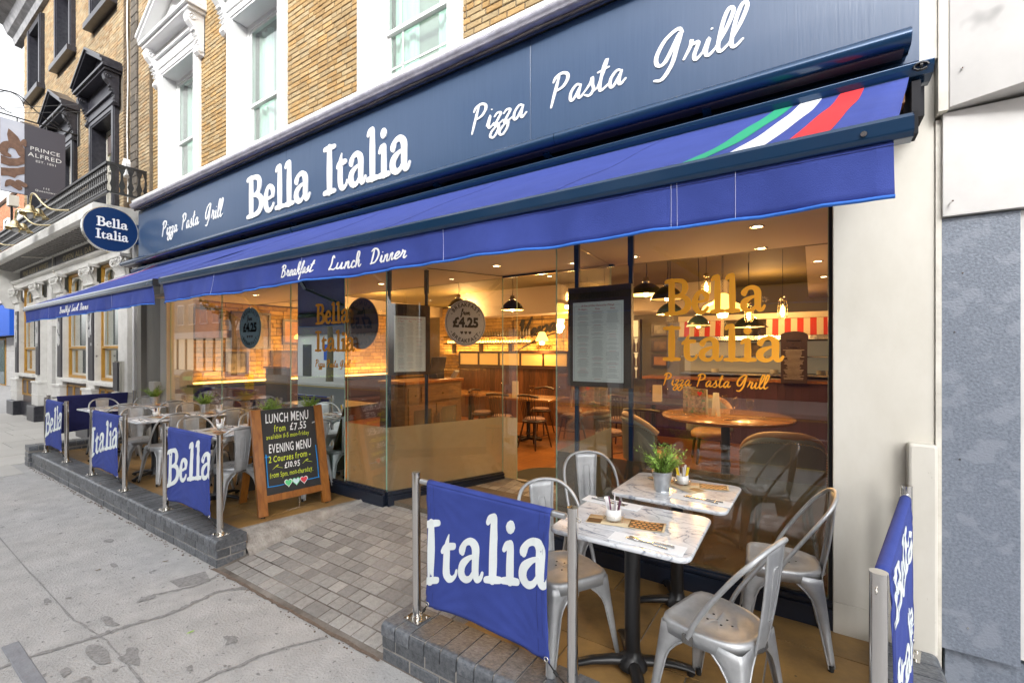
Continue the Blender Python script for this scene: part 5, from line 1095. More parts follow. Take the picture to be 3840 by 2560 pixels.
# ================================================================== FAR BUILDING ACROSS THE SIDE STREET
fb = thing('far_brick_building', 'orange brick building with white windows and a blue shopfront at the far left', 'building', (-40, 8, 0))
bx('wall', MORTAR, fb, -62, -30, 5.56, 14, 0, 10.0)
sp = bond(-42, -30, 4.9, 9.9, [(-39.1, -38.1, 5.4, 7.0), (-36.4, -35.4, 5.4, 7.0), (-36.6, -35.6, 7.6, 8.9), (-33.9, -32.9, 5.4, 7), (-33.9, -32.9, 7.6, 8.9)], bw=.24, bh=.085); bricks_on(fb, sp, ORANGEB, FA(5.55), .03, 0)
for (a, b, c, d) in ((-39.1, -38.1, 5.4, 7.0), (-36.4, -35.4, 5.4, 7.0), (-36.6, -35.6, 7.6, 8.9), (-33.9, -32.9, 5.4, 7), (-33.9, -32.9, 7.6, 8.9)):
    w = MB(); w.box(a, b, 5.42, 5.55, c, c + .1); w.box(a, b, 5.42, 5.55, d - .1, d); w.box(a, a + .1, 5.42, 5.55, c + .1, d - .1); w.box(b - .1, b, 5.42, 5.55, c + .1, d - .1); w.box((a + b) / 2 - .03, (a + b) / 2 + .03, 5.46, 5.54, c + .1, d - .1); wo_ = w.build('window', WHITEP, fb); bx('pane', GLASSG, wo_, a + .1, b - .1, 5.5, 5.505, c + .1, d - .1)
mb = MB(); mb.box(-62, -29.9, 5.0, 5.55, 4.25, 4.95); mb.box(-62, -29.7, 4.85, 5.55, 4.95, 5.05); mb.build('fascia', WPANEL, fb)
bx('coping', mk('grey_coping', (.4, .39, .37), .8), fb, -62, -29.9, 5.4, 6, 10.0, 10.12)
bx('blue_blind', BLUES, fb, -62, -30.5, 4.7, 4.9, 2.55, 4.0); bx('dark_shop_window', mk('dark_blue_front', (.005, .03, .2), .3), fb, -62, -36.6, 5.4, 5.5, 0, 2.5); bx('door_frame', GOLDP, fb, -36.6, -35.3, 5.3, 5.5, 0, 2.5); bx('door_glass', mk('teal_shop_glass', (.10, .16, .15), .1), fb, -36.5, -35.45, 5.27, 5.3, .1, 2.4)
x = -35.3
while x < -30.4:
    for j in range(7): bx('white_tile', WPANEL, fb, x + .012, x + .48, 5.33, 5.5, .02 + j * .36, .37 + j * .36)
    x += .49
sat = thing('satellite_dish', 'rust streaked satellite dish on the far brick building', 'satellite dish', (-31, 4.9, 6.2)); m_ = MB(); m_.lathe([(.0, 0), (.2, .03), (.36, .12)], (-31.0, 4.9, 6.0), 14); m_.build('dish', WPANEL, sat, solid=.01); m_ = MB(); m_.tube([(-31, 5.5, 5.6), (-31, 4.95, 5.7), (-31, 4.9, 6.0)], .03, 5); m_.build('arm', IRON, sat)
# ================================================================== CHAIRS
def chair_proto():
    t = thing('metal_chair', 'chair', 'chair', (0, 0, 0))
    # seat: pressed sheet with dished top and rolled edge
    def outline(g):   # half of rounded seat, front +x
        pts = []
        for k in range(40):
            a = 6.28318 * k / 40; c, s = math.cos(a), math.sin(a); e = 7.0 if c > 0 else 2.7
            r = (abs(c) ** e + abs(s) ** e) ** (-1 / e); w = .180 if c > 0 else .178
            pts.append((r * c * .180 * g, r * s * w * g * (1 if c > 0 else 1 - .10 * abs(c))))
        return pts
    mb = MB(); rings = [(0.02, .441), (.55, .442), (.84, .445), (.88, .450), (.95, .451), (.985, .446), (1.0, .436), (1.0, .395)]
    vs = []; n = 40
    for g, z in rings: vs += [(x, y, z) for x, y in outline(g)]
    fs = [(i * n + k, i * n + (k + 1) % n, (i + 1) * n + (k + 1) % n, (i + 1) * n + k) for i in range(len(rings) - 1) for k in range(n)]
    mb.add(vs, fs + [tuple(range(n))], 0, True)
    st = mb.build('seat', GALV, t, world=False, solid=.003)
    mb = MB()
    for (x, y) in ((.03, -.028), (.03, .028), (-.03, -.028), (-.03, .028), (.065, 0), (-.065, 0)): mb.cyl((x, y, .4425), .0055, .0012, 8)
    mb.build('drain_hole', BLACKISH, st, world=False)
    # legs: folded sheet, wide gusset at the top running into a narrow foot
    for sx in (1, -1):
        for sy in (1, -1):
            l = MB(); N = 12; rows = []
            for i in range(N + 1):
                q = i / N; z = .432 * (1 - q) + .012 * q; cx = sx * (.172 + .045 * q); cy = sy * ((.172 if sx > 0 else .160) + .048 * q)
                w = .026 + .040 * (1 - q) + .11 * max(0, 1 - q * 3) ** 2
                rows.append([(cx - sx * w, cy, z), (cx - sx * w * .5, cy + sy * .002, z), (cx - sx * .012, cy, z), (cx, cy - sy * .012, z), (cx + sx * .002, cy - sy * w * .5, z), (cx, cy - sy * w, z)])
            vs = [p for r_ in rows for p in r_]; l.add(vs, [(i * 6 + j, i * 6 + j + 1, (i + 1) * 6 + j + 1, (i + 1) * 6 + j) for i in range(N) for j in range(5)], 0, True)
            lo = l.build('leg', GALV, t, world=False, solid=.0025)
            e = MB(); e.tube([r_[0] for r_ in rows[1:]], .0048, 6); e.tube([r_[5] for r_ in rows[1:]], .0048, 6); e.build('rolled_edge', GALV, lo, world=False)
            e = MB(); c_ = rows[-1][2]; e.cyl((c_[0] - sx * .006, c_[1] - sy * .006, 0), .013, .03, 8); e.build('foot', RUBBER, lo, world=False)
            e = MB(); zc = rows[3]; e.tube([((zc[3][0] + zc[4][0]) / 2 + sx * .001, cy - sy * .05, zc[3][2] - .03), ((zc[3][0] + zc[4][0]) / 2 + sx * .006, cy - sy * .05, zc[3][2] - .03)], .011, 8); 
    # back loop
    P = spl([(.035, -.186, .418), (.0, -.190, .50), (-.075, -.196, .62), (-.155, -.190, .735), (-.205, -.158, .80), (-.235, -.10, .84), (-.248, 0, .855), (-.235, .10, .84), (-.205, .158, .80), (-.155, .190, .735), (-.075, .196, .62), (.0, .190, .50), (.035, .186, .418)], 5)
    b = MB(); b.tube(P, .0105, 8); bo = b.build('back_frame', GALV, t, world=False)
    e = MB()
    for s_ in (-1, 1): e.obox((.036, s_ * .183, .412), (.022, 0, 0), (0, .008, 0), (0, 0, .018)); e.tube([(.036, s_ * .19, .415), (.036, s_ * .202, .415)], .007, 8)
    e.build('bracket', GALVD, bo, world=False)
    # splat
    def sp_(u, v): # u -1..1 across, v 0 bottom..1 top
        w = .052 + .028 * v; x = -.178 - .058 * v - .03 * v * (1 - v) * 1.2 - .012 * (1 - abs(u)) * (1 - v * .6); z = .40 + .445 * v
        return (x, u * w, z)
    s_ = MB(); s_.grid(lambda a, q: sp_(a * 2 - 1, q), 8, 14); so = s_.build('backrest', GALV, t, world=False, solid=.003)
    s_ = MB()
    for sg in (-1, 1): s_.tube([sp_(sg, q / 12) for q in range(13)], .0055, 6)
    rr = rrect(-.36, .36, .30, .80, .14, 4)
    s_.tube([Vector(sp_(a, b_)) + Vector((dx, 0, 0)) for a, b_ in rr for dx in (.003,)], .0028, 5, closed=True); s_.tube([Vector(sp_(a, b_)) + Vector((-.003, 0, 0)) for a, b_ in rr], .0028, 5, closed=True)
    s_.build('raised_rib', GALV, so, world=False)
    e = MB(); e.tube([(-.176, -.05, .415), (-.19, -.02, .412), (-.19, .02, .412), (-.176, .05, .415)], .010, 6); e.build('spot_weld', GALVD, t, world=False)
    return t
chair0 = chair_proto(); used = []
def tree(o):
    out = [o]
    for c in o.children: out += tree(c)
    return out
def put(proto, flag, x, y, z, rz, label, group, scale=1, wire=None):
    o = proto if not flag else copy_tree(proto); flag.append(1); o.location = (x, y, z); o.rotation_euler = (0, 0, rad(rz)); o['label'] = label; o['group'] = group
    return o
fix = []   # every placement is made first as a copy, the prototype itself becomes the last one
def place_all(proto, specs, group):
    n = len(specs)
    for i, (x, y, z, rz, label) in enumerate(specs):
        o = copy_tree(proto) if i < n - 1 else proto
        o.location = (x, y, z); o.rotation_euler = (0, 0, rad(rz)); o['label'] = label; o['group'] = group
TX = [(-5.35, 2.35), (-7.12, 2.38), (-8.92, 2.40), (-5.30, 2.98), (-7.08, 3.0), (-8.82, 2.98)]
RT = [(-.755, 2.245), (-.705, 2.945)]
rows_ = ['front', 'front', 'front', 'window side', 'window side', 'window side']; cols_ = ['nearest the menu board', 'middle', 'farthest left'] * 2
cs = []
jit = [(-.66, 8, .05), (.60, 176, -.02), (-.62, -6, -.02), (.60, 186, .0), (-.60, 4, .1), (.62, 172, .05), (-.50, -10, -.05), (.74, 184, .05), (-.62, 5, .0), (.66, 180, .0), (-.60, -4, .05), (.56, 178, .04)]
for i, (x, y) in enumerate(TX):
    for j in (0, 1):
        dx, rz, dy = jit[i * 2 + j]; dx = dx - .22 * (1 if dx > 0 else -1)
        if i == 0 and j == 0: lab = 'grey metal chair half hidden behind the lettered cloth beside the chalkboard table'
        cs.append((x + dx, y + dy, TZ, rz, 'gunmetal cafe chair %s of the %s marble table, %s row' % ('left' if j == 0 else 'right', cols_[i].replace('nearest the menu board', 'chalkboard end'), rows_[i])))
cs += [(-1.13, 2.22, TZ, -30, 'gunmetal cafe chair tucked behind the near white-lettered cloth'), (-1.27, 3.0, TZ, -49, 'gunmetal cafe chair with its tall back in front of the entrance glass edge'),
       (-.345, 2.15, TZ, 163, 'nearest gunmetal cafe chair, right of the front marble table'), (-.14, 2.98, TZ, 186, 'gunmetal cafe chair against the cream pier at the right window')]
place_all(chair0, cs, 'gunmetal cafe chairs on the terrace')
# ================================================================== TABLES
def table_proto():
    t = thing('marble_table', 'table', 'table', (0, 0, 0)); H = .75
    o = rrect(-.33, .33, -.29, .29, .05, 5); mb = MB(); lv = [(.985, -.022), (1.0, -.016), (1.0, -.007), (.992, -.002), (.98, 0)]
    n = len(o); vs = []
    for g, z in lv: vs += [(x * g, y * g, H + z) for x, y in o]
    mb.add(vs, [(i * n + k, i * n + (k + 1) % n, (i + 1) * n + (k + 1) % n, (i + 1) * n + k) for i in range(4) for k in range(n)], 0, True)
    mb.add(vs[-n:], [tuple(range(n))]); mb.add(vs[:n], [tuple(range(n))[::-1]]); mb.build('tabletop', MARBLE, t, world=False)
    mb = MB(); mb.cyl((0, 0, .055), .038, .66, 18); mb.cyl((0, 0, .70), .05, .012, 16); mb.box(-.16, .16, -.02, .02, .712, .727); mb.box(-.02, .02, -.16, .16, .712, .727); mb.build('column', IRON, t, world=False)
    b = MB(); b.lathe([(.075, .035), (.07, .07), (.045, .085), (.04, .12)], (0, 0, 0), 16); bo = b.build('base', IRON, t, world=False)
    for k in range(4):
        a = rad(90 * k + 28); c, s = math.cos(a), math.sin(a); l = MB()
        P = [(0, .06, .03, .022), (.10, .062, .032, .022), (.20, .052, .028, .018), (.27, .036, .026, .014), (.30, .022, .03, .016)]
        vs = []
        for (r, z, w, h) in P:
            for k2 in range(8): q = 6.2832 * k2 / 8; vs.append((r * c - s * w * math.cos(q), r * s + c * w * math.cos(q), z + h * math.sin(q)))
        l.add(vs, [(i * 8 + j, i * 8 + (j + 1) % 8, (i + 1) * 8 + (j + 1) % 8, (i + 1) * 8 + j) for i in range(4) for j in range(8)], 0, True); l.add(vs[-8:], [tuple(range(8))]); l.cyl((.285 * c, .285 * s, 0), .018, .02, 8); l.build('foot', IRON, bo, world=False)
    return t
tp = table_proto()
ts = [(x, y, TZ, random.uniform(-2, 2), 'square marble topped table in the %s row, %s' % (rows_[i], cols_[i])) for i, (x, y) in enumerate(TX)]
ts += [(RT[0][0], RT[0][1], TZ, 1, 'marble topped table right behind the near white-lettered cloth'), (RT[1][0], RT[1][1], TZ, -1, 'marble topped table against the right window with a potted herb')]
place_all(tp, ts, 'marble topped terrace tables')
TT = TZ + .75
# ================================================================== POTS OF ROSEMARY
def pot_proto(seed):
    rnd = random.Random(seed); t = thing('potted_herb', 'pot', 'plant')
    p = MB(); prof = [(.0, .002), (.042, .002), (.043, .0)] + [(.043 + .016 * q / 12 + (.0016 if q in (3, 5, 9, 10) else 0), .118 * q / 12) for q in range(13)] + [(.060, .118), (.060, .122), (.056, .122), (.053, .10), (.0, .098)]
    p.lathe(prof, (0, 0, 0), 24); p.build('pot', ZINC, t, world=False)
    p = MB(); p.lathe([(.0, .105), (.054, .103)], (0, 0, 0), 16); p.build('soil', mk('potting_soil', (.03, .02, .012), .9), t, world=False)
    s = MB(); l = MB()
    for k in range(62):
        a = rnd.uniform(0, 6.28); r0 = rnd.uniform(0, .045); lean = rnd.uniform(.1, 1.3); h = rnd.uniform(.08, .20) * (1.1 - .3 * lean); cu = rnd.uniform(-.02, .05)
        pts = [(math.cos(a) * (r0 + lean * h * q * q * .9 + cu * q * .4), math.sin(a) * (r0 + lean * h * q * q * .9), .10 + h * q) for q in [i / 5 for i in range(6)]]
        s.tube(pts, [.0016 - .0002 * i for i in range(6)], 4)
        for i in range(26):
            q = .12 + .88 * i / 26; j = min(int(q * 5), 4); f_ = q * 5 - j; c = Vector(pts[j]).lerp(Vector(pts[j + 1]), f_); d = (Vector(pts[j + 1]) - Vector(pts[j])).normalized()
            b = rnd.uniform(0, 6.28); o = d.orthogonal().normalized(); sd_ = d.cross(o); out = o * math.cos(b) + sd_ * math.sin(b); L_ = rnd.uniform(.02, .038) * (1.1 - .4 * q)
            tip = c + (out * .8 + d * .65).normalized() * L_; w = d.cross(out).normalized() * .0035; m_ = c.lerp(tip, .45) + Vector((0, 0, .0015))
            l.add([c, m_ + w, tip, m_ - w], [(0, 1, 2, 3)])
    s.build('stem', STEM, t, world=False); l.build('foliage', LEAF, t, world=False)['kind'] = 'stuff'
    return t
pp_ = [pot_proto(s_) for s_ in (3, 8, 21)]
pots = [(-.775, 2.86, 10, 'bushy rosemary in a zinc pot on the right window table', 0), (-9.0, 3.0, 40, 'bushy rosemary in a zinc pot on the farthest left table', 1), (-7.16, 2.98, 90, 'bushy rosemary in a zinc pot on the middle window side table', 2), (-5.42, 2.98, 200, 'bushy rosemary showing just above the chalkboard', 0)]
for (x, y, rz, lab, k) in pots:
    o = copy_tree(pp_[k]) if (k == 0 and x < -1) else pp_[k]; o.location = (x, y, TT); o.rotation_euler = (0, 0, rad(rz)); o['label'] = lab; o['group'] = 'zinc pots of rosemary on the tables'
# ================================================================== CONDIMENT JARS
def jar_proto(cols):
    t = thing('sachet_jar', 'jar', 'jar'); m_ = MB(); m_.lathe([(.0, .002), (.045, .004), (.055, .012), (.056, .034), (.053, .035), (.052, .014), (.04, .008), (0, .007)], (0, 0, 0), 20); m_.build('saucer', GLASST, t, world=False)
    m_ = MB(); m_.lathe([(.0, .008), (.036, .008), (.038, .012), (.038, .062), (.035, .062), (.034, .016), (0, .014)], (0, 0, 0), 20); m_.build('cup', CERAM, t, world=False)
    rnd = random.Random(len(cols) * 3 + 1)
    for k, c in enumerate(cols):
        a = 6.28 * k / len(cols); x, y = .018 * math.cos(a), .018 * math.sin(a); u = Vector((math.cos(a + rnd.uniform(-1, 1)), math.sin(a + rnd.uniform(-1, 1)), 0)); ti = Vector((math.cos(a) * .2, math.sin(a) * .2, 1)).normalized()
        h = rnd.uniform(.045, .055); s_ = MB(); s_.obox(Vector((x, y, .018)) + ti * h, u * .008, u.cross(ti) * .0022, ti * h); s_.build('sachet', c, t, world=False, bevel=.001)
    return t
j1 = jar_proto([SACH, SACH, SACHW, SACH, SACHW, SACH, SACHW]); j2 = jar_proto([SACHY, SACHW, SACHW, SACHY, SACHW]); j3 = jar_proto([SACHW, SACHW, SACHY, SACH, SACHW, SACHW])
for (o, x, y, lab) in ((j1, -.842, 2.215, 'white cup of purple and white sachets on the near right table'), (j2, -.70, 3.06, 'white cup of yellow sachets behind the rosemary on the right window table')):
    o.location = (x, y, TT + .003); o['label'] = lab; o['group'] = 'white sachet cups in glass saucers'
for i, (x, y, lab) in enumerate(((-5.47, 2.43, 'white cup of sachets on the table nearest the chalkboard'), (-7.22, 2.43, 'white cup of sachets on the middle front row table'), (-6.92, 3.06, 'white cup of sachets on the middle window side table'))):
    o = j3 if i == 0 else copy_tree(j3); o.location = (x, y, TT + .003); o['label'] = lab; o['group'] = 'white sachet cups in glass saucers'
# ================================================================== LEAFLETS, NAPKINS, CUTLERY
def leaflet(x, y, rz, label, z=TT):
    t = thing('menu_leaflet', label, 'leaflet', (x, y, z), rad(rz), 'illustrated leaflets on the tables')
    m_ = MB(); m_.grid(lambda u, v: (-.19 + .38 * u, -.06 + .12 * v, .0012 + .006 * max(0, u - .8) * 5 + .003 * math.sin(u * 3) ** 2), 12, 2); m_.build('sheet', KRAFT, t, world=False, solid=.0012)
    m_ = MB(); m_.grid(lambda u, v: (.02 + .16 * u, -.055 + .105 * v, .0030 + .006 * max(0, (.02 + .16 * u + .19) / .38 - .8) * 5 + .003 * math.sin((.02 + .16 * u + .19) / .38 * 3) ** 2), 8, 2); m_.build('food_picture', FOOD, t, world=False)
    m_ = MB(); zz_ = lambda x: .0045 + .006 * max(0, (x + .19) / .38 - .8) * 5 + .003 * math.sin((x + .19) / .38 * 3) ** 2
    for a_ in range(6):
        for b_ in range(4):
            cx_, cy_ = .036 + .026 * a_ + (.012 if b_ % 2 else 0), -.042 + .027 * b_
            if cx_ < .172: m_.add([(cx_ + .0105 * math.cos(q * .785), cy_ + .0095 * math.sin(q * .785), zz_(cx_ + .0105 * math.cos(q * .785))) for q in range(8)], [tuple(range(8))])
    m_.build('nut_print', NUT, t, world=False)['kind'] = 'stuff'
    m_ = MB(); m_.grid(lambda u, v: (-.185 + .07 * u, -.055 + .06 * v, .0028 + .003 * math.sin((.005 + .07 * u) / .38 * 3) ** 2), 6, 2); m_.build('food_picture', FOOD, t, world=False)
    m_ = MB()
    for (a, b) in ((-.07, .02), (-.055, -.008)): 
        for k in range(6): m_.tube([(a + .012 * k, b + random.uniform(-.003, .003), .0052), (a + .012 * k + .006, b + .008, .0052)], .0009, 4)
    m_.build('script_print', REDINK, t, world=False)
    return t
leaflet(-.78, 2.215, 10, 'cream leaflet with nut pictures under the sachet cup on the near right table', TT)
leaflet(-.62, 3.08, 12, 'cream leaflet with nut pictures on the right window table'); leaflet(-.74, 3.04, 150, 'cream leaflet lying under another on the right window table', TT + .001)
for (x, y), k in zip(TX, range(6)): leaflet(x + .03, y + random.uniform(-.05, .05), random.uniform(-20, 25), 'cream leaflet on the %s table of the %s row' % (cols_[k], rows_[k]))
def cutlery(kind):
    t = thing(kind, kind, kind)
    m_ = MB()
    if kind == 'fork':
        m_.tube([(-.10, 0, .003), (-.02, 0, .006), (.035, 0, .003)], [.0045, .002, .003], 6)
        m_.tube([(.035, 0, .003), (.045, 0, .003), (.055, 0, .004)], [.003, .009, .010], 6)
        for k in (-.0075, -.0025, .0025, .0075): m_.tube([(.05, k, .004), (.075, k, .002), (.095, k, .005)], .0013, 5)
    else:
        m_.tube([(-.10, 0, .004), (-.01, 0, .004)], [.0055, .0035], 6); m_.obox((.05, .001, .003), (.055, 0, 0), (0, .008, 0), (0, 0, .0008))
    for v in range(len(m_.v)): pass
    m_.build('metal', CUTL, t, world=False); return t
fk, kn, nk = cutlery('fork'), cutlery('knife'), None
def napkin():
    t = thing('napkin', 'napkin', 'napkin'); m_ = MB(); m_.box(-.165, .165, -.05, .05, .0005, .004); m_.build('cloth', NAPK, t, world=False, bevel=.001); return t
nk = napkin()
sets = [(-.62, 2.035, 0, 'the near edge of the near right table'), (-.54, 2.80, -2, 'the front edge of the right window table'), (-.95, 2.47, 178, 'the far left corner of the near right table')]
for (x, y), k in zip(TX, range(6)): sets.append((x + .17, y - .20, random.uniform(-6, 6), 'the front right of the %s table, %s row' % (cols_[k].replace('nearest the menu board', 'chalkboard end'), rows_[k]))); sets.append((x - .17, y + .2, 180, 'the back left of the %s table, %s row' % (cols_[k].replace('nearest the menu board', 'chalkboard end'), rows_[k])))
for i, (x, y, rz, w) in enumerate(sets):
    last = i == len(sets) - 1; c, s = math.cos(rad(rz)), math.sin(rad(rz))
    for (pr_, dx, dy, dr, nm) in ((nk, 0, 0, 0, 'white folded napkin'), (fk, .0, -.012, 172, 'steel fork'), (kn, .02, .014, 176, 'steel knife')):
        o = pr_ if last else copy_tree(pr_); o.location = (x + dx * c - dy * s, y + dx * s + dy * c, TT + (.0 if pr_ is nk else .004)); o.rotation_euler = (0, 0, rad(rz + dr)); o['label'] = '%s at %s' % (nm, w); o['group'] = nm + 's on the terrace tables'
# ================================================================== CLOTH BARRIERS
def barrier(label, p0, p1, zb0, zb1, h=.862, cloth=CANVAS, word='Italia', margin=.10, text=True, word2=None, bend=.02, rise=.24, spread=1.0, side=1):
    p0, p1 = Vector((*p0, 0)), Vector((*p1, 0)); d = (p1 - p0); L_ = d.length; d.normalize(); n = Vector((d.y, -d.x, 0)) * side   # n towards the viewer
    t = thing('cloth_barrier', label, 'barrier', tuple((p0 + p1) / 2), group='lettered cloth barriers between steel posts')
    R_ = .0245
    for (p, zb) in ((p0, zb0), (p1, zb0 + (zb1 - zb0))):
        lean = Vector((random.uniform(-.006, .006), random.uniform(-.006, .006), 0))
        m_ = MB(); m_.tube([p + Vector((0, 0, zb + .006)), p + lean * .5 + Vector((0, 0, zb + h / 2)), p + lean + Vector((0, 0, zb + h - .004))], R_, 24); po = m_.build('post', STEEL, t)
        m_ = MB(); m_.cyl(p + lean + Vector((0, 0, zb + h - .004)), R_ + .0012, .006, 24); m_.build('cap', STEEL, po)
        m_ = MB(); m_.obox(p + Vector((0, 0, zb + .005)), d * .062, n * .052, (0, 0, .005)); m_.build('base_plate', STEEL, po, bevel=.002)
        m_ = MB()
        for a in (-1, 1):
            for b in (-1, 1): m_.cyl(p + d * .044 * a + n * .034 * b + Vector((0, 0, zb + .010)), .009, .007, 6)
        m_.cyl(p + Vector((0, 0, zb + .010)), R_ + .007, .012, 16)
        for z in (.04, h - .05):
            for sg in (-1, 1):
                c = p + d * sg * (R_ + .008) + Vector((0, 0, zb + z)); m_.tube([c + d * .010 * math.cos(k * .9) + Vector((0, 0, .010 * math.sin(k * .9))) for k in range(8)], .0025, 5)
        m_.build('fixings', CHROME, po)
    zr0, zr1 = zb0 + h - .045, zb1 + h - .045
    a, b = p0 + d * (R_ + .012), p1 - d * (R_ + .012); a.z, b.z = zr0, zr1
    m_ = MB(); m_.tube([a, b], .0155, 14); m_.build('rail', mk('grey_aluminium', (.55, .56, .57), .35, metal=.8), t)
    W = L_ - 2 * margin; z1 = zb0 + h - .045; z0 = zb0 + .125
    def cl(u, v, off=0):   # u 0..1 along, v 0 bottom..1 top
        x = margin + W * u; bot = .035 * math.sin(u * math.pi) * (1 - v); g = bend * math.sin(u * 3.1416) * (1 - v) + .004 * math.sin(u * 13 + v * 4) * (1 - v * .5) + .006 * math.sin(u * 5 + 2)
        for (cu, cv) in ((0, 0), (1, 0), (0, 1), (1, 1)):
            dd_ = math.hypot(u - cu, v - cv); g += .007 * math.sin(26 * math.atan2(abs(v - cv) + .05, abs(u - cu) + .05)) * math.exp(-dd_ * 4) * min(1, dd_ * 8)
        pull = (.5 - u) * .03 * math.sin(v * 3.14159)
        c = p0 + d * (x + pull) + n * (g * min(1, (1 - v) * 7) + off + .0215); return (c.x, c.y, z0 + (z1 - z0) * v + bot + (zb1 - zb0) * u)
    m_ = MB(); m_.grid(lambda u, v: cl(u, v), 44, 40)
    over = [((p0 + d * (margin + W * u)), u) for u in (0, 1)]
    m_.grid(lambda u, v: tuple((p0 + d * (margin + W * u)) + n * (.0215 * math.cos(v * 3.3)) + Vector((0, 0, zr0 + (zr1 - zr0) * u + .0195 * math.sin(v * 3.3)))), 20, 8)
    co = m_.build('cloth', cloth, t, solid=.002)
    m_ = MB()
    for u in (.035, .07, .93, .965): m_.tube([cl(u, k / 16, .0016) for k in range(17)], .0006, 4)
    m_.build('stitching', CANVAS_D, co)
    if text:
        for wi, wd in enumerate([word] + ([word2] if word2 else [])):
            tw = sum(SLAB_G[c][0] for c in wd); hh = .36 if not word2 else .20; sx = W * 1.07 / (tw * hh) if not word2 else W * .8 / (tw * hh)
            base = (.125 if not word2 else (.46 - .36 * wi))
            def ft(x, y, dd):
                u = (x - (W * (.045 if wd == 'Italia' else .0) if not word2 else -W * .1)) / W; v = (base + y + rise * u * W) / (z1 - z0); q = cl(min(max(u, 0), 1), v, .0022 + dd); return q
            slab_text(wd, ft, hh, sx, 0, .0008, mk('white_printed_letters', (.72, .77, .77), .75), co, one=True, name='lettering')
    for u in (0, 1):   # eyelets and shock cords
        e = Vector(cl(.02 if u == 0 else .98, .02, .002)); m_ = MB(); m_.tube([e + d * .011 * math.cos(k * .7) + Vector((0, 0, .011 * math.sin(k * .7))) for k in range(10)], .003, 5); m_.build('eyelet', CHROME, co)
        p = p0 + d * (R_ + .012) if u == 0 else p1 - d * (R_ + .012); p = p + Vector((0, 0, (zb0 if u == 0 else zb1) + .04)); mid = (p + e) / 2 - Vector((0, 0, .006))
        m_ = MB(); m_.tube([e, mid, p], .0035, 6); m_.tube([mid + (e - p).normalized() * .012, mid - (e - p).normalized() * .012], .008, 8); m_.build('shock_cord', RUBBER, co)
    return t
barrier('blue cloth reading Italia on the near low wall in front of the right terrace', (-1.948, 1.935), (-.912, 1.885), WALL_Z, WALL_Z, word='Italia', rise=.26, margin=.105)
barrier('blue cloth reading Bella in front of the chalkboard table, nearest on the long wall', (-5.37, 1.885), (-4.25, 1.885), WALL_Z, WALL_Z, word='Bella', margin=.11)
barrier('blue cloth reading Italia in the middle of the long low wall', (-7.68, 1.90), (-6.50, 1.89), WALL_Z, WALL_Z, word='Italia', margin=.12)
barrier('blue cloth reading Bella at the far left end of the long low wall', (-10.0, 1.93), (-8.86, 1.92), WALL_Z, WALL_Z, word='Bella', margin=.12)
barrier('plain dark navy cloth closing off the far left end of the terrace', (-10.30, 2.02), (-10.28, 3.12), .325, .325, h=.77, cloth=CANVAS_D, text=False, margin=.09, bend=.0)
barrier('blue cloth with two lines of lettering seen edge on at the right border', (.178, 1.89), (.405, 3.05), WALL_Z, .255, h=.86, word='Bella', word2='Italia', margin=.10, rise=.0, bend=.03)
# ================================================================== CHALKBOARD
ab = thing('chalkboard_sign', 'wooden framed pavement chalkboard with lunch and evening menu offers', 'chalkboard', (-4.45, 2.65, TZ))
A, B = Vector((-4.43, 2.31, TZ)), Vector((-4.31, 3.01, TZ)); u = (B - A).normalized(); back = Vector((-u.y, u.x, 0)); Wd = (B - A).length
H_ = 1.035; up = (Vector((0, 0, 1)) * H_ + back * .24).normalized(); nn = u.cross(up).normalized()
fb_ = plane_map(A, u, up, nn)
def rail(p, q, r_, s_, name='stile'): m_ = MB(); m_.prism([(p, r_), (q, r_), (q, s_), (p, s_)], fb_, -.042, .004); m_.build(name, OAK, ab, bevel=.004)
rail(0, .085, .012, 1.05); rail(Wd - .085, Wd, .012, 1.05)
m_ = MB(); m_.prism([(.085, .135), (Wd - .085, .135), (Wd - .085, .20), (.085, .20)], fb_, -.036, -.0); m_.build('rail', OAK, ab, bevel=.003)
m_ = MB(); m_.prism([(.085, .20), (Wd - .085, .20), (Wd - .085, 1.045), (.085, 1.045)], fb_, -.03, -.012); cbd = m_.build('board', CHALK, ab)
# back leaf
A2 = A + back * .62; up2 = (Vector((0, 0, 1)) * H_ - back * .34).normalized(); fb2 = plane_map(A2, u, up2, nn)
for (p, q) in ((0, .07), (Wd - .07, Wd)): m_ = MB(); m_.prism([(p, .012), (q, .012), (q, 1.06), (p, 1.06)], fb2, -.0, .035); m_.build('rear_leg', OAK, ab, bevel=.003)
m_ = MB(); m_.prism([(.07, .14), (Wd - .07, .14), (Wd - .07, 1.05), (.07, 1.05)], fb2, .01, .02); m_.build('rear_board', CHALK, ab)
for p in (.04, Wd - .04): m_ = MB(); m_.cyl(Vector(fb_(p, 0, -.02)) - Vector((0, 0, 0.0)), .02, .014, 10); m_.build('glide', RUBBER, ab)
m_ = MB(); c0 = Vector(fb_(Wd * .57, .16, -.03)); 
pts = [c0 + Vector((0, 0, -.02 * k)) for k in range(8)] + [Vector((c0.x + .0, c0.y - .02 * k, TZ + .006)) for k in range(1, 7)]
for i_, p in enumerate(pts):
    ax = u if i_ % 2 else back; r2 = [(p + ax * .0055 * math.cos(k * 1.05) + Vector((0, 0, .012 * math.sin(k * 1.05)))) if i_ < 8 else (p + Vector((.0, .012 * math.cos(k * 1.05), 0)) + Vector((.006 * math.sin(k * 1.05), 0, .002 * (i_ % 2)))) for k in range(6)]
    m_.tube(r2, .0018, 4, closed=True)
m_.build('chain', CHROME, ab)
fc = lambda a, b, d: fb_(.085 + a, .20 + b, -.0115 + d)
CWd = Wd - .17
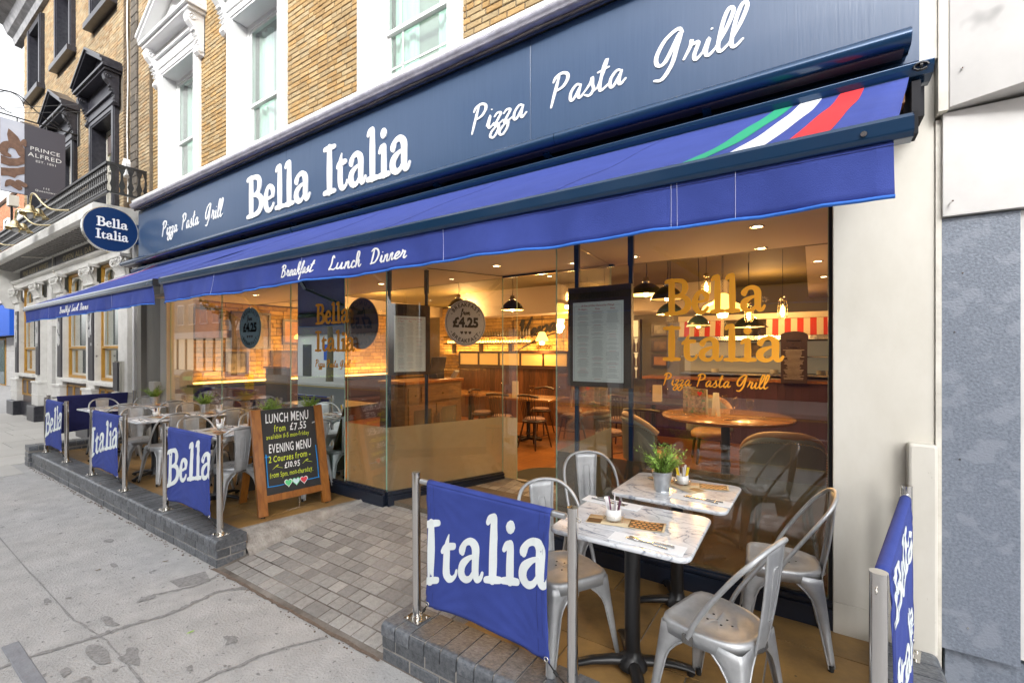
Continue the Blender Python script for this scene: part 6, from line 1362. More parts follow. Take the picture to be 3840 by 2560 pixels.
def chalk(txt, x, y, size, mat, W, bold=.0012, shear=.12, rot=.0):
    """one line of pen writing, fitted to width W"""
    G = []; cx = 0
    for ch in txt:
        if ch == ' ': cx += size * .30; continue
        me = font_mesh(ch, size * random.uniform(.95, 1.07), bold=bold, shear=shear); mn = min(v.co.x for v in me.vertices); mx = max(v.co.x for v in me.vertices)
        G.append((me, cx - mn, random.uniform(-.04, .04) * size)); cx += mx - mn + size * .09
    k = W / cx; m_ = MB()
    for me, ox, jy in G:
        m_.add([fc(x + (ox + v.co.x) * k, y + rot * (ox + v.co.x) * k + v.co.y + jy, .0005 + v.co.z * .3) for v in me.vertices], [tuple(p.vertices) for p in me.polygons]); D.meshes.remove(me)
    m_.build('chalk_writing', mat, cbd)
chalk('LUNCH MENU', .045, .705, .135, CW, .44, .0013); chalk('from', .12, .612, .10, CY, .115, .0008); chalk('£7.55', .275, .612, .105, CW, .175, .0014)
chalk('available 11-5 mon-friday', .04, .545, .066, CY, .43, .0); chalk('EVENING MENU', .055, .405, .13, CW, .43, .0013)
chalk('2 Courses from -', .045, .315, .092, CY, .42, .0008); chalk('£10.95', .19, .238, .082, CW, .16, .0012); chalk('from 5pm. mon-thursday.', .045, .160, .074, CY, .43, .0)
for (p, q) in (((.075, .262), (.17, .262)), ((.37, .272), (.47, .272))):
    m_ = MB(); ribbon(m_, [(p[0], p[1] - .02, .002), (p[0] + .05, p[1] + .018, .006), (q[0] - .04, q[1] + .012, .004), (p[0] + .04, p[1] + .003, .004), (q[0], q[1] - .018, .003)], fc, 0, .0008); m_.build('chalk_flourish', CY, cbd)
bl = MB(); w_ = .0075
for pts in ([(.028, .36, w_), (.024, .385, w_), (.022, .08, w_)], [(.018, .082, w_), (.10, .078, w_), (.17, .079, w_)], [(CWd - .018, .42, w_), (CWd - .014, .25, w_), (CWd - .018, .078, w_)], [(CWd - .012, .084, w_), (.44, .080, w_), (.40, .080, w_)], [(.014, .372, w_), (.05, .376, w_), (.055, .376, w_)]): ribbon(bl, pts, fc, 0, .0008)
bl.build('blue_border', CB, cbd)
for (x, m1, m2) in ((.215, CG, CW), (.292, CL, CG), (.37, CR, CW)):
    h1 = MB(); heart(h1, fc, x, .088, .040, .0008); h1.build('heart_edge', m2, cbd); h1 = MB(); heart(h1, fc, x, .088, .033, .0014); h1.build('heart', m1, cbd)
for (yy, s_) in ((.60, 1), (.60, -1)):
    m_ = MB(); p = (0.0 if s_ > 0 else Wd); m_.tube([fb_(p - .006 * s_, yy, -.05), fb_(p - .006 * s_, yy, -.09)], .006, 6); m_.build('hinge_stay', IRON, ab)
# ================================================================== INSIDE THE RESTAURANT
FI = .25
room = thing('restaurant_interior', 'warm lit dining room seen through the shop windows', 'room', (-4.5, 7, FI))
floor = structure(bx('interior_floor', MORTAR, None, -9.4, .6, 3.30, 9.7, -.05, FI - .012))
k = 0; pl = []
y = 4.66
while y < 9.4:
    x = -9.2 + random.uniform(-1, 0)
    while x < .5:
        w = random.uniform(1.0, 1.8); a, b = max(x, -9.2), min(x + w, .5)
        if b - a > .1: pl.append((a, b, y))
        x += w
    y += .14
for (a, b, y) in pl: MB().box(a + .0015, b - .0015, y + .0015, y + .1385, FI - .02, FI).build('floorboard', OAKF, floor)
MB().box(-9.2, -3.75, 3.30, 4.655, FI - .02, FI).build('floor_sheet', OAKF, floor); MB().box(-1.7, .5, 3.30, 4.655, FI - .02, FI).build('floor_sheet', OAKF, floor)
m_ = MB(); m_.cyl((-2.75, 4.95, FI + .001), .42, .006, 24); structure(m_.build('door_mat', mk('dark_door_mat', (.03, .028, .018), .95, bump=(90, .8))))
# walls
bx('wall', MORTAR, room, -9.25, -4.0, 9.42, 9.5, FI, 3.3); bx('wall', OLIVEW, room, -4.0, .6, 9.42, 9.5, FI, 3.3); bx('wall', PURPW, room, .42, .52, 3.62, 9.42, FI, 3.3)
bx('wall', MORTAR, room, -9.30, -9.22, 3.30, 9.42, FI, 3.3)
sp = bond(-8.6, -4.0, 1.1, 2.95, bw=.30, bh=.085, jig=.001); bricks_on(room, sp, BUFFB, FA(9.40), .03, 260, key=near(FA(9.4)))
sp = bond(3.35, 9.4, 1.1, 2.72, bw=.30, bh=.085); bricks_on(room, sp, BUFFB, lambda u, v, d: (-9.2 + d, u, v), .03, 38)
# ceilings
mb = MB(); mb.box(-9.25, .09, 3.20, 4.70, 2.722, 2.78); mb.box(.09, .41, 3.62, 4.70, 2.722, 2.78); mb.build('ceiling', CREAMC, room)
mb = MB(); mb.box(-9.25, .52, 4.70, 4.76, 2.722, 3.06); mb.box(-9.25, -.05, 4.76, 9.42, 3.0, 3.06); mb.build('ceiling', OLIVEC, room)
mb = MB(); mb.box(-.05, .52, 4.76, 9.42, 2.722, 3.0); mb.box(-9.2, -8.5, 4.76, 9.42, 2.74, 3.0); mb.box(-6.2, -3.2, 7.3, 7.7, 2.5, 3.0); mb.box(-3.3, -1.2, 8.3, 9.4, 2.55, 3.0); mb.build('bulkhead', CREAMC, room)
# picture wall on the left
def picture(o, un, w, h, m, label, frame=DARKW, n=(1, 0, 0)):
    f = plane_map(o, un, (0, 0, 1), n); t = thing('framed_picture', label, 'picture', tuple(o), group=None)
    b = .045; q = MB()
    for (p, r_, s_, v) in ((0, w, 0, b), (0, w, h - b, h), (0, b, b, h - b), (w - b, w, b, h - b)): q.prism([(p, s_), (r_, s_), (r_, v), (p, v)], f, 0, .03)
    q.build('frame', frame, t); q = MB(); q.prism([(b, b), (w - b, b), (w - b, h - b), (b, h - b)], f, 0, .012); q.build('print', m, t)
picture((-9.17, 4.25, 1.85), (0, 1, 0), .75, .72, PICA, 'large dark framed picture high on the stone wall, left one'); picture((-9.17, 5.25, 1.95), (0, 1, 0), .42, .52, PICB, 'orange print with rings in a dark frame on the stone wall')
picture((-9.17, 3.6, 2.0), (0, 1, 0), .5, .6, PICB, 'reddish print in a dark frame nearest the left end of the window'); picture((-9.17, 4.15, 1.32), (0, 1, 0), .42, .48, PICC, 'small print low on the stone wall under the large picture'); picture((-9.17, 5.0, 1.30), (0, 1, 0), .62, .52, PICA, 'sepia still life print low on the stone wall')
picture((-2.75, 9.38, 2.12), (1, 0, 0), .34, .26, PICC, 'small grey framed photo, top of the column by the bottle shelves', n=(0, -1, 0)); picture((-2.75, 9.38, 1.80), (1, 0, 0), .34, .26, PICA, 'dark framed photo with a red spot, middle of the column by the bottle shelves', n=(0, -1, 0)); picture((-2.75, 9.38, 1.48), (1, 0, 0), .34, .26, PICB, 'pinkish framed print, bottom of the column by the bottle shelves', n=(0, -1, 0))
for i, (x, z) in enumerate(((-1.0, 2.0), (-.86, 1.7), (-.72, 2.0))): picture((x - .1, 9.37, z), (1, 0, 0), .2, .26, PICA, 'little plum framed picture over the bar, %s of the three' % ('leftmost', 'lowest, in the middle', 'rightmost')[i], n=(0, -1, 0))
# light ledge and banquettes on the left
bx('ledge', DARKW, room, -9.2, -8.95, 3.5, 8.5, 1.18, 1.22); bx('strip_lamp', GLOW, room, -9.18, -9.16, 3.6, 8.4, 1.225, 1.245)
bn = thing('banquette', 'long dark upholstered bench under the picture wall', 'bench', (-8.8, 6, FI)); bx('seat', FOAMC, bn, -9.15, -8.6, 3.8, 8.2, FI, .72, bevel=.03); bx('backrest', FOAMC, bn, -9.18, -9.0, 3.8, 8.2, .72, 1.15, bevel=.03)
en = thing('booth_end', 'tall dark wooden booth end behind the left window', 'booth', (-7.4, 4.2, FI)); bx('panel', DARKW, en, -7.75, -7.1, 4.15, 4.22, FI, 1.52); bx('cap', OAK, en, -7.78, -7.07, 4.12, 4.25, 1.52, 1.55)
def cafe_table(x, y, label, w=.38, d=.38, h=.75, top=DARKW):
    t = thing('dining_table', label, 'table', (x, y, FI), group='dark tables inside'); bx('tabletop', top, t, x - w, x + w, y - d, y + d, FI + h - .035, FI + h, bevel=.006)
    q = MB(); q.cyl((x, y, FI + .02), .035, h - .06, 12); q.build('column', IRON, t); q = MB(); q.obox((x, y, FI + .02), (.26, 0, 0), (0, .03, 0), (0, 0, .02)); q.obox((x, y, FI + .0215), (.03, 0, 0), (0, .26, 0), (0, 0, .02)); q.build('base', IRON, t); return t
WARMT = wood('golden_table_wood', (.36, .17, .05), (.26, .11, .03), .25, (2, 8, 2), .1, .4)
cafe_table(-6.3, 4.35, 'long dark table behind the left window, in front of the booth', .7, .4); cafe_table(-8.2, 4.2, 'dark table at the left end behind the window', .4, .35); cafe_table(-4.2, 6.9, 'warm topped table seen through the open doorway', .62, .38, top=WARMT); cafe_table(-5.6, 7.0, 'dark table left of the doorway view', .5, .4, top=WARMT); cafe_table(-2.2, 7.6, 'table with glasses behind the right menu board', .6, .4)
# spindle chairs
def spindle():
    t = thing('spindle_chair', 'c', 'chair'); q = MB(); q.lathe([(.0, .45), (.19, .45), (.205, .435), (.19, .42), (0, .42)], (0, 0, 0), 18); q.build('seat', DARKW, t, world=False)
    for a in (-1, 1):
        for b in (-1, 1): q = MB(); q.tube([(a * .12, b * .12, .43), (a * .20, b * .19, 0)], [.016, .012], 8); q.build('leg', DARKW, t, world=False)
    for k in range(7):
        v = -.16 + .32 * k / 6; q = MB(); q.tube([(-.15 + abs(v) * .2, v * .8, .44), (-.22 + abs(v) * .15, v, .84)], .007, 6); q.build('spindle', DARKW, t, world=False)
    q = MB(); q.tube(spl([(-.16, -.21, .83), (-.215, -.1, .85), (-.225, 0, .855), (-.215, .1, .85), (-.16, .21, .83)], 4), .02, 8); q.build('top_rail', DARKW, t, world=False)
    q = MB(); q.tube([(.16, .155, .2), (-.16, .155, .2)], .008, 6); q.tube([(.16, -.155, .2), (-.16, -.155, .2)], .008, 6); q.build('stretcher', DARKW, t, world=False)
    q = MB(); q.lathe([(0, .49), (.15, .485), (.175, .465), (.16, .45)], (0, 0, 0), 16); q.build('cushion', mk('floral_cushion', (.22, .10, .07), .8, var=(30, (.35, .25, .18), .8)), t, world=False); return t
sc_ = []
for (x, y, r_, lab) in ((-4.95, 6.55, 10, 'dark spindle chair left of the doorway table'), (-4.35, 6.3, 95, 'dark spindle chair on the near side of the doorway table'), (-3.75, 6.35, 80, 'dark spindle chair nearest the open doorway'), (-4.3, 7.5, 270, 'dark spindle chair behind the doorway table'), (-3.45, 7.1, 190, 'dark spindle chair at the right end of the doorway table'), (-5.9, 6.4, 90, 'dark spindle chair behind the cabinet'), (-2.3, 5.9, 60, 'tall reddish spindle chair behind the right menu board'), (-1.75, 5.6, 100, 'reddish spindle chair nearer the round table'), (-2.6, 7.1, 80, 'spindle chair at the table with glasses')): sc_.append((x, y, FI, r_, lab))
place_all(spindle(), sc_, 'dark spindle back chairs inside')
# partition with reeded glass over a panelled booth back
pt = thing('booth_partition', 'dark booth partition with a row of amber reeded glass panes', 'partition', (-5.6, 8.4, FI)); XA, XB, YP = -7.05, -3.6, 8.42
bx('top_rail', DARKW, pt, XA, XB, YP - .03, YP + .03, 1.76, 1.81); bx('mid_rail', DARKW, pt, XA, XB, YP - .03, YP + .03, 1.45, 1.50); bx('shelf', DARKW, pt, XA, XB, YP - .08, YP + .04, 1.42, 1.45)
n = 6
for i in range(n + 1): x = XA + (XB - XA) * i / n; bx('upright', DARKW, pt, x - .02, x + .02, YP - .025, YP + .025, 1.50, 1.76)
for i in range(n): a = XA + (XB - XA) * i / n + .02; bx('reeded_pane', mk('amber_reeded_glass', (.55, .33, .10), .5, emit=((1, .5, .1), .25)), pt, a, a + (XB - XA) / n - .04, YP - .004, YP + .004, 1.50, 1.76)
x = XA
PANW = wood('orange_panel_wood', (.16, .065, .022), (.08, .032, .012), .35, (8, 8, 1), .3)
while x < XB: bx('board', PANW, pt, x + .003, x + .147, YP - .02, YP + .02, FI, 1.42); x += .15
# shelf of bottles
bs = thing('bottle_shelf', 'long lit wall shelf crowded with small bottles over the partition', 'shelf', (-6.6, 9.3, 2.0))
bx('shelf', DARKW, bs, -8.3, -5.5, 9.22, 9.40, 1.98, 2.01); bx('shelf', DARKW, bs, -8.3, -5.5, 9.26, 9.40, 2.17, 2.19)
for x in (-8.0, -7.1, -6.2): bx('bracket', IRON, bs, x - .015, x + .015, 9.25, 9.40, 1.75, 1.98)
bx('strip_lamp', GLOW, bs, -8.2, -5.6, 9.385, 9.395, 2.02, 2.035)
def bottle_mesh(m, h=.15, r=.028):
    q = MB(); q.lathe([(0, 0), (r, 0), (r, h * .6), (r * .35, h * .75), (r * .35, h), (0, h)], (0, 0, 0), 10); me = D.meshes.new('bottle'); me.from_pydata(q.v, [], q.f); me.materials.append(m); return me
bmc, bmd = bottle_mesh(BOTTLEC), bottle_mesh(BOTTLE, .26, .035)
for k in range(64):
    o = D.objects.new('bottle', bmc); COL.objects.link(o); o.location = (-8.22 + (k % 32) * .083, 9.32, 2.01 if k < 32 else 2.19); tag(o, 'small amber bottle standing on the lit shelf behind the doorway', 'bottle', 'bottles on the lit shelf')
# wall lettering
vs_ = thing('wall_sign', 'painted scooter name and frame on the lit brick wall', 'sign', (-4.9, 9.3, 2))
fv = lambda a, b, d: (-5.98 + a * 1.0, 9.36 - d, 1.98 + b + a * .22)
script_text('V', lambda a, b, d: fv(a, b, d), .55, .34, 0, .01, BLACKT, vs_, name='lettering', pen=.09); script_text('espa', lambda a, b, d: fv(a + .34, b + .10, d), .36, .70, 0, .01, BLACKT, vs_, name='lettering', pen=.12)
q = MB(); ribbon(q, [(.0, -.15, .03), (.5, -.02, .05), (1.08, .04, .02)], fv, 0, .01)
add_font(q, lambda a, b, d: (-5.5 + a, 9.365, 1.86 + b), 'SERVIZIO', .11, bold=.002); q.build('lettering', BLACKT, vs_)
q = MB()
for (a, b, c, d) in ((-6.15, -4.75, 2.56, 2.575), (-6.15, -4.75, 1.80, 1.815), (-6.15, -6.135, 1.815, 2.56), (-4.765, -4.75, 1.815, 2.56)): q.box(a, b, 9.366, 9.372, c, d)
q.build('painted_frame', BLACKT, vs_)
# host cabinet with drawers and mesh doors
cb = thing('host_cabinet', 'rustic wooden host cabinet with drawers and mesh doors left of the entrance', 'cabinet', (-5.3, 5.4, FI)); X1 = -5.05; Y0, Y1, ZTp = 4.78, 6.07, 1.35
bx('body', RUSTIC, cb, -5.6, X1, Y0, Y1, FI, ZTp - .05); bx('top', OAK, cb, -5.63, X1 + .03, Y0 - .03, Y1 + .03, ZTp - .048, ZTp, bevel=.006)
for k in range(6): bx('side_board', RUSTIC, cb, -5.6, X1 - .004, Y0 - .012, Y0 - .001, FI + .02 + k * .17, FI + .18 + k * .17, bevel=.003)
for (a, b) in ((Y0 + .05, Y0 + .28), (Y0 + .32, Y1 - .06)):
    d_ = bx('drawer', RUSTIC, cb, X1, X1 + .018, a, b, 1.02, 1.25, bevel=.003); q = MB(); q.tube([(X1 + .018, (a + b) / 2, 1.13), (X1 + .045, (a + b) / 2, 1.13)], [.008, .015], 8); q.build('knob', CHROME, d_)
for (a, b) in ((Y0 + .05, (Y0 + Y1) / 2 - .01), ((Y0 + Y1) / 2 + .01, Y1 - .05)):
    q = MB(); q.box(X1, X1 + .02, a, b, .90, .98); q.box(X1, X1 + .02, a, b, .36, .45); q.box(X1, X1 + .02, a, a + .10, .45, .90); q.box(X1, X1 + .02, b - .10, b, .45, .90); d_ = q.build('door', RUSTIC, cb)
    bx('mesh_backing', BLACKISH, d_, X1 + .002, X1 + .004, a + .10, b - .10, .45, .90); q = MB(); w = b - a - .2; k = -.45
    while k < w:
        for sg in (0, 1):
            p0_, p1_ = (max(0, k), max(0, -k)), (min(w, k + .45), min(.45, w - k)); 
            if p1_[0] > p0_[0]:
                yy = lambda t: (a + .1 + t) if sg == 0 else (b - .1 - t); q.tube([(X1 + .008, yy(p0_[0]), .45 + p0_[1]), (X1 + .008, yy(p1_[0]), .45 + p1_[1])], .0018, 4)
        k += .045
    q.build('wire_mesh', BRASS, d_); q = MB(); q.tube([(X1 + .03, (b - .04 if a < 5.2 else a + .04), .62), (X1 + .03, (b - .04 if a < 5.2 else a + .04), .82)], .008, 6); q.build('handle', CHROME, d_)
mo = thing('till_screen', 'black touch screen till standing on the host cabinet', 'till', (-5.3, 5.75, ZTp)); q = MB(); q.obox((-5.25, 5.70, ZTp + .22), (.0, .17, 0), (.03, 0, .14), (.012, 0, -.003)); q.build('screen', BLACKP, mo); bx('stand', BLACKP, mo, -5.38, -5.2, 5.62, 5.80, ZTp, ZTp + .08)
cm_ = thing('card_machine', 'white and grey card machine beside the till', 'card machine', (-5.1, 6.0, ZTp)); q = MB(); q.obox((-5.12, 5.98, ZTp + .06), (0, .05, 0), (.05, 0, .06), (.015, 0, -.012)); q.build('body', mk('grey_plastic', (.4, .4, .38), .5), cm_); q = MB(); q.obox((-5.095, 5.98, ZTp + .075), (0, .03, 0), (.025, 0, .03), (.004, 0, -.003)); q.build('keys', CREAMP, cm_)
# bar with striped valance, bottles, chalkboard
br = thing('bar_counter', 'plum fronted bar counter along the back of the room', 'bar', (-1, 8.6, FI)); bx('front', PURPW, br, -2.6, .4, 8.5, 8.6, FI, 1.30); bx('top', OAK, br, -2.65, .4, 8.42, 8.9, 1.30, 1.345)
for k in range(28): bx('board', mk('plum_board', (.07, .025, .05), .5, rnd=.2), br, -2.6 + k * .107, -2.6 + k * .107 + .102, 8.485, 8.50, FI, 1.29)
vl = thing('striped_valance', 'red and cream striped valance above the bar', 'valance', (-.8, 8.4, 2.1))
def stripes(x0, x1):
    x = x0; k = 0
    while x < x1 - .01: q = MB(); q.add([(x, 8.40, 2.06), (min(x + .085, x1), 8.40, 2.06), (min(x + .085, x1), 8.46, 2.33), (x, 8.46, 2.33)], [(0, 1, 2, 3)]); q.build('stripe', REDST if k % 2 else CREAMST, vl, solid=.004); x += .085; k += 1
stripes(-1.98, -1.25); stripes(-.62, .4)
bx('header', CREAMST, vl, -2.0, .4, 8.44, 8.6, 2.331, 2.42); bx('steel_rail', CHROME, vl, -2.0, .4, 8.38, 8.42, 1.99, 2.055)
kb = thing('specials_board', 'plum chalkboard with the specials to starters list over the bar', 'chalkboard', (-.24, 8.3, 1.7)); q = MB(); arc = [(-.41, 1.31), (-.06, 1.31), (-.06, 2.07), (-.12, 2.10), (-.235, 2.115), (-.35, 2.10), (-.41, 2.07)]; q.prism(arc, lambda a, b, d: (a, 8.30 - d, b), 0, .02); q.build('board', mk('plum_slate', (.035, .018, .025), .7), kb)
q = MB(); add_font(q, lambda a, b, d: (-.24 + a, 8.278, 1.95 + b), 'Specials', .062, shear=.25, align='CENTER'); add_font(q, lambda a, b, d: (-.24 + a, 8.278, 1.90 + b), 'to', .045, shear=.25, align='CENTER'); add_font(q, lambda a, b, d: (-.24 + a, 8.278, 1.85 + b), '~ Starters ~', .040, align='CENTER')
for k in range(26):
    z = 1.82 - k * .018; w = random.uniform(.08, .145); q.box(-.24 - w, -.24 + w, 8.277, 8.2785, z, z + .006)
q.build('chalk_writing', mk('dusty_chalk', (.5, .45, .45), .8), kb)
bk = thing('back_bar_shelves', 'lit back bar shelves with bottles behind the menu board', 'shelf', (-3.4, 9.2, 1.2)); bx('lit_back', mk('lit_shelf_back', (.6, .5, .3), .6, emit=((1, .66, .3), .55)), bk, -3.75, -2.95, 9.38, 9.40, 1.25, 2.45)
for z in (1.25, 1.5, 1.8, 2.1): bx('shelf', DARKW, bk, -3.75, -2.95, 9.2, 9.38, z - .02, z)
for x in (-3.76, -3.35, -2.97): bx('upright', DARKW, bk, x, x + .03, 9.19, 9.37, 1.23, 2.46)
for k in range(27):
    o = D.objects.new('bottle', bmd); COL.objects.link(o); o.location = (-3.68 + (k % 9) * .085, 9.28, (1.25, 1.5, 1.8)[k // 9]); tag(o, 'dark spirit bottle on the lit back bar shelves', 'bottle', 'bottles on the back bar')
# kitchen pass with plates, steel
kp = thing('kitchen_pass', 'bright kitchen pass opening with stacked plates behind the bar', 'kitchen pass', (-.2, 9.3, 1.4)); bx('lit_opening', mk('kitchen_light', (.35, .33, .28), .5, emit=((1, .8, .5), .06)), kp, -2.1, .4, 9.38, 9.40, 1.42, 1.98); bx('counter', CHROME, kp, -2.1, .4, 9.0, 9.36, 1.38, 1.41); bx('shelf', CHROME, kp, -2.1, .4, 9.1, 9.36, 1.70, 1.72)
for k, x in enumerate((.12, .24, -.55, -1.5)):
    q = MB()
    for j in range(6): q.lathe([(.0, .0), (.04, 0), (.07, .01), (.07, .013), (0, .008)], (x, 9.1, 1.41 + j * .012), 14)
    tag(q.build('plate_stack', CERAM), 'stack of white plates %s' % ('at the right end of the kitchen pass', 'behind the specials board end', 'in the middle of the kitchen pass', 'at the left of the kitchen pass')[k], 'plates', 'stacks of plates')
# round table, glasses, menus, armchairs
RX, RY = -.85, 5.85; t = thing('round_table', 'round golden wooden table laid with glasses and menus inside the right window', 'table', (RX, RY, FI)); ZR = FI + .80
q = MB(); q.lathe([(0, ZR), (.70, ZR), (.715, ZR - .012), (.70, ZR - .035), (0, ZR - .035)], (RX, RY, 0), 48); q.build('tabletop', WARMT, t); q = MB(); q.cyl((RX, RY, FI + .03), .05, .72, 14); q.build('column', IRON, t); q = MB(); q.obox((RX, RY, FI + .02), (.35, 0, 0), (0, .04, 0), (0, 0, .02)); q.obox((RX, RY, FI + .0215), (.04, 0, 0), (0, .35, 0), (0, 0, .02)); q.build('base', IRON, t)
def glass_mesh():
    q = MB(); q.lathe([(0, 0), (.034, .001), (.034, .003), (.004, .008), (.0035, .09), (.012, .10), (.034, .125), (.042, .155), (.040, .185), (.033, .215), (.032, .215), (.038, .185), (.040, .155), (.032, .127), (0, .102)], (0, 0, 0), 16)
    me = D.meshes.new('wine_glass'); me.from_pydata(q.v, [], q.f); me.materials.append(mk_glass('wine_glass_glass', (.93, .90, .85), 1.45)); me.polygons.foreach_set('use_smooth', [True] * len(me.polygons)); return me
gm = glass_mesh()
for (x, y, z, lab) in ((RX + .10, RY - .02, ZR, 'tall wine glass in the middle of the round table'), (RX + .27, RY - .15, ZR, 'tall wine glass at the right of the round table'), (RX - .05, RY + .25, ZR, 'wine glass at the back of the round table'), (-4.05, 6.75, FI + .75, 'wine glass on the table seen through the doorway'), (-4.75, 6.9, FI + .75, 'wine glass left on the doorway table'), (-2.35, 7.45, FI + .75, 'left wine glass behind the right menu board'), (-2.2, 7.5, FI + .75, 'middle wine glass behind the right menu board'), (-1.95, 7.45, FI + .75, 'right wine glass behind the right menu board'), (-3.6, 7.0, FI + .75, 'wine glass at the right end of the doorway table')):
    o = D.objects.new('wine_glass', gm); COL.objects.link(o); o.location = (x, y, z); tag(o, lab, 'wine glass', 'wine glasses inside')
def menucard(x, y, rz, m, label, z=ZR, h=.30, w=.11):
    t = thing('menu_card', label, 'menu', (x, y, z), rad(rz)); q = MB(); q.obox((0, -.02, h / 2), (w, 0, 0), (0, .0015, .0), (0, .01, h / 2)); q.build('cover', m, t, world=False); q = MB(); q.obox((0, .03, h / 2), (w, 0, 0), (0, .0015, 0), (0, -.01, h / 2)); q.build('back_cover', PAPER, t, world=False)
STREET = mk('street_scene_print', (.50, .40, .25), .4, var=(28, (.12, .08, .05), 1.0), spots=(26, (.05, .25, .10), .60))
menucard(RX - .30, RY - .05, -12, STREET, 'tall illustrated menu card standing on the round table'); menucard(RX - .42, RY + .06, 8, STREET, 'second illustrated menu card standing behind the first', h=.31, w=.07); menucard(RX - .08, RY - .12, 60, PAPER, 'white edge-on menu holder on the round table', h=.27, w=.03)
m_ = MB(); heart(m_, lambda a, b, d: (RX - .27 + a, RY - .085, ZR + .25 + b), 0, 0, .028, 0); tag(m_.build('heart_sticker', CR), 'little red heart standing out on the illustrated menu card', 'sticker')
menucard(-4.35, 6.7, 20, KRAFT, 'cream menu card on the table seen through the doorway', FI + .75, .28, .05); menucard(-2.08, 7.4, 5, KRAFT, 'cream menu card on the table behind the right menu board', FI + .75, .26, .07)
for i, (x, y, rz) in enumerate(((RX - .45, RY - .25, 15), (RX + .10, RY - .40, 60), (RX + .38, RY - .05, 100))):
    for (pr_, nm, dx) in ((fk, 'steel fork', 0), (kn, 'steel knife', .03)):
        o = copy_tree(pr_); o.location = (x + dx, y, ZR + .004); o.rotation_euler = (0, 0, rad(rz)); o['label'] = nm + ' at the ' + ('left', 'front', 'right')[i] + ' of the round table inside'; o['group'] = 'cutlery on the round table'
def armchair(x, y, rz, label):
    t = thing('armchair', label, 'armchair', (x, y, FI), rad(rz), 'studded leather armchairs'); f = lambda u, v, d: (0, 0, 0)
    def sh(a, q, off=0):   # curved back shell; a -1..1, q 0..1
        an = a * 1.35; R_ = .28 + off; return (-math.cos(an) * R_ * (1 + .06 * q) + .02, math.sin(an) * R_ * 1.02, .42 + q * (.46 - .16 * abs(a) ** 2.5))
    q = MB(); q.grid(lambda a, b: sh(a * 2 - 1, b), 20, 8); s_ = q.build('backrest', LEATH, t, world=False, solid=.07)
    q = MB(); q.tube([sh(k / 10 - 1, 1.0) for k in range(21)], .038, 8); q.build('top_roll', TANL, s_, world=False)
    q = MB()
    for k in range(45): a = k / 22 - 1; p = Vector(sh(a, .90, .037)); q.lathe([(.006, -.006), (.006, .006)], p, 5)
    for sg in (-1, 1):
        for k in range(14): p = Vector(sh(sg * .96, k / 15, .037)); q.lathe([(.006, -.006), (.006, .006)], p, 5)
    q.build('studs', BRASS, s_, world=False)['kind'] = 'stuff'
    q = MB(); q.lathe([(0, .46), (.22, .46), (.26, .42), (.26, .36), (0, .34)], (.03, 0, 0), 20); q.build('seat', TANL, t, world=False)
    for a in (-1, 1):
        for b in (-1, 1): q = MB(); q.tube([(a * .17, b * .17, .36), (a * .21, b * .21, 0)], [.022, .014], 8); q.build('leg', DARKW, t, world=False)
    return t
armchair(-1.42, 4.85, 35, 'sage leather armchair with brass studs left of the round table'); armchair(-.22, 4.45, 100, 'sage leather armchair with brass studs, back against the right window'); armchair(-1.2, 6.9, -70, 'plain armchair on the far side of the round table')
# ================================================================== PENDANTS, CAGE LAMPS, DOWNLIGHTS
def point(x, y, z, e, col=(1, .55, .20), r=.05):
    l = D.lights.new('lamp_and_fill_glow', 'POINT'); l.energy = e; l.color = col; l.shadow_soft_size = r; o = D.objects.new('lamp_and_fill_glow', l); COL.objects.link(o); o.location = (x, y, z); return o
def pendant(x, y, z, label, R_=.17, m=SHADE, top=3.0, e=10, lit=True):
    t = thing('pendant_lamp', label, 'pendant lamp', (x, y, z), group='pendant lamps inside'); q = MB(); q.lathe([(.035, .14), (.07, .125), (.12, .085), (.155, .035), (R_, 0), (R_ + .006, -.004)], (x, y, z), 24, sx=R_ / .17, sy=R_ / .17); q.build('shade', m, t, solid=.003)
    q = MB(); q.lathe([(R_ * .97, .004), (R_ * .80, .055), (R_ * .5, .10), (.0, .12)], (x, y, z - .004), 20); q.build('inner_shade', SHADEIN, t)
    q = MB(); q.lathe([(.0, .21), (.03, .205), (.035, .17), (.045, .165), (.04, .14), (.035, .135)], (x, y, z), 14); q.build('neck', CHROME, t); q = MB(); q.tube([(x, y, z + .2), (x + .01, y, (z + top) / 2), (x, y, top)], .005, 5); q.build('cord', BLACKISH, t)
    q = MB(); q.lathe([(0, -.03), (.025, -.02), (.03, .01), (.02, .05), (0, .06)], (x, y, z + .01), 10); q.build('bulb', BULB, t)
    if e: l = point(x, y, z - .06, e); l.parent = t; l.location = (0, 0, -.06)
    return t
pendant(-4.80, 5.7, 2.52, 'dark dome pendant left of the silver price disc'); pendant(-3.62, 5.5, 2.40, 'dark dome pendant right of the silver price disc'); pendant(-1.62, 5.3, 2.46, 'biggest dark dome pendant beside the golden lettering', .20)
pendant(-1.50, 5.9, 2.27, 'lower dark dome pendant behind the biggest one', .17); pendant(-1.30, 5.0, 2.36, 'dark dome pendant just left of the golden lettering', .17, e=0); pendant(-1.22, 6.2, 2.12, 'small dark dome pendant low behind the golden lettering', .15, e=6)
pendant(-.72, 6.9, 2.13, 'flat dark pendant under the golden lettering', .2, e=8); pendant(-3.0, 7.6, 2.5, 'small dark pendant far back behind the menu board', .15, e=8)
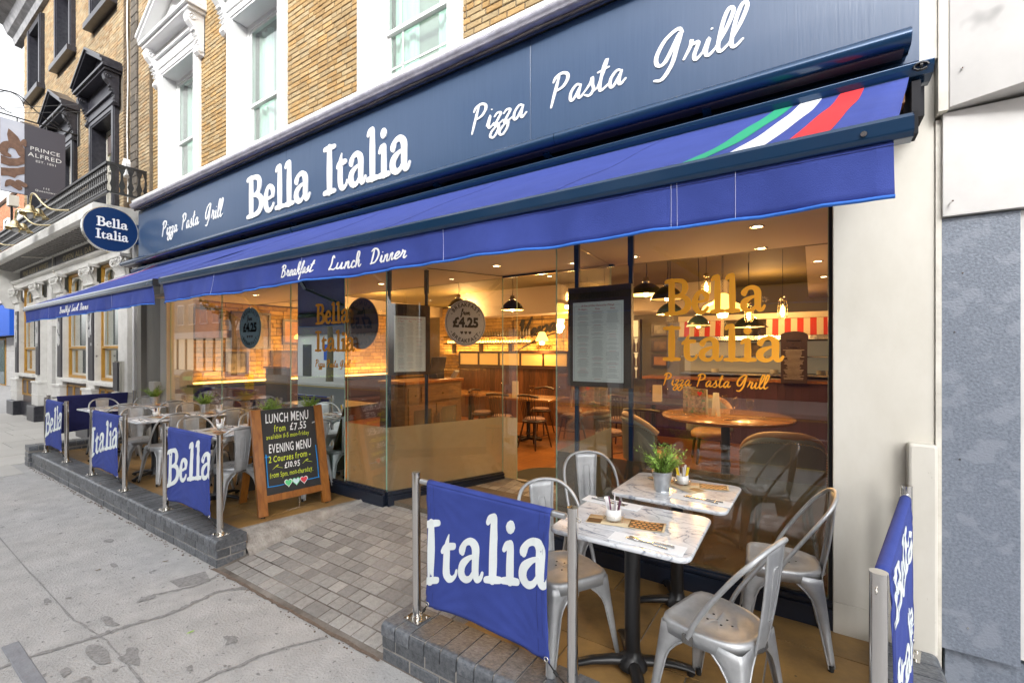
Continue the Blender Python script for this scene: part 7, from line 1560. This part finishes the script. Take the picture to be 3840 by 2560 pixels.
def glasslamp(x, y, z, label, R_=.21, e=11):
    t = thing('pendant_lamp', label, 'pendant lamp', (x, y, z), group='pendant lamps inside'); q = MB(); q.lathe([(.04, .19), (.07, .17), (.09, .11), (R_ * .9, .06), (R_, .03), (R_ * .98, .0)], (x, y, z), 28); q.build('shade', AMBER, t, solid=.003)
    q = MB(); q.lathe([(0, -.06), (.05, -.05), (.06, .0), (0, .01)], (x, y, z - .02), 12); q.build('bulb', BULB, t); q = MB()
    zz = z + .19
    while zz < 2.95: q.tube([(x + .008 * math.cos(k * 1.05), y, zz + .018 * math.sin(k * 1.05) + .018) for k in range(6)], .003, 4, closed=True); zz += .034
    q.build('chain', IRON, t); l = point(x, y, z - .1, e); l.parent = t; l.location = (0, 0, -.12)
glasslamp(-.83, 5.5, 2.25, 'glowing amber glass pendant in the middle of the golden lettering'); glasslamp(-4.72, 8.3, 2.02, 'glowing amber glass pendant in front of the painted scooter name', .13, 22)
glasslamp(-8.3, 5.2, 2.05, 'glowing amber glass pendant behind the long left window', .18, 26)
def cage(x, y, z, label, e=6):
    t = thing('cage_lamp', label, 'cage lamp', (x, y, z), group='small cage lamps inside'); q = MB()
    for k in range(6): a = k * 1.047; q.tube([(x + .03 * math.cos(a), y + .03 * math.sin(a), z + .12), (x + .045 * math.cos(a), y + .045 * math.sin(a), z + .06), (x + .045 * math.cos(a), y + .045 * math.sin(a), z - .04), (x + .03 * math.cos(a), y + .03 * math.sin(a), z - .08)], .003, 4)
    for zz in (.06, -.0, -.05): q.tube([(x + .046 * math.cos(k * .7), y + .046 * math.sin(k * .7), z + zz) for k in range(10)], .003, 4)
    q.lathe([(0, .17), (.02, .165), (.035, .12), (0, .12)], (x, y, z), 12); q.build('cage', BRASS, t); q = MB(); q.lathe([(0, -.05), (.02, -.03), (.022, .02), (0, .08)], (x, y, z), 10); q.build('bulb', BULB, t); q = MB(); q.tube([(x, y, z + .17), (x, y, 2.98)], .003, 4); q.build('cord', BLACKISH, t)
    l = point(x, y, z - .12, e, r=.03); l.parent = t; l.location = (0, 0, -.12)
cage(-.98, 5.4, 2.50, 'small lit cage lamp behind the upper golden lettering'); cage(-.26, 5.6, 2.22, 'small lit cage lamp right of the golden lettering'); cage(-.62, 6.0, 2.22, 'small lit cage lamp behind the last golden letter', 4); cage(-4.3, 9.0, 2.3, 'small lit lamp on the far brick wall', 6)
def downlight(x, y, z, label, e=5):
    t = thing('downlight', label, 'downlight', (x, y, z), group='recessed ceiling spotlights'); q = MB(); q.lathe([(.032, -.001), (.050, -.004), (.052, .0)], (x, y, z), 20); q.build('rim', CHROME, t); q = MB(); q.lathe([(0, .0), (.032, -.0015)], (x, y, z), 16); q.build('lamp', SPOTL, t)
    if e:
        l = D.lights.new('spot_glow', 'SPOT'); l.energy = e; l.spot_size = rad(110); l.spot_blend = .7; l.color = (1, .68, .38); l.shadow_soft_size = .04; o = D.objects.new('spot_glow', l); COL.objects.link(o); o.parent = t; o.location = (0, 0, -.02)
for i, (x, y, z, lab) in enumerate(((-.34, 3.80, 2.72, 'downlight nearest the glass in the right window ceiling'), (-.38, 4.62, 2.72, 'second downlight from the glass in the right window ceiling'), (.05, 5.6, 2.72, 'third downlight in the right window ceiling'), (.12, 6.8, 2.72, 'farthest downlight in the right window ceiling'), (-2.84, 4.0, 2.72, 'downlight in the entrance soffit'), (-1.45, 4.35, 2.72, 'downlight behind the right menu board'), (-6.2, 4.0, 2.72, 'downlight behind the blue grey price disc'), (-7.6, 3.9, 2.72, 'downlight behind the left end of the long window'), (-4.9, 4.2, 2.72, 'downlight over the reflective pane'), (-2.75, 5.5, 3.0, 'added downlight brightening the floor just inside the open doorway'), (-3.5, 6.4, 3.0, 'added downlight brightening the floor beyond the doorway'))): downlight(x, y, z - .0, lab, {0: 4, 4: 5, 8: 26, 6: 14, 7: 14, 9: 40, 10: 40}.get(i, 9))  # the last two are added to brighten the floor at the doorway
# washes for lit brick: area lights at shelf and ledge, one more without a lamp body
def strip(x, y, z, sx, sy, e, rot, col=(1, .50, .14)):
    l = D.lights.new('strip_glow', 'AREA'); l.shape = 'RECTANGLE'; l.size = sx; l.size_y = sy; l.energy = e; l.color = col; o = D.objects.new('strip_glow', l); COL.objects.link(o); o.location = (x, y, z); o.rotation_euler = rot
strip(-6.9, 9.30, 2.04, 2.6, .03, 40, (rad(180 - 12), 0, 0)); strip(-6.3, 9.2, 1.75, 4.2, .03, 36, (rad(180 - 12), 0, 0)); strip(-9.08, 6.0, 1.26, .03, 4.6, 34, (0, rad(180 + 12), 0))
point(-5.9, 7.2, 2.6, 60); point(-7.4, 6.3, 2.6, 50); point(-3.6, 7.4, 2.4, 34); point(-.6, 7.9, 2.6, 24); point(-2.2, 8.6, 2.5, 10)  # free fill points added to brighten the dining room, without fittings
# ================================================================== ACROSS THE STREET (seen only as reflections in the glass)
def block(x0, x1, h, m, label, ground, seedk, floors=4):
    y = -12.8; b = thing('street_building', label, 'building', ((x0 + x1) / 2, y, 0), group=None); bx('wall', m, b, x0, x1, y - 6, y, 3.6, h); bx('shop_band', mk('shop_band_%d' % seedk, random.choice([(.6, .58, .55), (.08, .07, .1), (.5, .48, .42)]), .5), b, x0, x1, y - 6, y + .15, 3.0, 3.6)
    rnd = random.Random(seedk); x = x0 + .8
    while x < x1 - 1.4:
        for k in range(int((h - 4.2) / 3)):
            z = 4.4 + k * 3; bx('window_frame', WHITEP, b, x - .08, x + 1.28, y - .02, y + .06, z - .08, z + 1.88); bx('window_glass', mk('far_window_dark', (.06, .08, .10), .1), b, x, x + 1.2, y + .06, y + .08, z, z + 1.8)
        x += 2.4
    bx('cornice', WHITEP, b, x0, x1, y, y + .5, h - .4, h)
    if ground == 'columns':
        bx('recess', mk('pale_recess', (.38, .36, .33), .6), b, x0, x1, y - 6, y - .5, 0, 3.0); x = x0 + .6
        while x < x1: bx('column', WHITEP, b, x, x + .55, y - .4, y + .1, 0, 3.0); x += 2.6
    elif ground == 'white':
        bx('recess', WHITEP, b, x0, x1, y - 6, y - .1, 0, 3.0); bx('shop_door', SIGNG, b, x0 + 3, x0 + 4, y - .1, y - .05, 0, 2.3); bx('shop_poster', BLUES, b, x0 + 5.5, x0 + 6.4, y - .1, y - .06, 1.2, 2.3)
    elif ground == 'shutter':
        bx('recess', SHUT, b, x0, x1, y - 6, y - .1, 0, 3.0)
        for k in range(38): bx('shutter_slat', SHUT, b, x0 + .3, x1 - .3, y - .1, y - .04, .05 + k * .076, .11 + k * .076)
        for x in (x0, (x0 + x1) / 2, x1 - .4): bx('pilaster', mk('pale_stone', (.5, .48, .45), .6), b, x, x + .4, y - .1, y + .12, 0, 3.0)
    else:
        bx('recess', mk('bright_shop_interior', (.55, .5, .42), .5, emit=((1, .8, .55), .25)), b, x0, x1, y - 6, y - .6, 0, 3.0); x = x0
        while x < x1: bx('mullion', mk('dark_mullion', (.05, .05, .055), .4), b, x, x + .15, y - .1, y + .05, 0, 3.0); x += 1.9
block(-4.5, 11, 13, mk('red_far_brick', (.26, .13, .09), .85, var=(9, (.2, .1, .07), .8)), 'brick building with a plum roller shutter opposite', 'shutter', 1)
block(-16, -4.5, 15, WPANEL, 'white stone building with columns opposite', 'columns', 2); block(-22, -16, 12.5, BRICKR, 'stone shop row opposite with glazed shopfronts', 'shop', 3); block(-34, -22, 14, WPANEL, 'plain white fronted shop opposite', 'white', 7)  # plain shop front made white to brighten the reflection in the left pane
block(-42, -34, 15, WPANEL, 'white columned building further along the opposite side', 'columns', 4); block(-60, -42, 13, BRICKR, 'last stone building along the opposite side', 'shop', 5)
bl_ = thing('keep_left_bollard', 'yellow traffic bollard with a blue arrow disc in the road', 'bollard', (-20.8, -3.9, -.1)); bx('body', YELP, bl_, -20.97, -20.63, -4.03, -3.77, -.1, .8, bevel=.04); m_ = MB(); m_.prism([(-20.8 + .13 * math.cos(k * .4), .55 + .13 * math.sin(k * .4)) for k in range(16)], lambda a, b, d: (a, -3.77 + d, b), 0, .01); m_.build('disc', BLUES, bl_)
m_ = MB(); m_.prism([(-20.87, .63), (-20.85, .65), (-20.78, .57), (-20.75, .60), (-20.73, .49), (-20.84, .51), (-20.81, .54)], lambda a, b, d: (a, -3.758 + d, b), 0, .003); m_.build('arrow', WHITEP, bl_)
bi = thing('litter_bin', 'dark green round litter bin with a domed top at the kerb', 'bin', (-18.9, -.9, 0)); m_ = MB(); m_.lathe([(0, 0), (.33, 0), (.35, .05), (.35, .85), (.32, 1.0), (.22, 1.1), (0, 1.13)], (-18.9, -.9, 0), 20); m_.build('drum', BINM, bi); bx('slot', mk('green_slot', (.05, .35, .12), .4), bi, -18.7, -18.5, -.75, -.55, .78, .92)
for i, (x, y) in enumerate(((-13, -10.5), (-24, -10.2), (-36, -10.4))):
    tr = thing('street_tree', 'plane tree on the opposite pavement, %s' % ('nearest one', 'middle one', 'farthest one')[i], 'tree', (x, y, 0)); m_ = MB(); m_.tube([(x, y, 0), (x + .1, y, 2.5), (x, y + .1, 5)], [.22, .17, .1], 8)
    for k in range(7): a = k * .9; m_.tube([(x, y, 3.2 + k * .3), (x + 1.3 * math.cos(a), y + 1.3 * math.sin(a), 5 + k * .35)], [.07, .02], 5)
    m_.build('trunk', BARK, tr); m_ = MB(); rnd = random.Random(i)
    for k in range(2600):
        a, b, r_ = rnd.uniform(0, 6.28), rnd.uniform(-1, 1), rnd.random() ** .4 * 2.3; c = Vector((x + r_ * math.cos(a) * math.sqrt(1 - b * b), y + r_ * math.sin(a) * math.sqrt(1 - b * b), 6.3 + r_ * b * .95)); u = Vector((rnd.uniform(-1, 1), rnd.uniform(-1, 1), rnd.uniform(-1, 1))).normalized() * .13; v = u.orthogonal().normalized() * .10
        m_.add([c - u, c + v, c + u, c - v], [(0, 1, 2, 3)])
    m_.build('crown', GREENTREE, tr)['kind'] = 'stuff'
